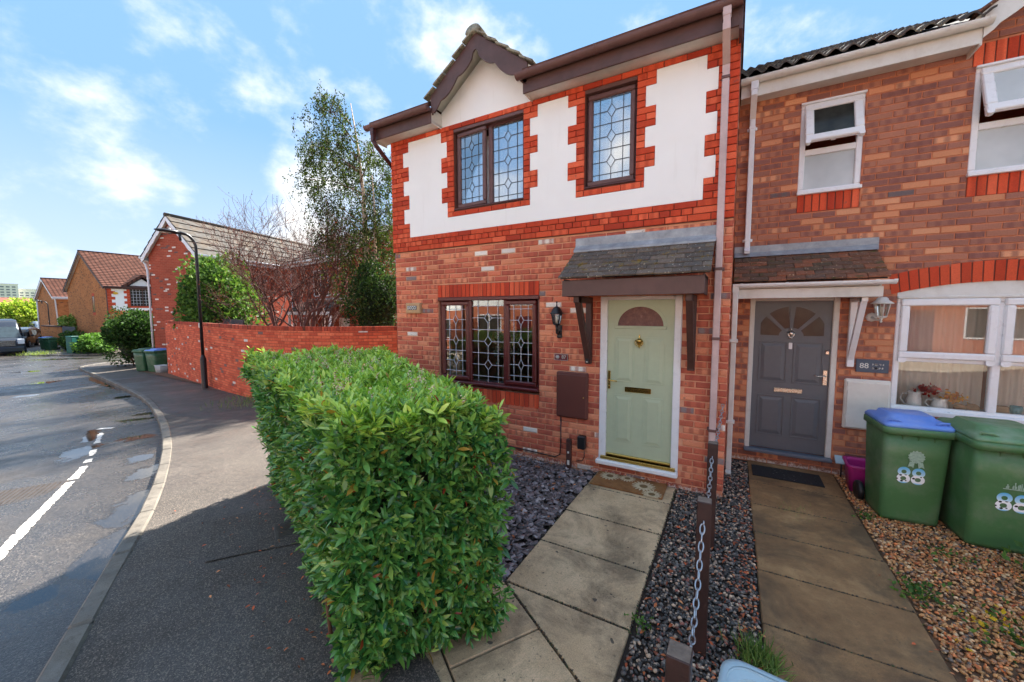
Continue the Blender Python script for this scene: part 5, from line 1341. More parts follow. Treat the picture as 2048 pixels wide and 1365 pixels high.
dk = pal(n, [C(76, 132, 64), C(94, 150, 72), C(58, 108, 54), C(112, 164, 84), C(48, 92, 48)], [4, 4, 3, 2, 2], .15)
br = pal(n, [C(186, 216, 92), C(204, 228, 110), C(158, 198, 80), C(130, 172, 70)], [4, 3, 3, 2], .12)  # top leaves: paler new growth, with sky brightness also put into the colour
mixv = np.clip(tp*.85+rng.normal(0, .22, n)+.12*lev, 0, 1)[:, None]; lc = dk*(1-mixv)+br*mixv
yl = rng.random(n) < .02; lc[yl] = np.array(C(176, 140, 60)[:3]); rd = rng.random(n) < .004; lc[rd] = np.array(C(150, 66, 40)[:3])
dcam = np.linalg.norm(pos-CAMP, axis=1); facing = (spn.repeat(per, 0)*(CAMP-pos)).sum(1)
score = dcam+np.where(facing < .05, 50, 0)+np.where(lev < .3, 2, 0); order = np.argsort(score); big = order[:300]; restm = np.ones(n, bool); restm[big] = False
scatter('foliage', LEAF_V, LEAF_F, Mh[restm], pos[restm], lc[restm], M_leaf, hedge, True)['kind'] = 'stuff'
lm = []
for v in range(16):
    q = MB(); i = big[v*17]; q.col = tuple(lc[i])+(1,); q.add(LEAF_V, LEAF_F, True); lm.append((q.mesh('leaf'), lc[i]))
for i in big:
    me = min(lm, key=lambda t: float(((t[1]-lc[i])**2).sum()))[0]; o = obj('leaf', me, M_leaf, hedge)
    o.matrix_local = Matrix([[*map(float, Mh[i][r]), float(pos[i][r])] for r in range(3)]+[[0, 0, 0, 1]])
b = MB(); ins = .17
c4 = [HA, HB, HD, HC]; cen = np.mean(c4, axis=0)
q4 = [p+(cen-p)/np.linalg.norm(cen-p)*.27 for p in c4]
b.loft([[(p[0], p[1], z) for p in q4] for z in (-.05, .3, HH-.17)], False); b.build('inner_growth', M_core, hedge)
b = MB()
for i in range(26):
    s, t = random.random(), random.random(); p = hp([s], [t], np.array([0.0]))[0]; b.tube([(p[0], p[1], -.05), (p[0]+random.uniform(-.05, .05), p[1]+random.uniform(-.05, .05), .4)], [.014, .009], 6)
tag(b.build('stem', M_bark, hedge), kind='stuff')
# spent flower spikes on top
npk = 70; s = rng.uniform(0, 1, npk); t = rng.uniform(.0, .9, npk); pk = hp(s, t, np.full(npk, HH+.03)); pts = []; 
for i in range(npk):
    d = rnd_dir(1)[0]*.3+np.array([0, 0, .8])
    for k_ in range(16): pts.append(pk[i]+d*rng.uniform(-.02, .07)+rng.normal(0, .008, 3))
pts = np.array(pts); tag(scatter('flower_spike', IC[0], IC[1], np.tile(np.eye(3), (len(pts), 1, 1))*rng.uniform(.003, .006, (len(pts), 1, 1)), pts, pal(len(pts), [C(206, 186, 140), C(226, 212, 176), C(150, 116, 76)], [3, 2, 1]), M_stone, hedge), kind='stuff')

# ================================================================== trees and bushes behind the wall
def grow(b, p, d, L, r, lev, maxlev, ends, spread=.6, up=.15, nseg=4, kids=(3, 5), shrink=.68, twist=.16, rmin=.003, lim=None):
    pts = [Vector(p)]; rs = [r]; d = Vector(d).normalized()
    for i in range(nseg):
        d = (d+Vector((random.gauss(0, twist), random.gauss(0, twist), random.gauss(0, twist)+up*.25))).normalized()
        pts.append(pts[-1]+d*(L/nseg)); rs.append(max(rmin, r*(1-.55*(i+1)/nseg)))
    b.tube([tuple(q) for q in pts], rs, 7 if lev == 0 else (5 if lev == 1 else 3), False)
    if lev >= maxlev: ends.append((pts[1:], d)); return
    for k_ in range(random.randint(*kids)):
        if lim is not None and (abs(pts[-1].x) > lim[0] or abs(pts[-1].y) > lim[0] or pts[-1].z > lim[1] or pts[-1].z < lim[2]): ends.append((pts[1:], d)); return
        t = random.uniform(.35, 1.0); i = min(nseg-1, int(t*nseg)); q = pts[i].lerp(pts[i+1], t*nseg-i)
        nd = (d+Vector((random.gauss(0, spread), random.gauss(0, spread), random.gauss(0, spread*.7)+up))).normalized()
        grow(b, q, nd, L*shrink*random.uniform(.75, 1.15), max(rmin, rs[i]*.62), lev+1, maxlev, ends, spread, up, nseg, kids, shrink, twist, rmin, lim)
def bush(name, label, cat, c, rad, n, size, cols, wts, lumps=26, group=None, core=True, mat=None, flat_bottom=True, shell=.55, ground=None):
    g = ground if ground is not None else gz(c[0])
    T = thing(name, label, cat, (c[0], c[1], g), 0, group)
    lc_ = rnd_dir(lumps); lc_[:, 2] = np.abs(lc_[:, 2])*rng.choice([1, 1, -.6], lumps); ctr = lc_*np.array(rad)*rng.uniform(.45, .78, (lumps, 1)); lr = rng.uniform(.28, .5, lumps)
    i = rng.integers(0, lumps, n); d = rnd_dir(n); rr = rng.uniform(shell, 1, n)**.5
    P = ctr[i]+d*np.array(rad)*(lr[i]*rr)[:, None]
    P[:, 2] += c[2]-g; P = P[P[:, 2] > .04]; m_ = len(P)
    out = P-np.array([0, 0, c[2]-g]); out /= np.linalg.norm(out, axis=1)[:, None]+1e-6
    dirs = out*.6+rnd_dir(m_)*.8+np.array([0, 0, .15]); dirs /= np.linalg.norm(dirs, axis=1)[:, None]
    leaves_at('foliage', P, dirs, rng.uniform(size*.7, size*1.3, m_), pal(m_, cols, wts, .2), mat or M_leafsoft, T)
    if core:
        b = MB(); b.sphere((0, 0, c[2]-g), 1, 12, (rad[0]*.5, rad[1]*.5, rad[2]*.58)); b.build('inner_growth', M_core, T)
    b = MB(); 
    for k_ in range(5): a = k_*1.25; b.tube([(math.cos(a)*.06, math.sin(a)*.06, -.1), (math.cos(a)*rad[0]*.3, math.sin(a)*rad[1]*.3, c[2]-g)], [.035, .015], 5)
    b.build('trunk', M_bark, T); return T
# silver birch
bx, by = -9.75, 3.55
birch = thing('birch_tree', 'tall slender birch tree with drooping small leaves behind the garden wall', 'tree', (bx, by, gz(bx)))
g0 = gz(bx); rel = lambda x, y, z: (x-bx, y-by, z-g0)
random.seed(21)
tb = MB(); trunkp = [(0, 0, -.1), (-.02, .02, 1.2), (.05, 0, 2.6), (-.02, 0, 4.2), (-.12, .05, 5.8), (-.35, .1, 7.2), (-.62, .1, 8.6)]
tb.tube(trunkp, [.11, .10, .085, .07, .05, .03, .01], 9); tb.tube([(.02, 0, 2.4), (.30, .05, 3.6), (.42, .0, 5.0), (.34, 0, 6.3)], [.06, .045, .03, .012], 7); tb.build('trunk', M_birch, birch)
bb = MB(); lp_, ldir = [], []
# foliage masses (photo pixel, radius in pixels) hung round the stems
LOB = [(650, 205, 26), (660, 240, 40), (690, 285, 46), (645, 300, 34), (625, 300, 26), (622, 335, 30), (632, 372, 28), (672, 345, 48), (716, 330, 44), (748, 318, 30), (705, 395, 52), (655, 420, 36), (745, 390, 40), (772, 360, 26),
       (690, 455, 48), (735, 455, 46), (770, 440, 36), (655, 470, 26), (700, 520, 46), (752, 520, 46), (778, 495, 28), (715, 575, 44), (762, 580, 34)]
for (px, py, pr) in LOB:
    dpt = 12.0+random.uniform(-.7, .7); v = ray(px, py); c = Vector(CAMP)+Vector(v)*dpt-Vector((bx, by, g0)); rr_ = pr/F_PX*dpt
    zt = min(8.4, max(1.8, c.z-.3-.5*random.random())); st_ = Vector((np.interp(zt, [p[2] for p in trunkp], [p[0] for p in trunkp]), 0, zt))
    mid = st_.lerp(c, .55)+Vector((0, 0, .22)); bb.tube([tuple(st_), tuple(mid), tuple(c+Vector((0, 0, rr_*.6)))], [.022, .014, .006], 5, False)
    for k_ in range(int(pr*1.35)):
        u = Vector((random.gauss(0, .55), random.gauss(0, .55), random.gauss(0, .45))); q = c+u*rr_; q.z += .15; hl = random.uniform(.18, .62)
        if k_ % 3 == 0: bb.tube([tuple(c+Vector((0, 0, rr_*.4))), tuple(c.lerp(q, .6)+Vector((0, 0, .08))), tuple(q)], [.006, .005, .003], 3, False)
        e = q+Vector((random.gauss(0, .05), random.gauss(0, .05), -hl)); bb.tube([tuple(q), tuple(e)], [.003, .002], 3, False)
        for j in range(int(44*hl)+5):
            t = random.random(); p = q.lerp(e, t); lp_.append((p.x+random.gauss(0, .045), p.y+random.gauss(0, .045), p.z+random.gauss(0, .03))); ldir.append((random.gauss(0, .6), random.gauss(0, .6), -.7))
bb.build('branch', M_bark, birch)
lp_ = np.array(lp_); ldir = np.array(ldir); ldir /= np.linalg.norm(ldir, axis=1)[:, None]
leaves_at('crown', lp_, ldir, rng.uniform(.045, .08, len(lp_)), pal(len(lp_), [C(58, 74, 32), C(72, 88, 38), C(44, 58, 26), C(94, 108, 50)], [4, 4, 3, 1.0], .2), M_leafsoft, birch)
# nearly bare red-twigged tree
tx, ty = -12.4, 3.1; rt = thing('bare_tree', 'spreading bare tree with red brown twigs and tiny red leaves behind the garden wall', 'tree', (tx, ty, gz(tx)))
random.seed(5); bb = MB(); ends = []
for i in range(6):
    a = i*1.05+.4; st_ = Vector((math.cos(a)*.1, math.sin(a)*.1, -.1)); d = Vector((math.cos(a)*.75, math.sin(a)*.6, 1.0))
    grow(bb, st_, d, 2.9, .085, 0, 4, ends, .6, .2, 5, (4, 5), .71, .15, .0042, (2.9, 5.7, .9))
bb.build('branch', M_twig, rt)
b = MB(); b.lathe([(.2, -.1), (.16, .1), (.12, .3)], 10); b.build('trunk', M_bark, rt)
lp_, ldir = [], []
for pts, d in ends:
    for j in range(4):
        p = random.choice(pts); 
        if p.z < 4.0 or random.random() < .4: lp_.append((p.x+random.gauss(0, .04), p.y+random.gauss(0, .04), p.z+random.gauss(0, .04))); ldir.append(tuple(rnd_dir(1)[0]))
leaves_at('foliage', np.array(lp_), np.array(ldir), rng.uniform(.026, .05, len(lp_)), pal(len(lp_), [C(124, 56, 46), C(96, 50, 40), C(150, 74, 52)], [3, 2, 1], .2), M_leafsoft, rt)
GRN = [C(78, 108, 48), C(98, 130, 58), C(58, 86, 40), C(120, 148, 74)]
bush('evergreen_shrub', 'large glossy evergreen shrub rising behind the garden wall beside the street lamp', 'shrub', (-17.9, 3.0, 2.1), (2.4, 1.1, 1.9), 17000, .14, GRN, [4, 3, 3, 2], 80)
bush('evergreen_shrub', 'dark dense shrub under the birch tree at the end of the garden wall', 'shrub', (-8.9, 3.2, 1.95), (1.0, .8, 1.6), 9000, .075, [C(46, 66, 36), C(60, 82, 42), C(36, 52, 30), C(82, 100, 60)], [4, 3, 3, 1], 26)
bush('evergreen_shrub', 'big dark rounded evergreen bush on the pavement corner beside the two green bins', 'shrub', (-27.2, 3.1, .60), (1.95, 1.3, 1.75), 17000, .13, [C(48, 74, 36), C(62, 90, 44), C(38, 58, 30), C(84, 112, 58)], [4, 4, 3, 1], 40)
# ================================================================== things fixed to or standing by the houses
def text_mesh(txt, size, bold=0.0, ext=.001, space=1.0):
    cu = bpy.data.curves.new('t', 'FONT'); cu.body = txt; cu.size = size; cu.extrude = ext; cu.offset = bold; cu.align_x = 'CENTER'; cu.align_y = 'CENTER'; cu.space_character = space
    o = bpy.data.objects.new('t', cu); COL.objects.link(o); bpy.context.view_layer.update()
    dg_ = bpy.context.evaluated_depsgraph_get(); me = bpy.data.meshes.new_from_object(o.evaluated_get(dg_)); bpy.data.objects.remove(o)
    me.materials.clear(); return me
def text_on(name, txt, size, mat, parent, loc, bold=0.0, rz=0.0, rx=math.pi/2, space=1.0):
    o = obj(name, text_mesh(txt, size, bold, .0012, space), mat, parent, loc); o.rotation_euler = (rx, 0, rz); return o
# black wall lantern
L = thing('wall_lantern', 'black carriage lantern with glass panes on the wall beside the green door', 'lantern', (-1.93, 0, 1.85))
L.location = (-1.93, 0, 0)
b = MB(); b.box(-.035, .035, -.018, .002, 1.66, 1.83, .012); b.tube([(0, -.01, 1.74), (0, -.06, 1.715), (0, -.10, 1.73), (0, -.105, 1.79), (0, -.105, 1.83)], [.018, .016, .013, .013, .018], 8); b.build('bracket', M_black, L)
def lantern(L, y, z0, z1, r0, r1, n, mat, roof, finial):
    b = MB()
    for k_ in range(n):
        a = 2*math.pi*(k_+.5)/n; b.tube([(r0*math.cos(a), y+r0*math.sin(a), z0), (r1*math.cos(a), y+r1*math.sin(a), z1)], .005, 5)
    b.lathe([(r0*.4, -.02), (r0*1.05, -.008), (r0*1.08, .006)], n*2, (0, y, z0)); b.build('cage', mat, L)
    b = MB(); b.lathe(roof, 18, (0, y, z1)); b.build('roof', mat, L)
    if finial: b = MB(); b.lathe(finial, 10, (0, y, z1)); b.build('finial', mat, L)
    for k_ in range(n):
        a0, a1 = 2*math.pi*(k_+.5)/n, 2*math.pi*(k_+1.5)/n; b = MB()
        b.quad((r0*math.cos(a0)*.96, y+r0*math.sin(a0)*.96, z0), (r0*math.cos(a1)*.96, y+r0*math.sin(a1)*.96, z0), (r1*math.cos(a1)*.96, y+r1*math.sin(a1)*.96, z1), (r1*math.cos(a0)*.96, y+r1*math.sin(a0)*.96, z1)); b.build('pane', M_glasslamp, L)
    b = MB(); b.lathe([(.014, 0), (.014, .03), (.022, .05), (.024, .07), (.016, .1), (.0, .108)], 10, (0, y, z0+.005)); b.build('bulb', M_whitedirty, L)
lantern(L, -.105, 1.845, 1.975, .042, .068, 6, M_black, [(.085, -.004), (.088, .004), (.07, .02), (.062, .045), (.045, .07), (.02, .085), (.006, .092)], [(.006, .09), (.012, .097), (.007, .105), (.006, .13), (.012, .137), (.010, .15), (.002, .155)])
L2 = thing('wall_lantern', 'white carriage lantern on the brown brick wall beside the grey door', 'lantern', (1.46, Y8, 1.9)); L2.location = (1.46, Y8, 0)
b = MB(); b.lathe([(.055, 0), (.05, .012), (.03, .02)], 8); b.xf(Matrix.Translation((-.055, .002, 1.925)) @ Matrix.Rotation(math.pi/2, 4, 'X')); b.tube([(-.055, -.01, 1.92), (-.04, -.05, 1.90), (-.01, -.10, 1.895), (0, -.12, 1.91), (0, -.12, 1.93)], [.018, .015, .013, .013, .016], 8); b.lathe([(.006, 0), (.014, .01), (.008, .025), (.014, .04)], 8, (0, -.12, 1.865)); b.build('bracket', M_whitedirty, L2)
lantern(L2, -.12, 1.935, 2.085, .046, .072, 6, M_whitedirty, [(.098, -.006), (.10, .0), (.075, .02), (.055, .035), (.05, .055), (.03, .07), (.006, .072)], None)
# meter boxes
def meter(name, label, x0, x1, z0, z1, Y, mat):
    T = thing(name, label, 'meter box', (x0, Y, z0)); T.location = (0, 0, 0)
    b = MB(); b.box(x0, x1, Y-.04, Y+.006, z0, z1, .014); b.build('case', mat, T)
    b = MB(); b.box(x0+.022, x1-.016, Y-.052, Y-.036, z0+.018, z1-.03, .008); dd_ = b.build('door', mat, T)
    b = MB(); b.lathe([(.009, 0), (.009, .004), (.004, .005)], 10); b.xf(Matrix.Translation((x1-.05, Y-.052, z0+(z1-z0)*.48)) @ Matrix.Rotation(math.pi/2, 4, 'X')); b.build('lock', M_brassdull, dd_)
    b = MB(); 
    for zz in (z0+.12, z1-.14): b.box(x0+.012, x0+.03, Y-.05, Y-.036, zz, zz+.05, .003)
    tag(b.build('hinge', mat, T), kind='stuff'); return T
meter('meter_box', 'brown plastic meter box on the mottled brick wall beside the green door', -1.957, -1.536, .64, 1.233, 0, M_brownbox)
meter('meter_box', 'cream white meter box on the brown brick wall beside the grey door', 1.195, 1.612, .585, 1.19, Y8, M_whitebox)
# number plaques
T = thing('number_plaque', 'small maroon plaque with a flower and the number 87 beside the green door', 'sign', (-1.90, 0, 1.41)); T.location = (0, 0, 0)
b = MB(); b.box(-1.995, -1.81, -.016, .002, 1.373, 1.458, .008); b.build('plate', M_maroon, T)
b = MB(); bar_frame(b, -1.995, -1.81, 1.373, 1.458, .006, -.019, -.014, .002); b.build('border', M_silverletter, T)
b = MB()
for k_ in range(6): a = k_*math.pi/3; b.sphere((-1.952+.017*math.cos(a), -.017, 1.416+.015*math.sin(a)), .011, 8, (1, .3, 1))
b.sphere((-1.952, -.019, 1.416), .010, 8, (1, .4, 1)); b.build('flower_emblem', M_silverletter, T)
text_on('number', '87', .062, M_silverletter, T, (-1.866, -.018, 1.416), .0012)
T = thing('date_plaque', 'square sandstone plaque with a pale numbered panel at the left corner of the brick wall', 'sign', (-4.42, 0, 2.05)); T.location = (0, 0, 0)
b = MB(); b.box(-4.575, -4.27, -.055, .004, 1.975, 2.14, .01); b.build('block', M_sand, T)
b = MB(); b.box(-4.535, -4.335, -.059, -.05, 2.03, 2.095, .004); b.build('panel', M_slate, T)
b = MB()
for k_ in range(4):
    cx_ = -4.512+k_*.047; b.tube([(cx_+.018*math.cos(a), -.060, 2.0625+.022*math.sin(a)) for a in np.linspace(0, 2*math.pi, 15)], .0055, 5)
b.build('lettering', M_paleletter, T)
T = thing('number_plaque', 'grey slate plaque reading 88 above the cream meter box', 'sign', (1.44, Y8, 1.35)); T.location = (0, 0, 0)
b = MB(); b.box(1.292, 1.582, Y8-.02, Y8+.002, 1.276, 1.428, .003); b.build('plate', M_slate, T)
text_on('number', '88', .085, M_paleletter, T, (1.364, Y8-.0215, 1.352), .0)
b = MB(); random.seed(9)
for (z, xs) in ((1.368, (0, .022, .036, .058, .07, .092)), (1.325, (0, .026, .046, .062, .085))):
    for x in xs:
        w = random.uniform(.008, .016); xx = 1.436+x
        for q in range(2): b.box(xx, xx+w, Y8-.0215, Y8-.0195, z+random.uniform(-.008, .012), z+random.uniform(.013, .017))
        if random.random() < .6: b.box(xx, xx+.003, Y8-.0215, Y8-.0195, z-.008, z+.015)
tag(b.build('lettering', M_paleletter, T), kind='stuff')
# door bell, socket box, stub post, cable
T = thing('video_doorbell', 'black video doorbell screwed to the foot of the left canopy bracket', 'doorbell', (-1.53, -.07, 1.41)); T.location = (0, 0, 0)
b = MB(); b.box(-1.556, -1.512, -.095, -.068, 1.36, 1.475, .010); b.build('case', M_blackpl, T)
b = MB(); b.lathe([(.012, 0), (.012, .004), (.006, .005)], 12); b.xf(Matrix.Translation((-1.534, -.095, 1.385)) @ Matrix.Rotation(math.pi/2, 4, 'X')); b.build('button', M_chrome, T)
b = MB(); b.lathe([(.010, 0), (.008, .004), (.002, .005)], 12); b.xf(Matrix.Translation((-1.534, -.095, 1.45)) @ Matrix.Rotation(math.pi/2, 4, 'X')); b.build('camera_lens', M_chrome, T)
T = thing('socket_box', 'black plastic outdoor socket box low on the wall left of the green door', 'socket box', (-1.6, 0, .26)); T.location = (0, 0, 0)
b = MB(); b.box(-1.655, -1.553, -.075, .002, .268, .434, .010); b.build('case', M_blackpl, T)
b = MB(); b.tube([(-1.57, -.04, .27), (-1.57, -.04, .17), (-1.60, -.03, .11), (-1.68, -.02, .09)], .006, 6); b.build('cable', M_blackpl, T)
T = thing('stub_post', 'short brown stub post against the wall below the brown meter box', 'post', (-1.76, -.05, 0)); T.location = (0, 0, 0)
b = MB(); b.box(-1.80, -1.742, -.075, -.02, -.05, .37, .004); b.build('post', M_timber, T)
b = MB(); b.box(-1.785, -1.755, -.078, -.074, .04, .10); b.box(-1.782, -1.76, -.078, -.074, .19, .215); b.build('torn_label', M_whitedirty, T)
b = MB(); b.tube([(-1.90, -.012, .64), (-1.90, -.012, .25), (-1.91, -.013, .13), (-1.98, -.014, .085), (-2.4, -.014, .10), (-3.3, -.014, .12)], .008, 6); tag(b.build('cable', M_blackpl), 'black cable running down from the brown meter box and along the foot of the wall', 'cable')
# doormats
k = Mat('coir_sunflower_mat'); oc = k.tc('Object')
fl = []
for (cx_, cy_, rr_) in ((-.24, .09, .125), (-.04, .12, .10), (.17, .0, .135), (.285, -.155, .11)):
    mpn = k.n.new('ShaderNodeMapping'); mpn.vector_type = 'TEXTURE'; mpn.inputs['Location'].default_value = (cx_, cy_, 0); mpn.inputs['Scale'].default_value = (rr_, rr_, 1); k.l.new(oc, mpn.inputs[0])
    x, y, z = k.sepv(mpn.outputs[0]); r = k.math('SQRT', k.math('ADD', k.math('MULTIPLY', x, x), k.math('MULTIPLY', y, y))); a = k.math('ARCTAN2', y, x)
    ed = k.math('ADD', .82, k.math('MULTIPLY', k.math('SINE', k.math('MULTIPLY', a, 17.0)), .16)); fl.append((r, ed))
c0 = k.ramp(k.noise(7, 5, .7), [(.3, C(132, 84, 44)), (.6, C(172, 116, 66)), (.75, C(128, 116, 70))])
for r, ed in fl:
    c0 = k.mix(k.math('LESS_THAN', r, ed), c0, k.ramp(k.noise(40, 4), [(.3, C(204, 178, 136)), (.7, C(232, 212, 176))]))
    c0 = k.mix(k.math('LESS_THAN', r, .33), c0, C(136, 106, 66))
c0 = k.mix(1.0, c0, k.ramp(k.noise(400, 2), [(.3, (.6, .6, .6, 1)), (.7, (1.25, 1.25, 1.25, 1))]), 'MULTIPLY')
k.base(c0); k.rough(.95); k.bump(k.noise(500, 2), .9, .01); M_mat = k.m
b = MB(); b.box(-.40, .40, -.205, .205, 0, .018, .006); tag(b.build('doormat', M_mat, None, (-.985, -.185, .001), .0), 'worn brown coir doormat with pale sunflowers at the green door', 'doormat')
k = Mat('rubber_mat'); k.base(k.mix(k.gray(k.noise(38, 3, .6), 0, .9, .66, .70), C(36, 36, 38), C(150, 146, 140))); k.rough(.8); k.bump(k.noise(260, 3), .9, .01)
b = MB(); b.box(-.35, .35, -.18, .18, 0, .014, .004); tag(b.build('doormat', k.m, None, (.625, 1.0, .001), 0), 'black flecked rubber doormat at the grey door', 'doormat')

JP = []
for y in (-.44, -1.065, -1.66, -2.262): JP += [(rng.uniform(-1.4, -.5), y+rng.normal(0, .005), -.004) for _ in range(150)]
for a_ in rng.uniform(0, 1.1, 170): q_ = s0+dg*a_; JP.append((q_[0]+rng.normal(0, .004), q_[1]+rng.normal(0, .004), -.004))
for y in (.62, .02, -.58, -1.18, -1.78): JP += [(rng.uniform(.24, 1.12), y+rng.normal(0, .005), -.004) for _ in range(120)]
JP += [(x_+rng.normal(0, .006), rng.uniform(-2.3, 0), -.004) for x_ in (-1.405, -.497) for _ in range(140)]
JP = np.array(JP); tag(scatter('joint_grit', IC[0], IC[1], rotm(len(JP), .6)*rng.uniform(.003, .009, (len(JP), 1, 1)), JP, pal(len(JP), [C(58, 48, 38), C(84, 70, 52), C(70, 78, 44)], [4, 2, 1]), M_stone), 'dark grit and moss crumbs along the paving joints', 'grit', kind='stuff')
# ================================================================== wheelie bins
def plastic(name, c, dust=None, rough=.45):
    return simple(name, c, rough, var=.10, scale=3.5, bump=.15, bscale=180, dirt=(dust or C(132, 138, 122), 3.4, .55))
M_bing = plastic('green_bin_plastic', C(74, 118, 72)); M_bing2 = plastic('green_bin_lid', C(92, 136, 92), C(170, 180, 165)); M_binblue = plastic('blue_bin_lid', C(104, 146, 226), C(170, 186, 220)); M_binfar = plastic('far_green_plastic', C(50, 96, 62))
k = Mat('cow_sticker'); oc = k.tc('Generated'); x, y, z = k.sepv(oc)
cs = k.ramp(y, [(.0, C(120, 200, 235)), (.10, C(244, 246, 248)), (.52, C(246, 248, 250)), (.60, C(190, 228, 246)), (1.0, C(96, 184, 232))])
vor = k.n.new('ShaderNodeTexVoronoi'); vor.inputs['Scale'].default_value = 5.5; k.l.new(oc, vor.inputs['Vector'])
cs = k.mix(k.math('MULTIPLY', k.math('LESS_THAN', vor.outputs['Distance'], .30), k.math('LESS_THAN', y, .55)), cs, C(24, 24, 28)); k.base(cs); k.rough(.35); M_cow = k.m
M_ghost = simple('worn_print', C(150, 176, 156), .6, var=.2, scale=60)
def ring(x0, x1, y0, y1, z, r, n=5):
    pts = []
    for (cx_, cy_, a0) in ((x1-r, y1-r, 0), (x0+r, y1-r, math.pi/2), (x0+r, y0+r, math.pi), (x1-r, y0+r, 3*math.pi/2)):
        for i in range(n+1): a = a0+math.pi/2*i/n; pts.append((cx_+r*math.cos(a), cy_+r*math.sin(a), z))
    return pts
def bin_(loc, rz, w, dp, h, body, lid, label, group, number=None, ghost=None, detail=True):
    """two-wheeled bin, front towards -Y"""
    T = thing('wheelie_bin', label, 'bin', loc, rz, group); zr = h*.88
    b = MB(); f0, f1 = -dp*.5+.10, -dp*.5+.03
    b.loft([ring(-w*.42, w*.42, -dp*.36, dp*.36, .015, .05), ring(-w*.43, w*.43, -dp*.37, dp*.37, .05, .05), ring(-w*.46, w*.46, -dp*.44, dp*.40, zr*.70, .05), ring(-w*.475, w*.475, -dp*.465, dp*.41, zr-.02, .05)]); b.build('body', body, T)
    b = MB(); b.loft([ring(-w*.5, w*.5, -dp*.52, dp*.44, zr-.045, .06), ring(-w*.515, w*.515, -dp*.535, dp*.45, zr-.04, .06), ring(-w*.515, w*.515, -dp*.535, dp*.45, zr+.012, .06), ring(-w*.5, w*.5, -dp*.52, dp*.44, zr+.018, .06)]); b.build('rim', body, T)
    b = MB(); b.loft([ring(-w*.49, w*.49, -dp*.50, dp*.47, zr+.018, .05), ring(-w*.49, w*.49, -dp*.50, dp*.47, zr+.04, .05), ring(-w*.46, w*.46, -dp*.46, dp*.45, zr+.062, .06), ring(-w*.36, w*.36, -dp*.26, dp*.36, zr+.075, .06), ring(-w*.33, w*.33, -dp*.22, dp*.33, zr+.105, .05)]); ld_ = b.build('lid', lid, T)
    if detail:
        for s_ in (-1, 1):
            b = MB(); b.tube([(s_*w*.40, -dp*.40, zr+.05), (s_*w*.40, -dp*.43, zr+.085), (s_*w*.30, -dp*.44, zr+.085), (s_*w*.24, -dp*.43, zr+.06)], .012, 6); b.build('lid_grip', lid, ld_)
        for xx in (-.22, 0, .22):
            b = MB(); b.prism([(-dp*.49, zr-.045), (-dp*.455, zr-.045), (-dp*.455, zr-.10)], 'x', xx*w-.004, xx*w+.004); b.build('rim_rib', body, T)
        for s_ in (-1, 1):
            b = MB(); b.box(s_*w*.30-.008, s_*w*.30+.008, -dp*.452, -dp*.40, .08, zr-.1, .004); 
    b = MB(); b.tube([(-w*.42, dp*.47, zr+.02), (w*.42, dp*.47, zr+.02)], .016, 8); b.build('handle', body, T)
    for s_ in (-1, 1):
        b = MB(); b.lathe([(.03, -.022), (.095, -.022), (.10, -.014), (.10, .014), (.095, .022), (.03, .022)], 18); b.xf(Matrix.Translation((s_*w*.50, dp*.40, .10)) @ Matrix.Rotation(math.pi/2, 4, 'Y')); b.build('wheel', M_blackpl, T)
    b = MB(); b.tube([(-w*.5, dp*.40, .10), (w*.5, dp*.40, .10)], .011, 6); b.build('axle', M_black, T)
    if number:
        zc_ = number[1]; yf = lambda z: -(np.interp(z, [.05, zr*.70, zr-.02], [dp*.37, dp*.44, dp*.465]))-.004
        tl = math.atan2(yf(zc_-.1)-yf(zc_+.1), .2)
        me = text_mesh('88', .235, .004, .0006, 1.0); o = obj('number_sticker', me, M_cow, T, (number[0], yf(zc_), zc_)); o.rotation_euler = (math.pi/2+tl, 0, 0); o.scale = (.86, .92, 1)
    if ghost:
        gx, gz_, kind_ = ghost; b = MB(); yy = yf(gz_)
        if kind_ == 'rosette':
            n = 28; b.add([(gx+(.062 if i % 2 else .052)*math.cos(2*math.pi*i/n), yy-.0015, gz_+(.062 if i % 2 else .052)*math.sin(2*math.pi*i/n)) for i in range(n)], [tuple(range(n))])
            for s_ in (-1, 1): b.add([(gx+s_*.01, yy-.001, gz_-.05), (gx+s_*.045, yy-.001, gz_-.045), (gx+s_*.058, yy-.004, gz_-.10), (gx+s_*.035, yy-.004, gz_-.088), (gx+s_*.018, yy-.004, gz_-.105)], [(0, 1, 2, 3, 4)])
        else:
            random.seed(4)
            for i in range(46):
                x = gx+random.uniform(-.11, .14); h_ = random.uniform(.01, .07)*(1-abs(x-gx)*3); z = gz_-.05; b.quad((x, yy-.002, z), (x+.006, yy-.002, z), (x+.006, yy-.003, z+h_), (x, yy-.003, z+h_))
            b.box(gx-.12, gx+.15, yy-.0025, yy-.001, gz_-.058, gz_-.052)
        tag(b.build('worn_print', M_ghost, T), kind='stuff')
    return T
bin_((1.50, .50, -.012), R_(4), .50, .56, 1.04, M_bing, M_binblue, 'green wheelie bin with a blue lid and cow print 88 stickers', 'bins by the grey door', (-.025, .47), (0.0, .665, 'rosette'))
bin_((2.04, .34, -.012), R_(3), .58, .70, 1.05, M_bing, M_bing2, 'larger green wheelie bin with a green lid and cow print 88 stickers', 'bins by the grey door', (-.02, .44), (.03, .62, 'crest'))
b = MB(); b.box(2.16, 2.26, .05, .18, .995, .998); 
p = at(296, 741); bin_((p.x, p.y-.05, p.z), R_(20), .58, .70, 1.06, M_binfar, M_binfar, 'green wheelie bin with a green lid between the round bush and the brick wall', 'bins beyond the garden wall', detail=False)
p = at(319, 743); bin_((p.x-.1, p.y+.0, p.z), R_(16), .58, .70, 1.06, M_binfar, M_binblue, 'green wheelie bin with a blue lid tucked behind the end of the garden wall', 'bins beyond the garden wall', detail=False)
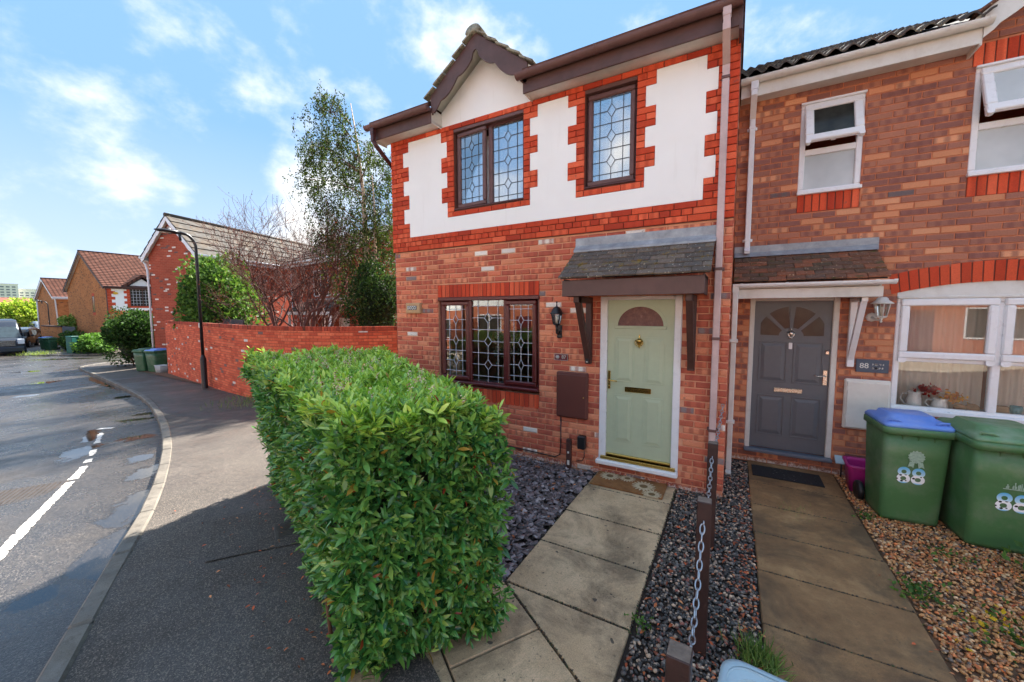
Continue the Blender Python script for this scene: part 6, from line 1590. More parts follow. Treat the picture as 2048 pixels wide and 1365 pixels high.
p = at(102, 700); bin_((p.x, p.y, p.z), R_(30), .58, .72, 1.06, M_binfar, M_binfar, 'distant green wheelie bin with a green lid on the far pavement', 'bins on the far pavement', detail=False)
p = at(94, 698); bin_((p.x, p.y, p.z), R_(30), .58, .72, 1.06, M_binfar, M_binblue, 'distant teal green wheelie bin with a blue lid on the far pavement', 'bins on the far pavement', detail=False)
# open tubs
M_mag = simple('magenta_plastic', C(172, 38, 120), .35, var=.08, scale=6); M_paleblue = simple('pale_blue_plastic', C(168, 190, 198), .35, var=.05, scale=6); M_tubw = simple('white_plastic_tub', C(200, 206, 208), .5, var=.06, scale=6)
def tub(name, label, loc, rz, w, dp, h, mat, th=.012, steps=False, grp=None):
    T = thing(name, label, 'tub', loc, rz, grp); b = MB()
    R0 = lambda f, z, o=0: ring(-w/2*f+o, w/2*f-o, -dp/2*f+o, dp/2*f-o, z, min(w, dp)*.16)
    b.loft([R0(.86, 0), R0(.97, h-.05), R0(.98, h-.03)] + ([R0(.98, h)] if not steps else [R0(1.0, h)]) + [R0(.94, h, 0), R0(.93, h-.04), R0(.83, .015)], True, True); b.build('tub_body', mat, T)
    b = MB(); b.loft([R0(1.0, h-.025), R0(1.06, h-.022), R0(1.06, h+.0), R0(1.0, h+.006), R0(.955, h+.004)], True, False); b.build('rim', mat, T)
    if steps:
        b = MB(); b.loft([R0(.955, h-.004), R0(.84, h-.012), R0(.81, h-.05), R0(.66, h-.054), R0(.63, h-.085)], False, 'end'); b.build('lid', mat, T)
    return T
tub('storage_tub', 'bright magenta open plastic tub on the gravel beside the blue lidded bin', (1.40, 1.02, -.012), R_(-4), .44, .36, .30, M_mag)
tub('storage_box', 'pale blue plastic storage box with a stepped lid beside the chain fence posts', (.235, -3.18, -.02), R_(-6), .47, .50, .62, M_paleblue, steps=True)
p = at(328, 744); tub('storage_tub', 'small white tub on the ground beside the distant green bins at the wall end', (p.x+.05, p.y-.1, p.z), R_(10), .42, .34, .32, M_tubw)
T = thing('solar_light', 'small pale solar light panel on a stake behind the magenta tub', 'garden light', (1.205, 1.3, 0)); 
b = MB(); b.box(-.07, .07, -.06, .06, .20, .215, .004); b.xf(Matrix.Translation((0, 0, .2)) @ Matrix.Rotation(R_(38), 4, 'X') @ Matrix.Translation((0, 0, -.2))); b.build('panel', M_paleblue, T)
b = MB(); b.tube([(0, .02, -.05), (0, .02, .20)], .008, 6); b.build('stake', M_blackpl, T)

# ================================================================== chain fence between the gardens
PX = [(-.108, -1.02, .90), (-.105, -2.20, .92), (-.115, -3.30, .88)]
nm = ['brown timber fence post nearest the house wall on the chain fence', 'middle brown timber fence post on the chain fence beside the dark pebbles', 'brown timber fence post with a bare sawn top beside the pale blue box']
for (x, y, h), lb in zip(PX, nm):
    T = thing('fence_post', lb, 'post', (x, y, 0), R_(random.uniform(-3, 3)), 'chain fence posts')
    b = MB(); b.box(-.038, .038, -.038, .038, -.10, h, .004); b.build('post', M_posts, T)
    b = MB(); b.add([(-.035, -.035, h+.0012), (.035, -.035, h+.0012), (.035, .035, h+.0012), (-.035, .035, h+.0012)], [(0, 1, 2, 3)]); b.build('sawn_top', M_postend, T)
    b = MB(); b.tube([(0, -.037, h-.13), (0, -.055, h-.13), (0, -.06, h-.115), (0, -.05, h-.10)], .004, 6); b.build('eye_bolt', M_galv, T)
q = MB(); ln_, wd_, rr_ = .029, .0125, .0042; pts = []
for i in range(17):
    a = 2*math.pi*i/16; pts.append((wd_*math.cos(a), 0, ln_*math.sin(a)*(1 if True else 1)))
q.tube(pts, rr_, 6, False); link = q.mesh('link')
def chain(label, a, c, sag):
    a, c = Vector(a), Vector(c); T = thing('chain', label, 'chain', tuple(a), 0, 'chains of the fence'); n = 400; P_ = []
    for i in range(n+1):
        t = i/n; p = a.lerp(c, t); p.z -= sag*4*t*(1-t); P_.append(p)
    Ls = np.concatenate([[0], np.cumsum([(P_[i+1]-P_[i]).length for i in range(n)])]); m_ = int(Ls[-1]/.048)
    for i in range(m_):
        s_ = (i+.5)/m_*Ls[-1]; k_ = min(n-1, int(np.searchsorted(Ls, s_))); p = P_[k_]; d = (P_[min(n, k_+1)]-P_[max(0, k_-1)]).normalized()
        o = obj('link', link, M_galv, T); qd = d.to_track_quat('Z', 'Y'); Mx = Matrix.Translation(p-a) @ qd.to_matrix().to_4x4() @ Matrix.Rotation((i % 2)*math.pi/2+random.uniform(-.3, .3), 4, 'Z'); o.matrix_local = Mx
chain('galvanised chain from the brick wall to the first fence post', (-.06, -.02, 1.02), (-.108, -.975, .80), .06)
chain('galvanised chain slung between the first and middle fence posts', (-.112, -1.075, .78), (-.108, -2.15, .82), .16)
chain('galvanised chain slung from the middle post to the sawn topped post', (-.108, -2.255, .80), (-.115, -3.25, .78), .30)

# ================================================================== window sill things seen through the glass
def curtain(x0, x1, z0, z1, y, amp, waves, mat, label, lean=0.0):
    b = MB(); n = 60; vs = []; fs = []
    for i in range(n+1):
        t = i/n; x = x0+(x1-x0)*t; yy = y+amp*math.sin(t*waves*2*math.pi)+amp*.4*math.sin(t*waves*5.3)
        vs += [(x+lean*.0, yy, z0), (x+lean, yy, z1)]
    for i in range(n): fs.append((2*i, 2*i+2, 2*i+3, 2*i+1))
    b.add(vs, fs, True); o = b.build('curtain', mat); return tag(o, label, 'curtain')
k = Mat('net_curtain'); k.base(C(240, 228, 214)); k.rough(.9)
t_ = k.n.new('ShaderNodeBsdfTranslucent'); t_.inputs[0].default_value = C(214, 206, 194); ms = k.n.new('ShaderNodeMixShader'); ms.inputs[0].default_value = .35
k.l.new(k.p.outputs[0], ms.inputs[1]); k.l.new(t_.outputs[0], ms.inputs[2]); k.l.new(ms.outputs[0], k.out.inputs[0]); M_net = k.m
curtain(1.66, 2.42, .86, 2.14, Y8+.24, .018, 9, M_net, 'pale net curtain hanging in the left half of the white casement window')
curtain(2.46, 3.2, .86, 2.14, Y8+.24, .018, 9, M_net, 'pale net curtain hanging in the right half of the white casement window')
b = MB(); b.box(1.55, 3.3, Y8+.10, Y8+.40, .80, .875); tag(b.build('window_board', M_white, h88))
SZ = .876
M_cer = simple('white_ceramic', C(250, 250, 247), .25, var=.04); M_wood = simple('wood_slice', C(160, 126, 92), .8, var=.25, scale=20); M_teal = simple('teal_pot', C(88, 156, 168), .4); M_card = simple('kraft_box', C(166, 136, 104), .8)
def jug(label, x, y, h, r, hs):
    T = thing('jug', label, 'jug', (x, y, SZ)); b = MB(); b.lathe([(r*.75, 0), (r*1.0, h*.15), (r*1.02, h*.4), (r*.85, h*.75), (r*.8, h*.9), (r*.95, h), (r*.88, h), (r*.72, h*.9)], 18); b.build('jug_body', M_cer, T)
    b = MB(); b.tube([(hs*r*.85, 0, h*.85), (hs*(r+.035), 0, h*.85), (hs*(r+.05), 0, h*.55), (hs*(r+.02), 0, h*.25), (hs*r*.95, 0, h*.22)], .007, 6); b.build('handle', M_cer, T)
    b = MB(); b.prism([(-hs*r*.8, h*.85), (-hs*(r+.03), h*1.02), (-hs*r*.8, h*1.0)], 'y', -.02, .02); b.build('spout', M_cer, T)
jug('tall white ceramic jug behind the white casement window', 1.86, Y8+.15, .19, .066, -1); jug('short round white ceramic jug with yellow flowers behind the casement window', 2.07, Y8+.15, .13, .066, -1)
def flowers(label, x, y, z, cols, n, r, cat='flowers'):
    P = np.array([(x, y, z)])+rng.normal(0, r, (n, 3))*np.array([1.2, .7, .6]); o = leaves_at('artificial_flowers', P, rnd_dir(n), rng.uniform(.03, .055, n), pal(n, cols, [1]*len(cols)), M_leafsoft, None, kind=None); o.pop('kind', None); return tag(o, label, cat)
flowers('red silk flowers standing in the tall white jug', 1.97, Y8+.14, 1.10, [C(196, 34, 34), C(160, 22, 28)], 150, .035); flowers('yellow silk flowers standing in the short white jug', 2.17, Y8+.14, 1.03, [C(232, 178, 44), C(214, 142, 40)], 130, .035)
for (x, r, sz_, lb) in ((2.23, .05, .045, 'round wooden pebble ornament beside the short white jug'), (2.33, .06, .05, 'larger wooden pebble ornament by the window mullion')):
    b = MB(); b.sphere((0, 0, sz_), r, 14, (1, .7, sz_/r)); tag(b.build('wooden_ornament', M_wood, None, (x, Y8+.15, SZ)), lb, 'ornament')
b = MB(); b.box(-.06, .06, -.03, .03, 0, .10, .004); b.box(-.055, .055, -.034, -.028, .03, .07); tag(b.build('kraft_box', M_card, None, (2.53, Y8+.15, SZ)), 'small brown card box right of the window mullion', 'box')
b = MB(); b.lathe([(.035, 0), (.042, .06), (.046, .11), (.04, .11), (.038, .07)], 16); tag(b.build('pot', M_teal, None, (2.65, Y8+.15, SZ)), 'teal pot beside the small brown card box', 'pot')
# pampas and eucalyptus in a vase behind the leaded window
T = thing('dried_flower_vase', 'vase of dried pampas and eucalyptus behind the leaded window', 'vase', (-2.98, .42, .9))
b = MB(); b.lathe([(.05, 0), (.07, .1), (.06, .25), (.035, .34), (.045, .36)], 14); b.build('vase', M_card, T)
n = 260; P = np.array([.0, 0, .62])+rng.normal(0, 1, (n, 3))*np.array([.10, .08, .13]); d = rnd_dir(n)*.6+np.array([0, 0, .6]); d /= np.linalg.norm(d, axis=1)[:, None]
leaves_at('pampas', P, d, rng.uniform(.05, .10, n), pal(n, [C(186, 170, 146), C(150, 134, 112)], [1, 1]), M_leafsoft, T)
n = 90; P = np.array([-.05, 0, .50])+rng.normal(0, 1, (n, 3))*np.array([.20, .08, .12]); leaves_at('eucalyptus', P, rnd_dir(n), rng.uniform(.03, .05, n), pal(n, [C(140, 164, 146), C(112, 140, 124)], [1, 1]), M_leafsoft, T)
b = MB(); b.box(GWIN[0]-.02, GWIN[1]+.02, .27, .55, .86, .898); b.build('window_board', M_white, h87)

# ================================================================== fallen leaves, weeds and grass
def scatter_leaves(name, label, pts, size, cols):
    n = len(pts); d = rnd_dir(n); d[:, 2] *= .18; d /= np.linalg.norm(d, axis=1)[:, None]; M = frame_from(d, np.tile([0, 0, 1.0], (n, 1))+rng.normal(0, .25, (n, 3)))*rng.uniform(size*.6, size*1.3, (n, 1, 1))
    return tag(scatter(name, LEAF_V*np.array([1.5, 1, 1.6]), LEAF_F, M, pts, pal(n, cols, [1]*len(cols), .25), M_deadleaf, None, True), label, 'leaves', kind='stuff')
OR = [C(190, 106, 62), C(164, 84, 50), C(206, 138, 92), C(134, 74, 50), C(196, 96, 58)]
def uni(n, x0, x1, y0, y1, z): return np.c_[rng.uniform(x0, x1, n), rng.uniform(y0, y1, n), np.full(n, z)+rng.uniform(0, .01, n)]
pts = np.vstack([uni(420, -.46, .22, -3.2, 1.2, .006), uni(160, .10, .225, -3.2, .4, .008), uni(260, 1.16, 2.6, -3.0, 1.0, .006), uni(90, -3.0, -1.45, -2.4, -.05, .008), uni(40, 1.0, 1.35, -3, -.5, .006)])
scatter_leaves('fallen_leaves', 'dry orange brown fallen leaves over the pebbles', pts, .035, OR)
pts = []
for i in range(70):
    s = rng.uniform(0, 1); p = (HA*(1-s)+HC*s)+left_n[:2]*abs(rng.normal(0, .25)); pts.append((p[0], p[1], gz(p[0])+.008))
for i in range(40): x = rng.uniform(-4.5, -2); pts.append((x, np.interp(x, [-4.5, -2], [-3.0, -3.7])+rng.uniform(0, .9), gz(x)+.012))
scatter_leaves('fallen_leaves', 'scattered dry leaves and twigs on the pavement by the hedge', np.array(pts), .03, OR)
def tuft(name, label, x, y, n, h, spread, cols, cat='grass', z=-.01):
    T = thing(name, label, cat, (x, y, z)); P = rng.normal(0, spread, (n, 3)); P[:, 2] = 0; d = np.c_[rng.normal(0, .45, (n, 2)), np.ones(n)]; d /= np.linalg.norm(d, axis=1)[:, None]
    V = np.array([(-.03, 0, 0), (.03, 0, 0), (.024, .5, .05), (-.024, .5, .05), (0, 1, .22)]); Fc = [(0, 1, 2, 3), (3, 2, 4)]
    M = frame_from(d, rnd_dir(n))*rng.uniform(h*.5, h*1.2, (n, 1, 1)); o = scatter('blades', V, Fc, M, P, pal(n, cols, [1]*len(cols)), M_grass, T); tag(o, kind='stuff'); return T
GR = [C(110, 140, 66), C(134, 154, 84), C(86, 116, 52)]
tuft('grass_tuft', 'green grass tuft at the edge of the dark paved path beside the pale blue box', .20, -2.12, 420, .12, .055, GR)
tuft('grass_tuft', 'thin line of grass growing across a joint of the dark paved path', .62, .02, 90, .035, .09, GR, z=0.0)
tuft('grass_tuft', 'rough grass at the foot of the curved garden wall', -10.6, .75, 500, .16, .5, GR, z=gz(-10.6))
tuft('grass_tuft', 'grass growing out of the far kerb by the side road', -43.0, 2.6, 300, .3, .5, [C(150, 164, 84), C(120, 140, 66)], z=gz(-43))
def weed(label, x, y, n, size, spread, cols, tall=.1):
    T = thing('weed', label, 'weed', (x, y, -.01)); P = rng.normal(0, spread, (n, 3)); P[:, 2] = rng.uniform(.01, tall, n); d = rnd_dir(n); d[:, 2] = np.abs(d[:, 2])*.6+.1; d /= np.linalg.norm(d, axis=1)[:, None]
    leaves_at('foliage', P, d, rng.uniform(size*.6, size*1.3, n), pal(n, cols, [1]*len(cols)), M_leafsoft, T)
WG = [C(84, 118, 56), C(104, 136, 66), C(66, 96, 48)]
weed('dark green nettle clump in the brown pebbles beside the larger bin', 2.16, -.30, 260, .06, .12, WG, .16)
weed('low sprawling weed along the edge of the dark paved path', 1.22, -.95, 110, .035, .07, WG, .05)
weed('low weed patch with yellow flowers in the brown pebbles', 1.62, -1.15, 240, .035, .17, WG+[C(220, 180, 50)], .07)
weed('small green weed in the brown pebbles in front of the blue lidded bin', 1.60, -.25, 70, .03, .09, WG, .04)
weed('small weed at the left edge of the dark paved path by the grey door', 1.20, .22, 60, .03, .06, WG, .04)
weed('tiny weeds at the right edge of the green door path', -.44, -2.2, 40, .03, .04, WG, .05)
b = MB(); b.tube([(2.16, -.06, .30), (2.17, -.10, .36), (2.22, -.13, .37), (2.30, -.16, .30), (2.38, -.2, .1), (2.42, -.22, -.02)], .008, 6); tag(b.build('dry_stalk', M_bark), 'curved dry brown stalk hooking up in front of the larger bin', 'stalk')
# ================================================================== the street beyond
def stepped_roof(parent, x0, x1, eave_y, eave_z, ridge_y, ridge_z, mat, gauge=.34, axis='x', thick=.035, name='roof'):
    """lapped tile courses along the local x axis, as one mesh of real steps"""
    n = max(3, int(math.hypot(ridge_y-eave_y, ridge_z-eave_z)/gauge)); b = MB()
    dy, dz = (ridge_y-eave_y)/n, (ridge_z-eave_z)/n; L = math.hypot(dy, dz); ny, nz = -dz/L, dy/L
    if nz < 0: ny, nz = -ny, -nz
    for i in range(n):
        ya, za = eave_y+dy*i, eave_z+dz*i; yb, zb = eave_y+dy*(i+1.08), eave_z+dz*(i+1.08)
        b.add([(x0, ya+ny*thick*1.6, za+nz*thick*1.6), (x1, ya+ny*thick*1.6, za+nz*thick*1.6), (x1, yb+ny*thick*.6, zb+nz*thick*.6), (x0, yb+ny*thick*.6, zb+nz*thick*.6),
               (x0, ya-ny*.01, za-nz*.01), (x1, ya-ny*.01, za-nz*.01)], [(0, 1, 2, 3), (0, 4, 5, 1)])
    b.add([(x0, eave_y, eave_z), (x1, eave_y, eave_z), (x1, ridge_y, ridge_z), (x0, ridge_y, ridge_z)], [(0, 1, 2, 3)])
    return b.build(name, mat, parent)
def gable_house(label, loc, rz, w, d, he, hr, brick, tile, fascia, ov=.25, name='brick_house', group=None, gauge=.34):
    """front gable towards local -Y: x from -w/2 to w/2, y from 0 to d; ridge along y"""
    T = thing(name, label, 'house', loc, rz, group)
    b = MB(); b.box(-w/2, w/2, 0, d, -.8, he)
    b.prism([(-w/2, he), (w/2, he), (0, hr-.04)], 'y', .0, d); b.build('wall', brick, T)
    for s_ in (-1, 1):
        # local frame: courses run along y
        o = stepped_roof(T, 0, d+2*ov, 0, 0, 1, 1, tile) if False else None
        n = max(3, int(math.hypot(w/2+ov, hr-he)/gauge)); b = MB(); ex, ez = s_*(w/2+ov), he-ov*(hr-he)/(w/2); dx, dz = -ex/n, (hr-ez)/n; L = math.hypot(dx, dz); nx, nz = (-dz/L*(-s_)*-1, abs(dx)/L); nx = s_*abs(dz)/L
        th = .035; y0, y1 = -ov, d+ov
        for i in range(n):
            xa, za = ex+dx*i, ez+dz*i; xb, zb = ex+dx*(i+1.06), ez+dz*(i+1.06)
            b.add([(xa+nx*th*1.7, y0, za+nz*th*1.7), (xa+nx*th*1.7, y1, za+nz*th*1.7), (xb+nx*th*.6, y1, zb+nz*th*.6), (xb+nx*th*.6, y0, zb+nz*th*.6), (xa, y0, za), (xa, y1, za)], [(0, 1, 2, 3), (0, 4, 5, 1)])
        b.add([(ex, y0, ez), (ex, y1, ez), (0, y1, hr), (0, y0, hr)], [(0, 1, 2, 3)]); b.build('roof', tile, T)
        b = MB(); t_ = []; bt_ = []
        for i in range(25):
            t = i/24; x = ex*(1-t); z = ez+(hr-ez)*t; sc_ = .05*abs(math.sin(t*math.pi*5)) if fascia[1] else 0
            t_.append((x, z-.0)); bt_.append((x, z-.22-sc_))
        for i in range(24): b.prism([t_[i], t_[i+1], bt_[i+1], bt_[i]], 'y', -ov+.012, -ov+.035)
        b.build('bargeboard', fascia[0], T)
        b = MB(); b.box(ex-.03 if s_ > 0 else ex-.01, ex+.01 if s_ > 0 else ex+.03, -ov+.04, d+ov, ez-.17, ez+.0); b.build('fascia', fascia[0], T)
        b = MB(); b.tube([(ex+s_*.06, -ov, ez+.0), (ex+s_*.06, d+ov, ez+.0)], .055, 8); b.build('gutter', fascia[0], T)
        b = MB(); b.box(min(ex, s_*w/2), max(ex, s_*w/2), -ov+.04, d+ov, ez-.165, ez-.155); b.build('soffit', M_soffit, T)
    b = MB(); b.add([(-w/2-ov, -ov+.04, he-ov*(hr-he)/(w/2)-.12), (0, -ov+.04, hr-.12), (0, .01, hr-.12), (-w/2-ov, .01, he-ov*(hr-he)/(w/2)-.12)], [(0, 1, 2, 3)]); b.add([(w/2+ov, -ov+.04, he-ov*(hr-he)/(w/2)-.12), (0, -ov+.04, hr-.12), (0, .01, hr-.12), (w/2+ov, .01, he-ov*(hr-he)/(w/2)-.12)], [(0, 3, 2, 1)]); b.build('verge_soffit', M_soffit, T)
    b = MB(); b.tube([(0, -ov-.01, hr+.03), (0, d+ov, hr+.03)], .09, 8); b.build('ridge', tile, T)
    return T
def side_window(T, x, y0, y1, z0, z1, fm, s_=1, bars=1, gm=None, cill=True):
    """window on the +x side wall"""
    b = MB(); w = .055
    b.box(x-.06, x+.015, y0, y1, z1-w, z1); b.box(x-.06, x+.015, y0, y1, z0, z0+w); b.box(x-.06, x+.0145, y0, y0+w, z0+w, z1-w); b.box(x-.06, x+.0145, y1-w, y1, z0+w, z1-w)
    for i in range(bars): ym = y0+(y1-y0)*(i+1)/(bars+1); b.box(x-.06, x+.014, ym-w*.6, ym+w*.6, z0+w, z1-w)
    W_ = b.build('window', fm, T); b = MB(); b.box(x-.02, x+.004, y0+w, y1-w, z0+w, z1-w); b.build('pane', gm or M_greyglass, W_); return W_
def front_window(T, y, x0, x1, z0, z1, fm, bars=1, gm=None):
    b = MB(); w = .055
    b.box(x0, x1, y-.015, y+.06, z1-w, z1); b.box(x0, x1, y-.015, y+.06, z0, z0+w); b.box(x0, x0+w, y-.0145, y+.06, z0+w, z1-w); b.box(x1-w, x1, y-.0145, y+.06, z0+w, z1-w)
    for i in range(bars): xm = x0+(x1-x0)*(i+1)/(bars+1); b.box(xm-w*.6, xm+w*.6, y-.014, y+.06, z0+w, z1-w)
    W_ = b.build('window', fm, T); b = MB(); b.box(x0+w, x1-w, y-.004, y+.02, z0+w, z1-w); b.build('pane', gm or M_greyglass, W_); return W_
# red brick house behind the wall
aA = R_(16); gA = gz(-22)
hA = gable_house('red brick house with white scalloped bargeboards and a grey tiled roof behind the garden wall', (-22.2, 3.2, 0), aA, 2.9, 10.5, 4.72, 6.30, M_fbA, M_tileA, (M_white, True), .2)
b = MB(); b.tube([(-1.72, -.12, 4.45), (-1.6, -.05, 4.2), (-1.5, -.05, 3.9), (-1.5, -.05, -.8)], .04, 8); b.build('downpipe', M_white, hA)
b = MB(); b.box(-.09, .09, -.03, 0, 5.5, 5.65); b.build('vent', M_black, hA)
# its wing facing the camera
hW = thing('brick_house', 'red brick cottage wing with a shuttered window and lean-to porch behind the bare tree', 'house', (-21.2, 8.0, 0), R_(-8))
b = MB(); b.box(0, 6.4, 0, 5, -.8, 4.62); b.prism([(0, 4.62), (5, 4.62), (2.5, 6.3)], 'x', 0, 6.4); b.build('wall', M_fbA, hW)
stepped_roof(hW, -.3, 6.7, -.3, 4.50, 2.5, 6.38, M_tileA); stepped_roof(hW, -.3, 6.7, 5.3, 4.50, 2.5, 6.38, M_tileA)
b = MB(); b.box(-.3, 6.7, -.32, -.28, 4.33, 4.50); b.tube([(-.3, -.37, 4.5), (6.7, -.37, 4.5)], .055, 8); b.build('fascia', M_white, hW)
w_ = front_window(hW, 0, 2.6, 4.1, 2.75, 4.05, M_white, 1)
for i in range(10): b = MB(); b.box(2.68, 3.32, .022, .03, 2.85+i*.115, 2.93+i*.115); b.build('slat', M_white, w_)
for i in range(10): b = MB(); b.box(3.38, 4.02, .022, .03, 2.85+i*.115, 2.93+i*.115); b.build('slat', M_white, w_)
front_window(hW, 0, 3.3, 4.4, .55, 1.75, M_white, 1); front_window(hW, 0, .9, 2.1, .4, 1.7, M_white, 1)
b = MB(); b.box(5.0, 5.9, -.02, .05, -.4, 1.7); b.build('door', M_white, hW)
stepped_roof(hW, 2.0, 6.2, -1.1, 2.0, -.02, 2.55, M_tileA, .3, name='porch_roof'); b = MB(); b.box(2.0, 6.2, -1.12, -1.08, 1.85, 2.0); b.build('porch_fascia', M_white, hW); b = MB(); b.box(2.0, 6.25, -.06, 0, 2.52, 2.66); b.build('flashing', M_flash, hW)
for x in (2.1, 6.1): b = MB(); b.box(x-.05, x+.05, -1.08, -.98, -.8, 1.86); b.build('post', M_white, hW)
b = MB(); b.tube([(.2, -.06, 4.4), (.2, -.06, -.8)], .04, 6); b.build('downpipe', M_white, hW)
# steep gable further back
gable_house('steep red brick gable rising behind the shuttered cottage wing', (-17.6, 13.6, 0), R_(-6), 6.5, 7, 5.1, 8.6, M_fbA, M_tileA, (M_white, False), .2)
# lower garden screen seen over the wall
b = MB(); b.box(-1.0, 1.0, -.02, .02, 0, 2.2); 
for i in range(9): b.box(-1.0, 1.0, -.03, .03, .2+i*.23, .27+i*.23)
tag(b.build('garden_screen', simple('charcoal_screen', C(56, 58, 64), .7, var=.3, scale=20), None, (-15.6, 2.5, gz(-15.6)), R_(-8)), 'charcoal garden screen panel standing behind the garden wall by the lamp', 'screen')
# orange brick house with rendered front
gB = -.47
hB = gable_house('orange brick house with brown tiled roof and white rendered front beyond the side road', (-50.6, 6.75, gB), 0, 10.6, 9.0, 4.72, 7.85, M_fbB, M_tileB, (M_timber, False), .25, gauge=.3)
front_window(hB, 0, 1.75, 2.3, 2.45, 3.85, M_timber, 0)
for z in (3.86, 2.2): b = MB(); b.box(1.7, 2.35, -.01, .02, z, z+.24); b.build('lintel', M_trim if False else simple('red_lintel%d' % int(z*10), C(196, 78, 48), .9), hB)
b = MB(); b.tube([(5.38, -.05, 4.5), (5.35, .0, 4.2), (5.35, .02, -.3)], .045, 6); b.build('downpipe', M_brownfade, hB)
xf_ = 5.3
b = MB(); b.box(xf_, xf_+.03, .0, 9, 2.55, 4.7); fr = b.build('render_panel', M_render, hB)
RB = simple('far_red_trim', C(198, 78, 48), .9, var=.12, scale=6)
for i in range(9):
    z = 2.55+i*.24; b = MB(); b.box(xf_+.02, xf_+.045, 0, (.30 if i % 2 else .52), z, z+.235); b.build('quoin', RB, hB)
b = MB(); b.box(xf_+.02, xf_+.046, 0, 9, 2.42, 2.6); b.build('string_course', RB, hB)
for (ya, yb) in ((1.45, 3.1),):
    for i in range(7):
        z = 2.95+i*.22
        for (p0, p1) in ((ya-(.38 if i % 2 else .2), ya), (yb, yb+(.38 if i % 2 else .2))): b = MB(); b.box(xf_+.02, xf_+.045, p0, p1, z, z+.215); b.build('quoin', RB, hB)
    b = MB(); b.box(xf_+.02, xf_+.045, ya-.2, yb+.2, 2.82, 2.97); b.build('quoin', RB, hB)
    wB = side_window(hB, xf_+.05, ya, yb, 2.97, 4.45, M_timber, 1, 1, M_greyglass)
    b = MB()
    for f in (.12, .25, .38, .62, .75, .88): y = ya+(yb-ya)*f; b.box(xf_+.052, xf_+.058, y-.012, y+.012, 3.03, 4.4)
    for i in range(5): z = 3.2+i*.26; b.box(xf_+.052, xf_+.057, ya+.06, yb-.06, z, z+.02)
    b.build('leading', M_lead, wB)
    # little gable over the window
    ym = (ya+yb)/2; b = MB(); b.prism([(ym-1.15, 4.46), (ym+1.15, 4.46), (ym, 5.35)], 'x', xf_-1.5, xf_+.04); gB_ = b.build('gable', M_render, hB)
    for s_ in (-1, 1):
        b = MB(); b.add([(xf_+.32, ym+s_*1.35, 4.70), (xf_+.32, ym, 5.75), (xf_-2.2, ym, 5.75), (xf_-2.2, ym+s_*1.35, 4.70), (xf_+.32, ym+s_*1.35, 4.46), (xf_+.32, ym, 5.48)], [(0, 1, 2, 3), (0, 4, 5, 1)]); b.build('gable_roof', M_tileB, gB_)
b = MB(); b.lathe([(.16, 0), (.17, .02), (.16, .06), (.05, .08)], 16); b.xf(Matrix.Translation((5.36, .55, 4.05)) @ Matrix.Rotation(math.pi/2, 4, 'Y') @ Matrix.Scale(.6, 4, (1, 0, 0))); b.build('alarm_box', simple('yellow_alarm', C(226, 178, 52), .5), hB)
# further house
hC = gable_house('smaller orange brick house with white gutters beyond the low garden wall', (-64.8, 6.95, -.7), 0, 7.0, 9, 4.36, 6.3, M_fbB, M_tileB, (M_white, False), .25, gauge=.3)
side_window(hC, 3.51, 3.6, 6.2, 2.7, 3.9, M_white, 1, 1); b = MB(); b.box(3.5, 3.515, 3.4, 6.4, 2.45, 2.68); b.build('lintel', RB, hC)
b = MB(); b.tube([(-3.7, -.1, 4.2), (-3.45, -.06, 3.9), (-3.45, -.06, -.5)], .07, 6); b.build('downpipe', M_white, hC); b = MB(); b.tube([(3.7, -.1, 4.2), (3.55, -.02, 3.9), (3.55, .1, -.5)], .06, 6); b.build('downpipe', M_white, hC)
# low wall with dark coping, gate
T = thing('garden_wall', 'low stained orange brick wall with a dark coping beside the dark gate', 'wall', (-58.8, 5.5, gz(-58)), math.atan2(.35, 4.9)); b = MB(); b.box(0, 4.6, 0, .25, -.2, 1.75); b.build('wall', M_fbB, T); b = MB(); b.box(-.1, 4.7, -.08, .33, 1.75, 1.88); b.build('coping', simple('dark_coping', C(70, 52, 46), .9), T)
T = thing('gate', 'dark grey boarded gate between the low wall and the orange brick house', 'gate', (-54.1, 5.85, gz(-54)+.05), R_(3))
for i in range(14): b = MB(); b.box(i*.22, i*.22+.205, 0, .04, 0, 1.75, .004); b.build('board', simple('gate_grey', C(74, 74, 80), .7) if i == 0 else MATS['gate_grey'], T)
b = MB(); b.box(0, 3.08, .04, .09, .3, .42); b.build('rail', MATS['gate_grey'], T)
# cabinet, hedges
p = at(146, 706); T = thing('street_cabinet', 'slim teal green street cabinet in front of the low clipped hedges', 'cabinet', (p.x, p.y, p.z), R_(20)); M_tealcab = simple('teal_cabinet', C(28, 92, 84), .45)
b = MB(); b.box(-.28, .28, -.2, .2, 0, 1.20, .02); b.build('case', M_tealcab, T); b = MB(); b.box(-.30, .30, -.22, .22, 1.20, 1.25, .015); b.build('cap', M_tealcab, T); b = MB(); b.box(-.24, .24, -.212, -.195, .1, 1.12, .008); b.build('door', M_tealcab, T)
LH = [C(86, 120, 52), C(108, 144, 66), C(68, 98, 44)]
bush('hedge_shrub', 'bright low clipped hedge to the right of the teal cabinet', 'hedge', (-41.3, 4.9, gz(-41)+.55), (3.0, 1.0, .72), 5000, .2, LH, [3, 3, 2], 34)
bush('hedge_shrub', 'darker low hedge between the teal cabinet and the far bins', 'hedge', (-46.0, 5.0, gz(-46)+.6), (2.2, .9, .85), 4000, .2, [C(58, 84, 40), C(72, 100, 48), C(48, 66, 36)], [3, 3, 2], 26)
bush('shrub', 'pale flowering shrub above the low wall by the dark gate', 'shrub', (-55.3, 6.7, .75), (1.6, .8, 1.0), 2200, .22, [C(150, 168, 90), C(196, 190, 120), C(110, 138, 66)], [3, 1, 3], 18)
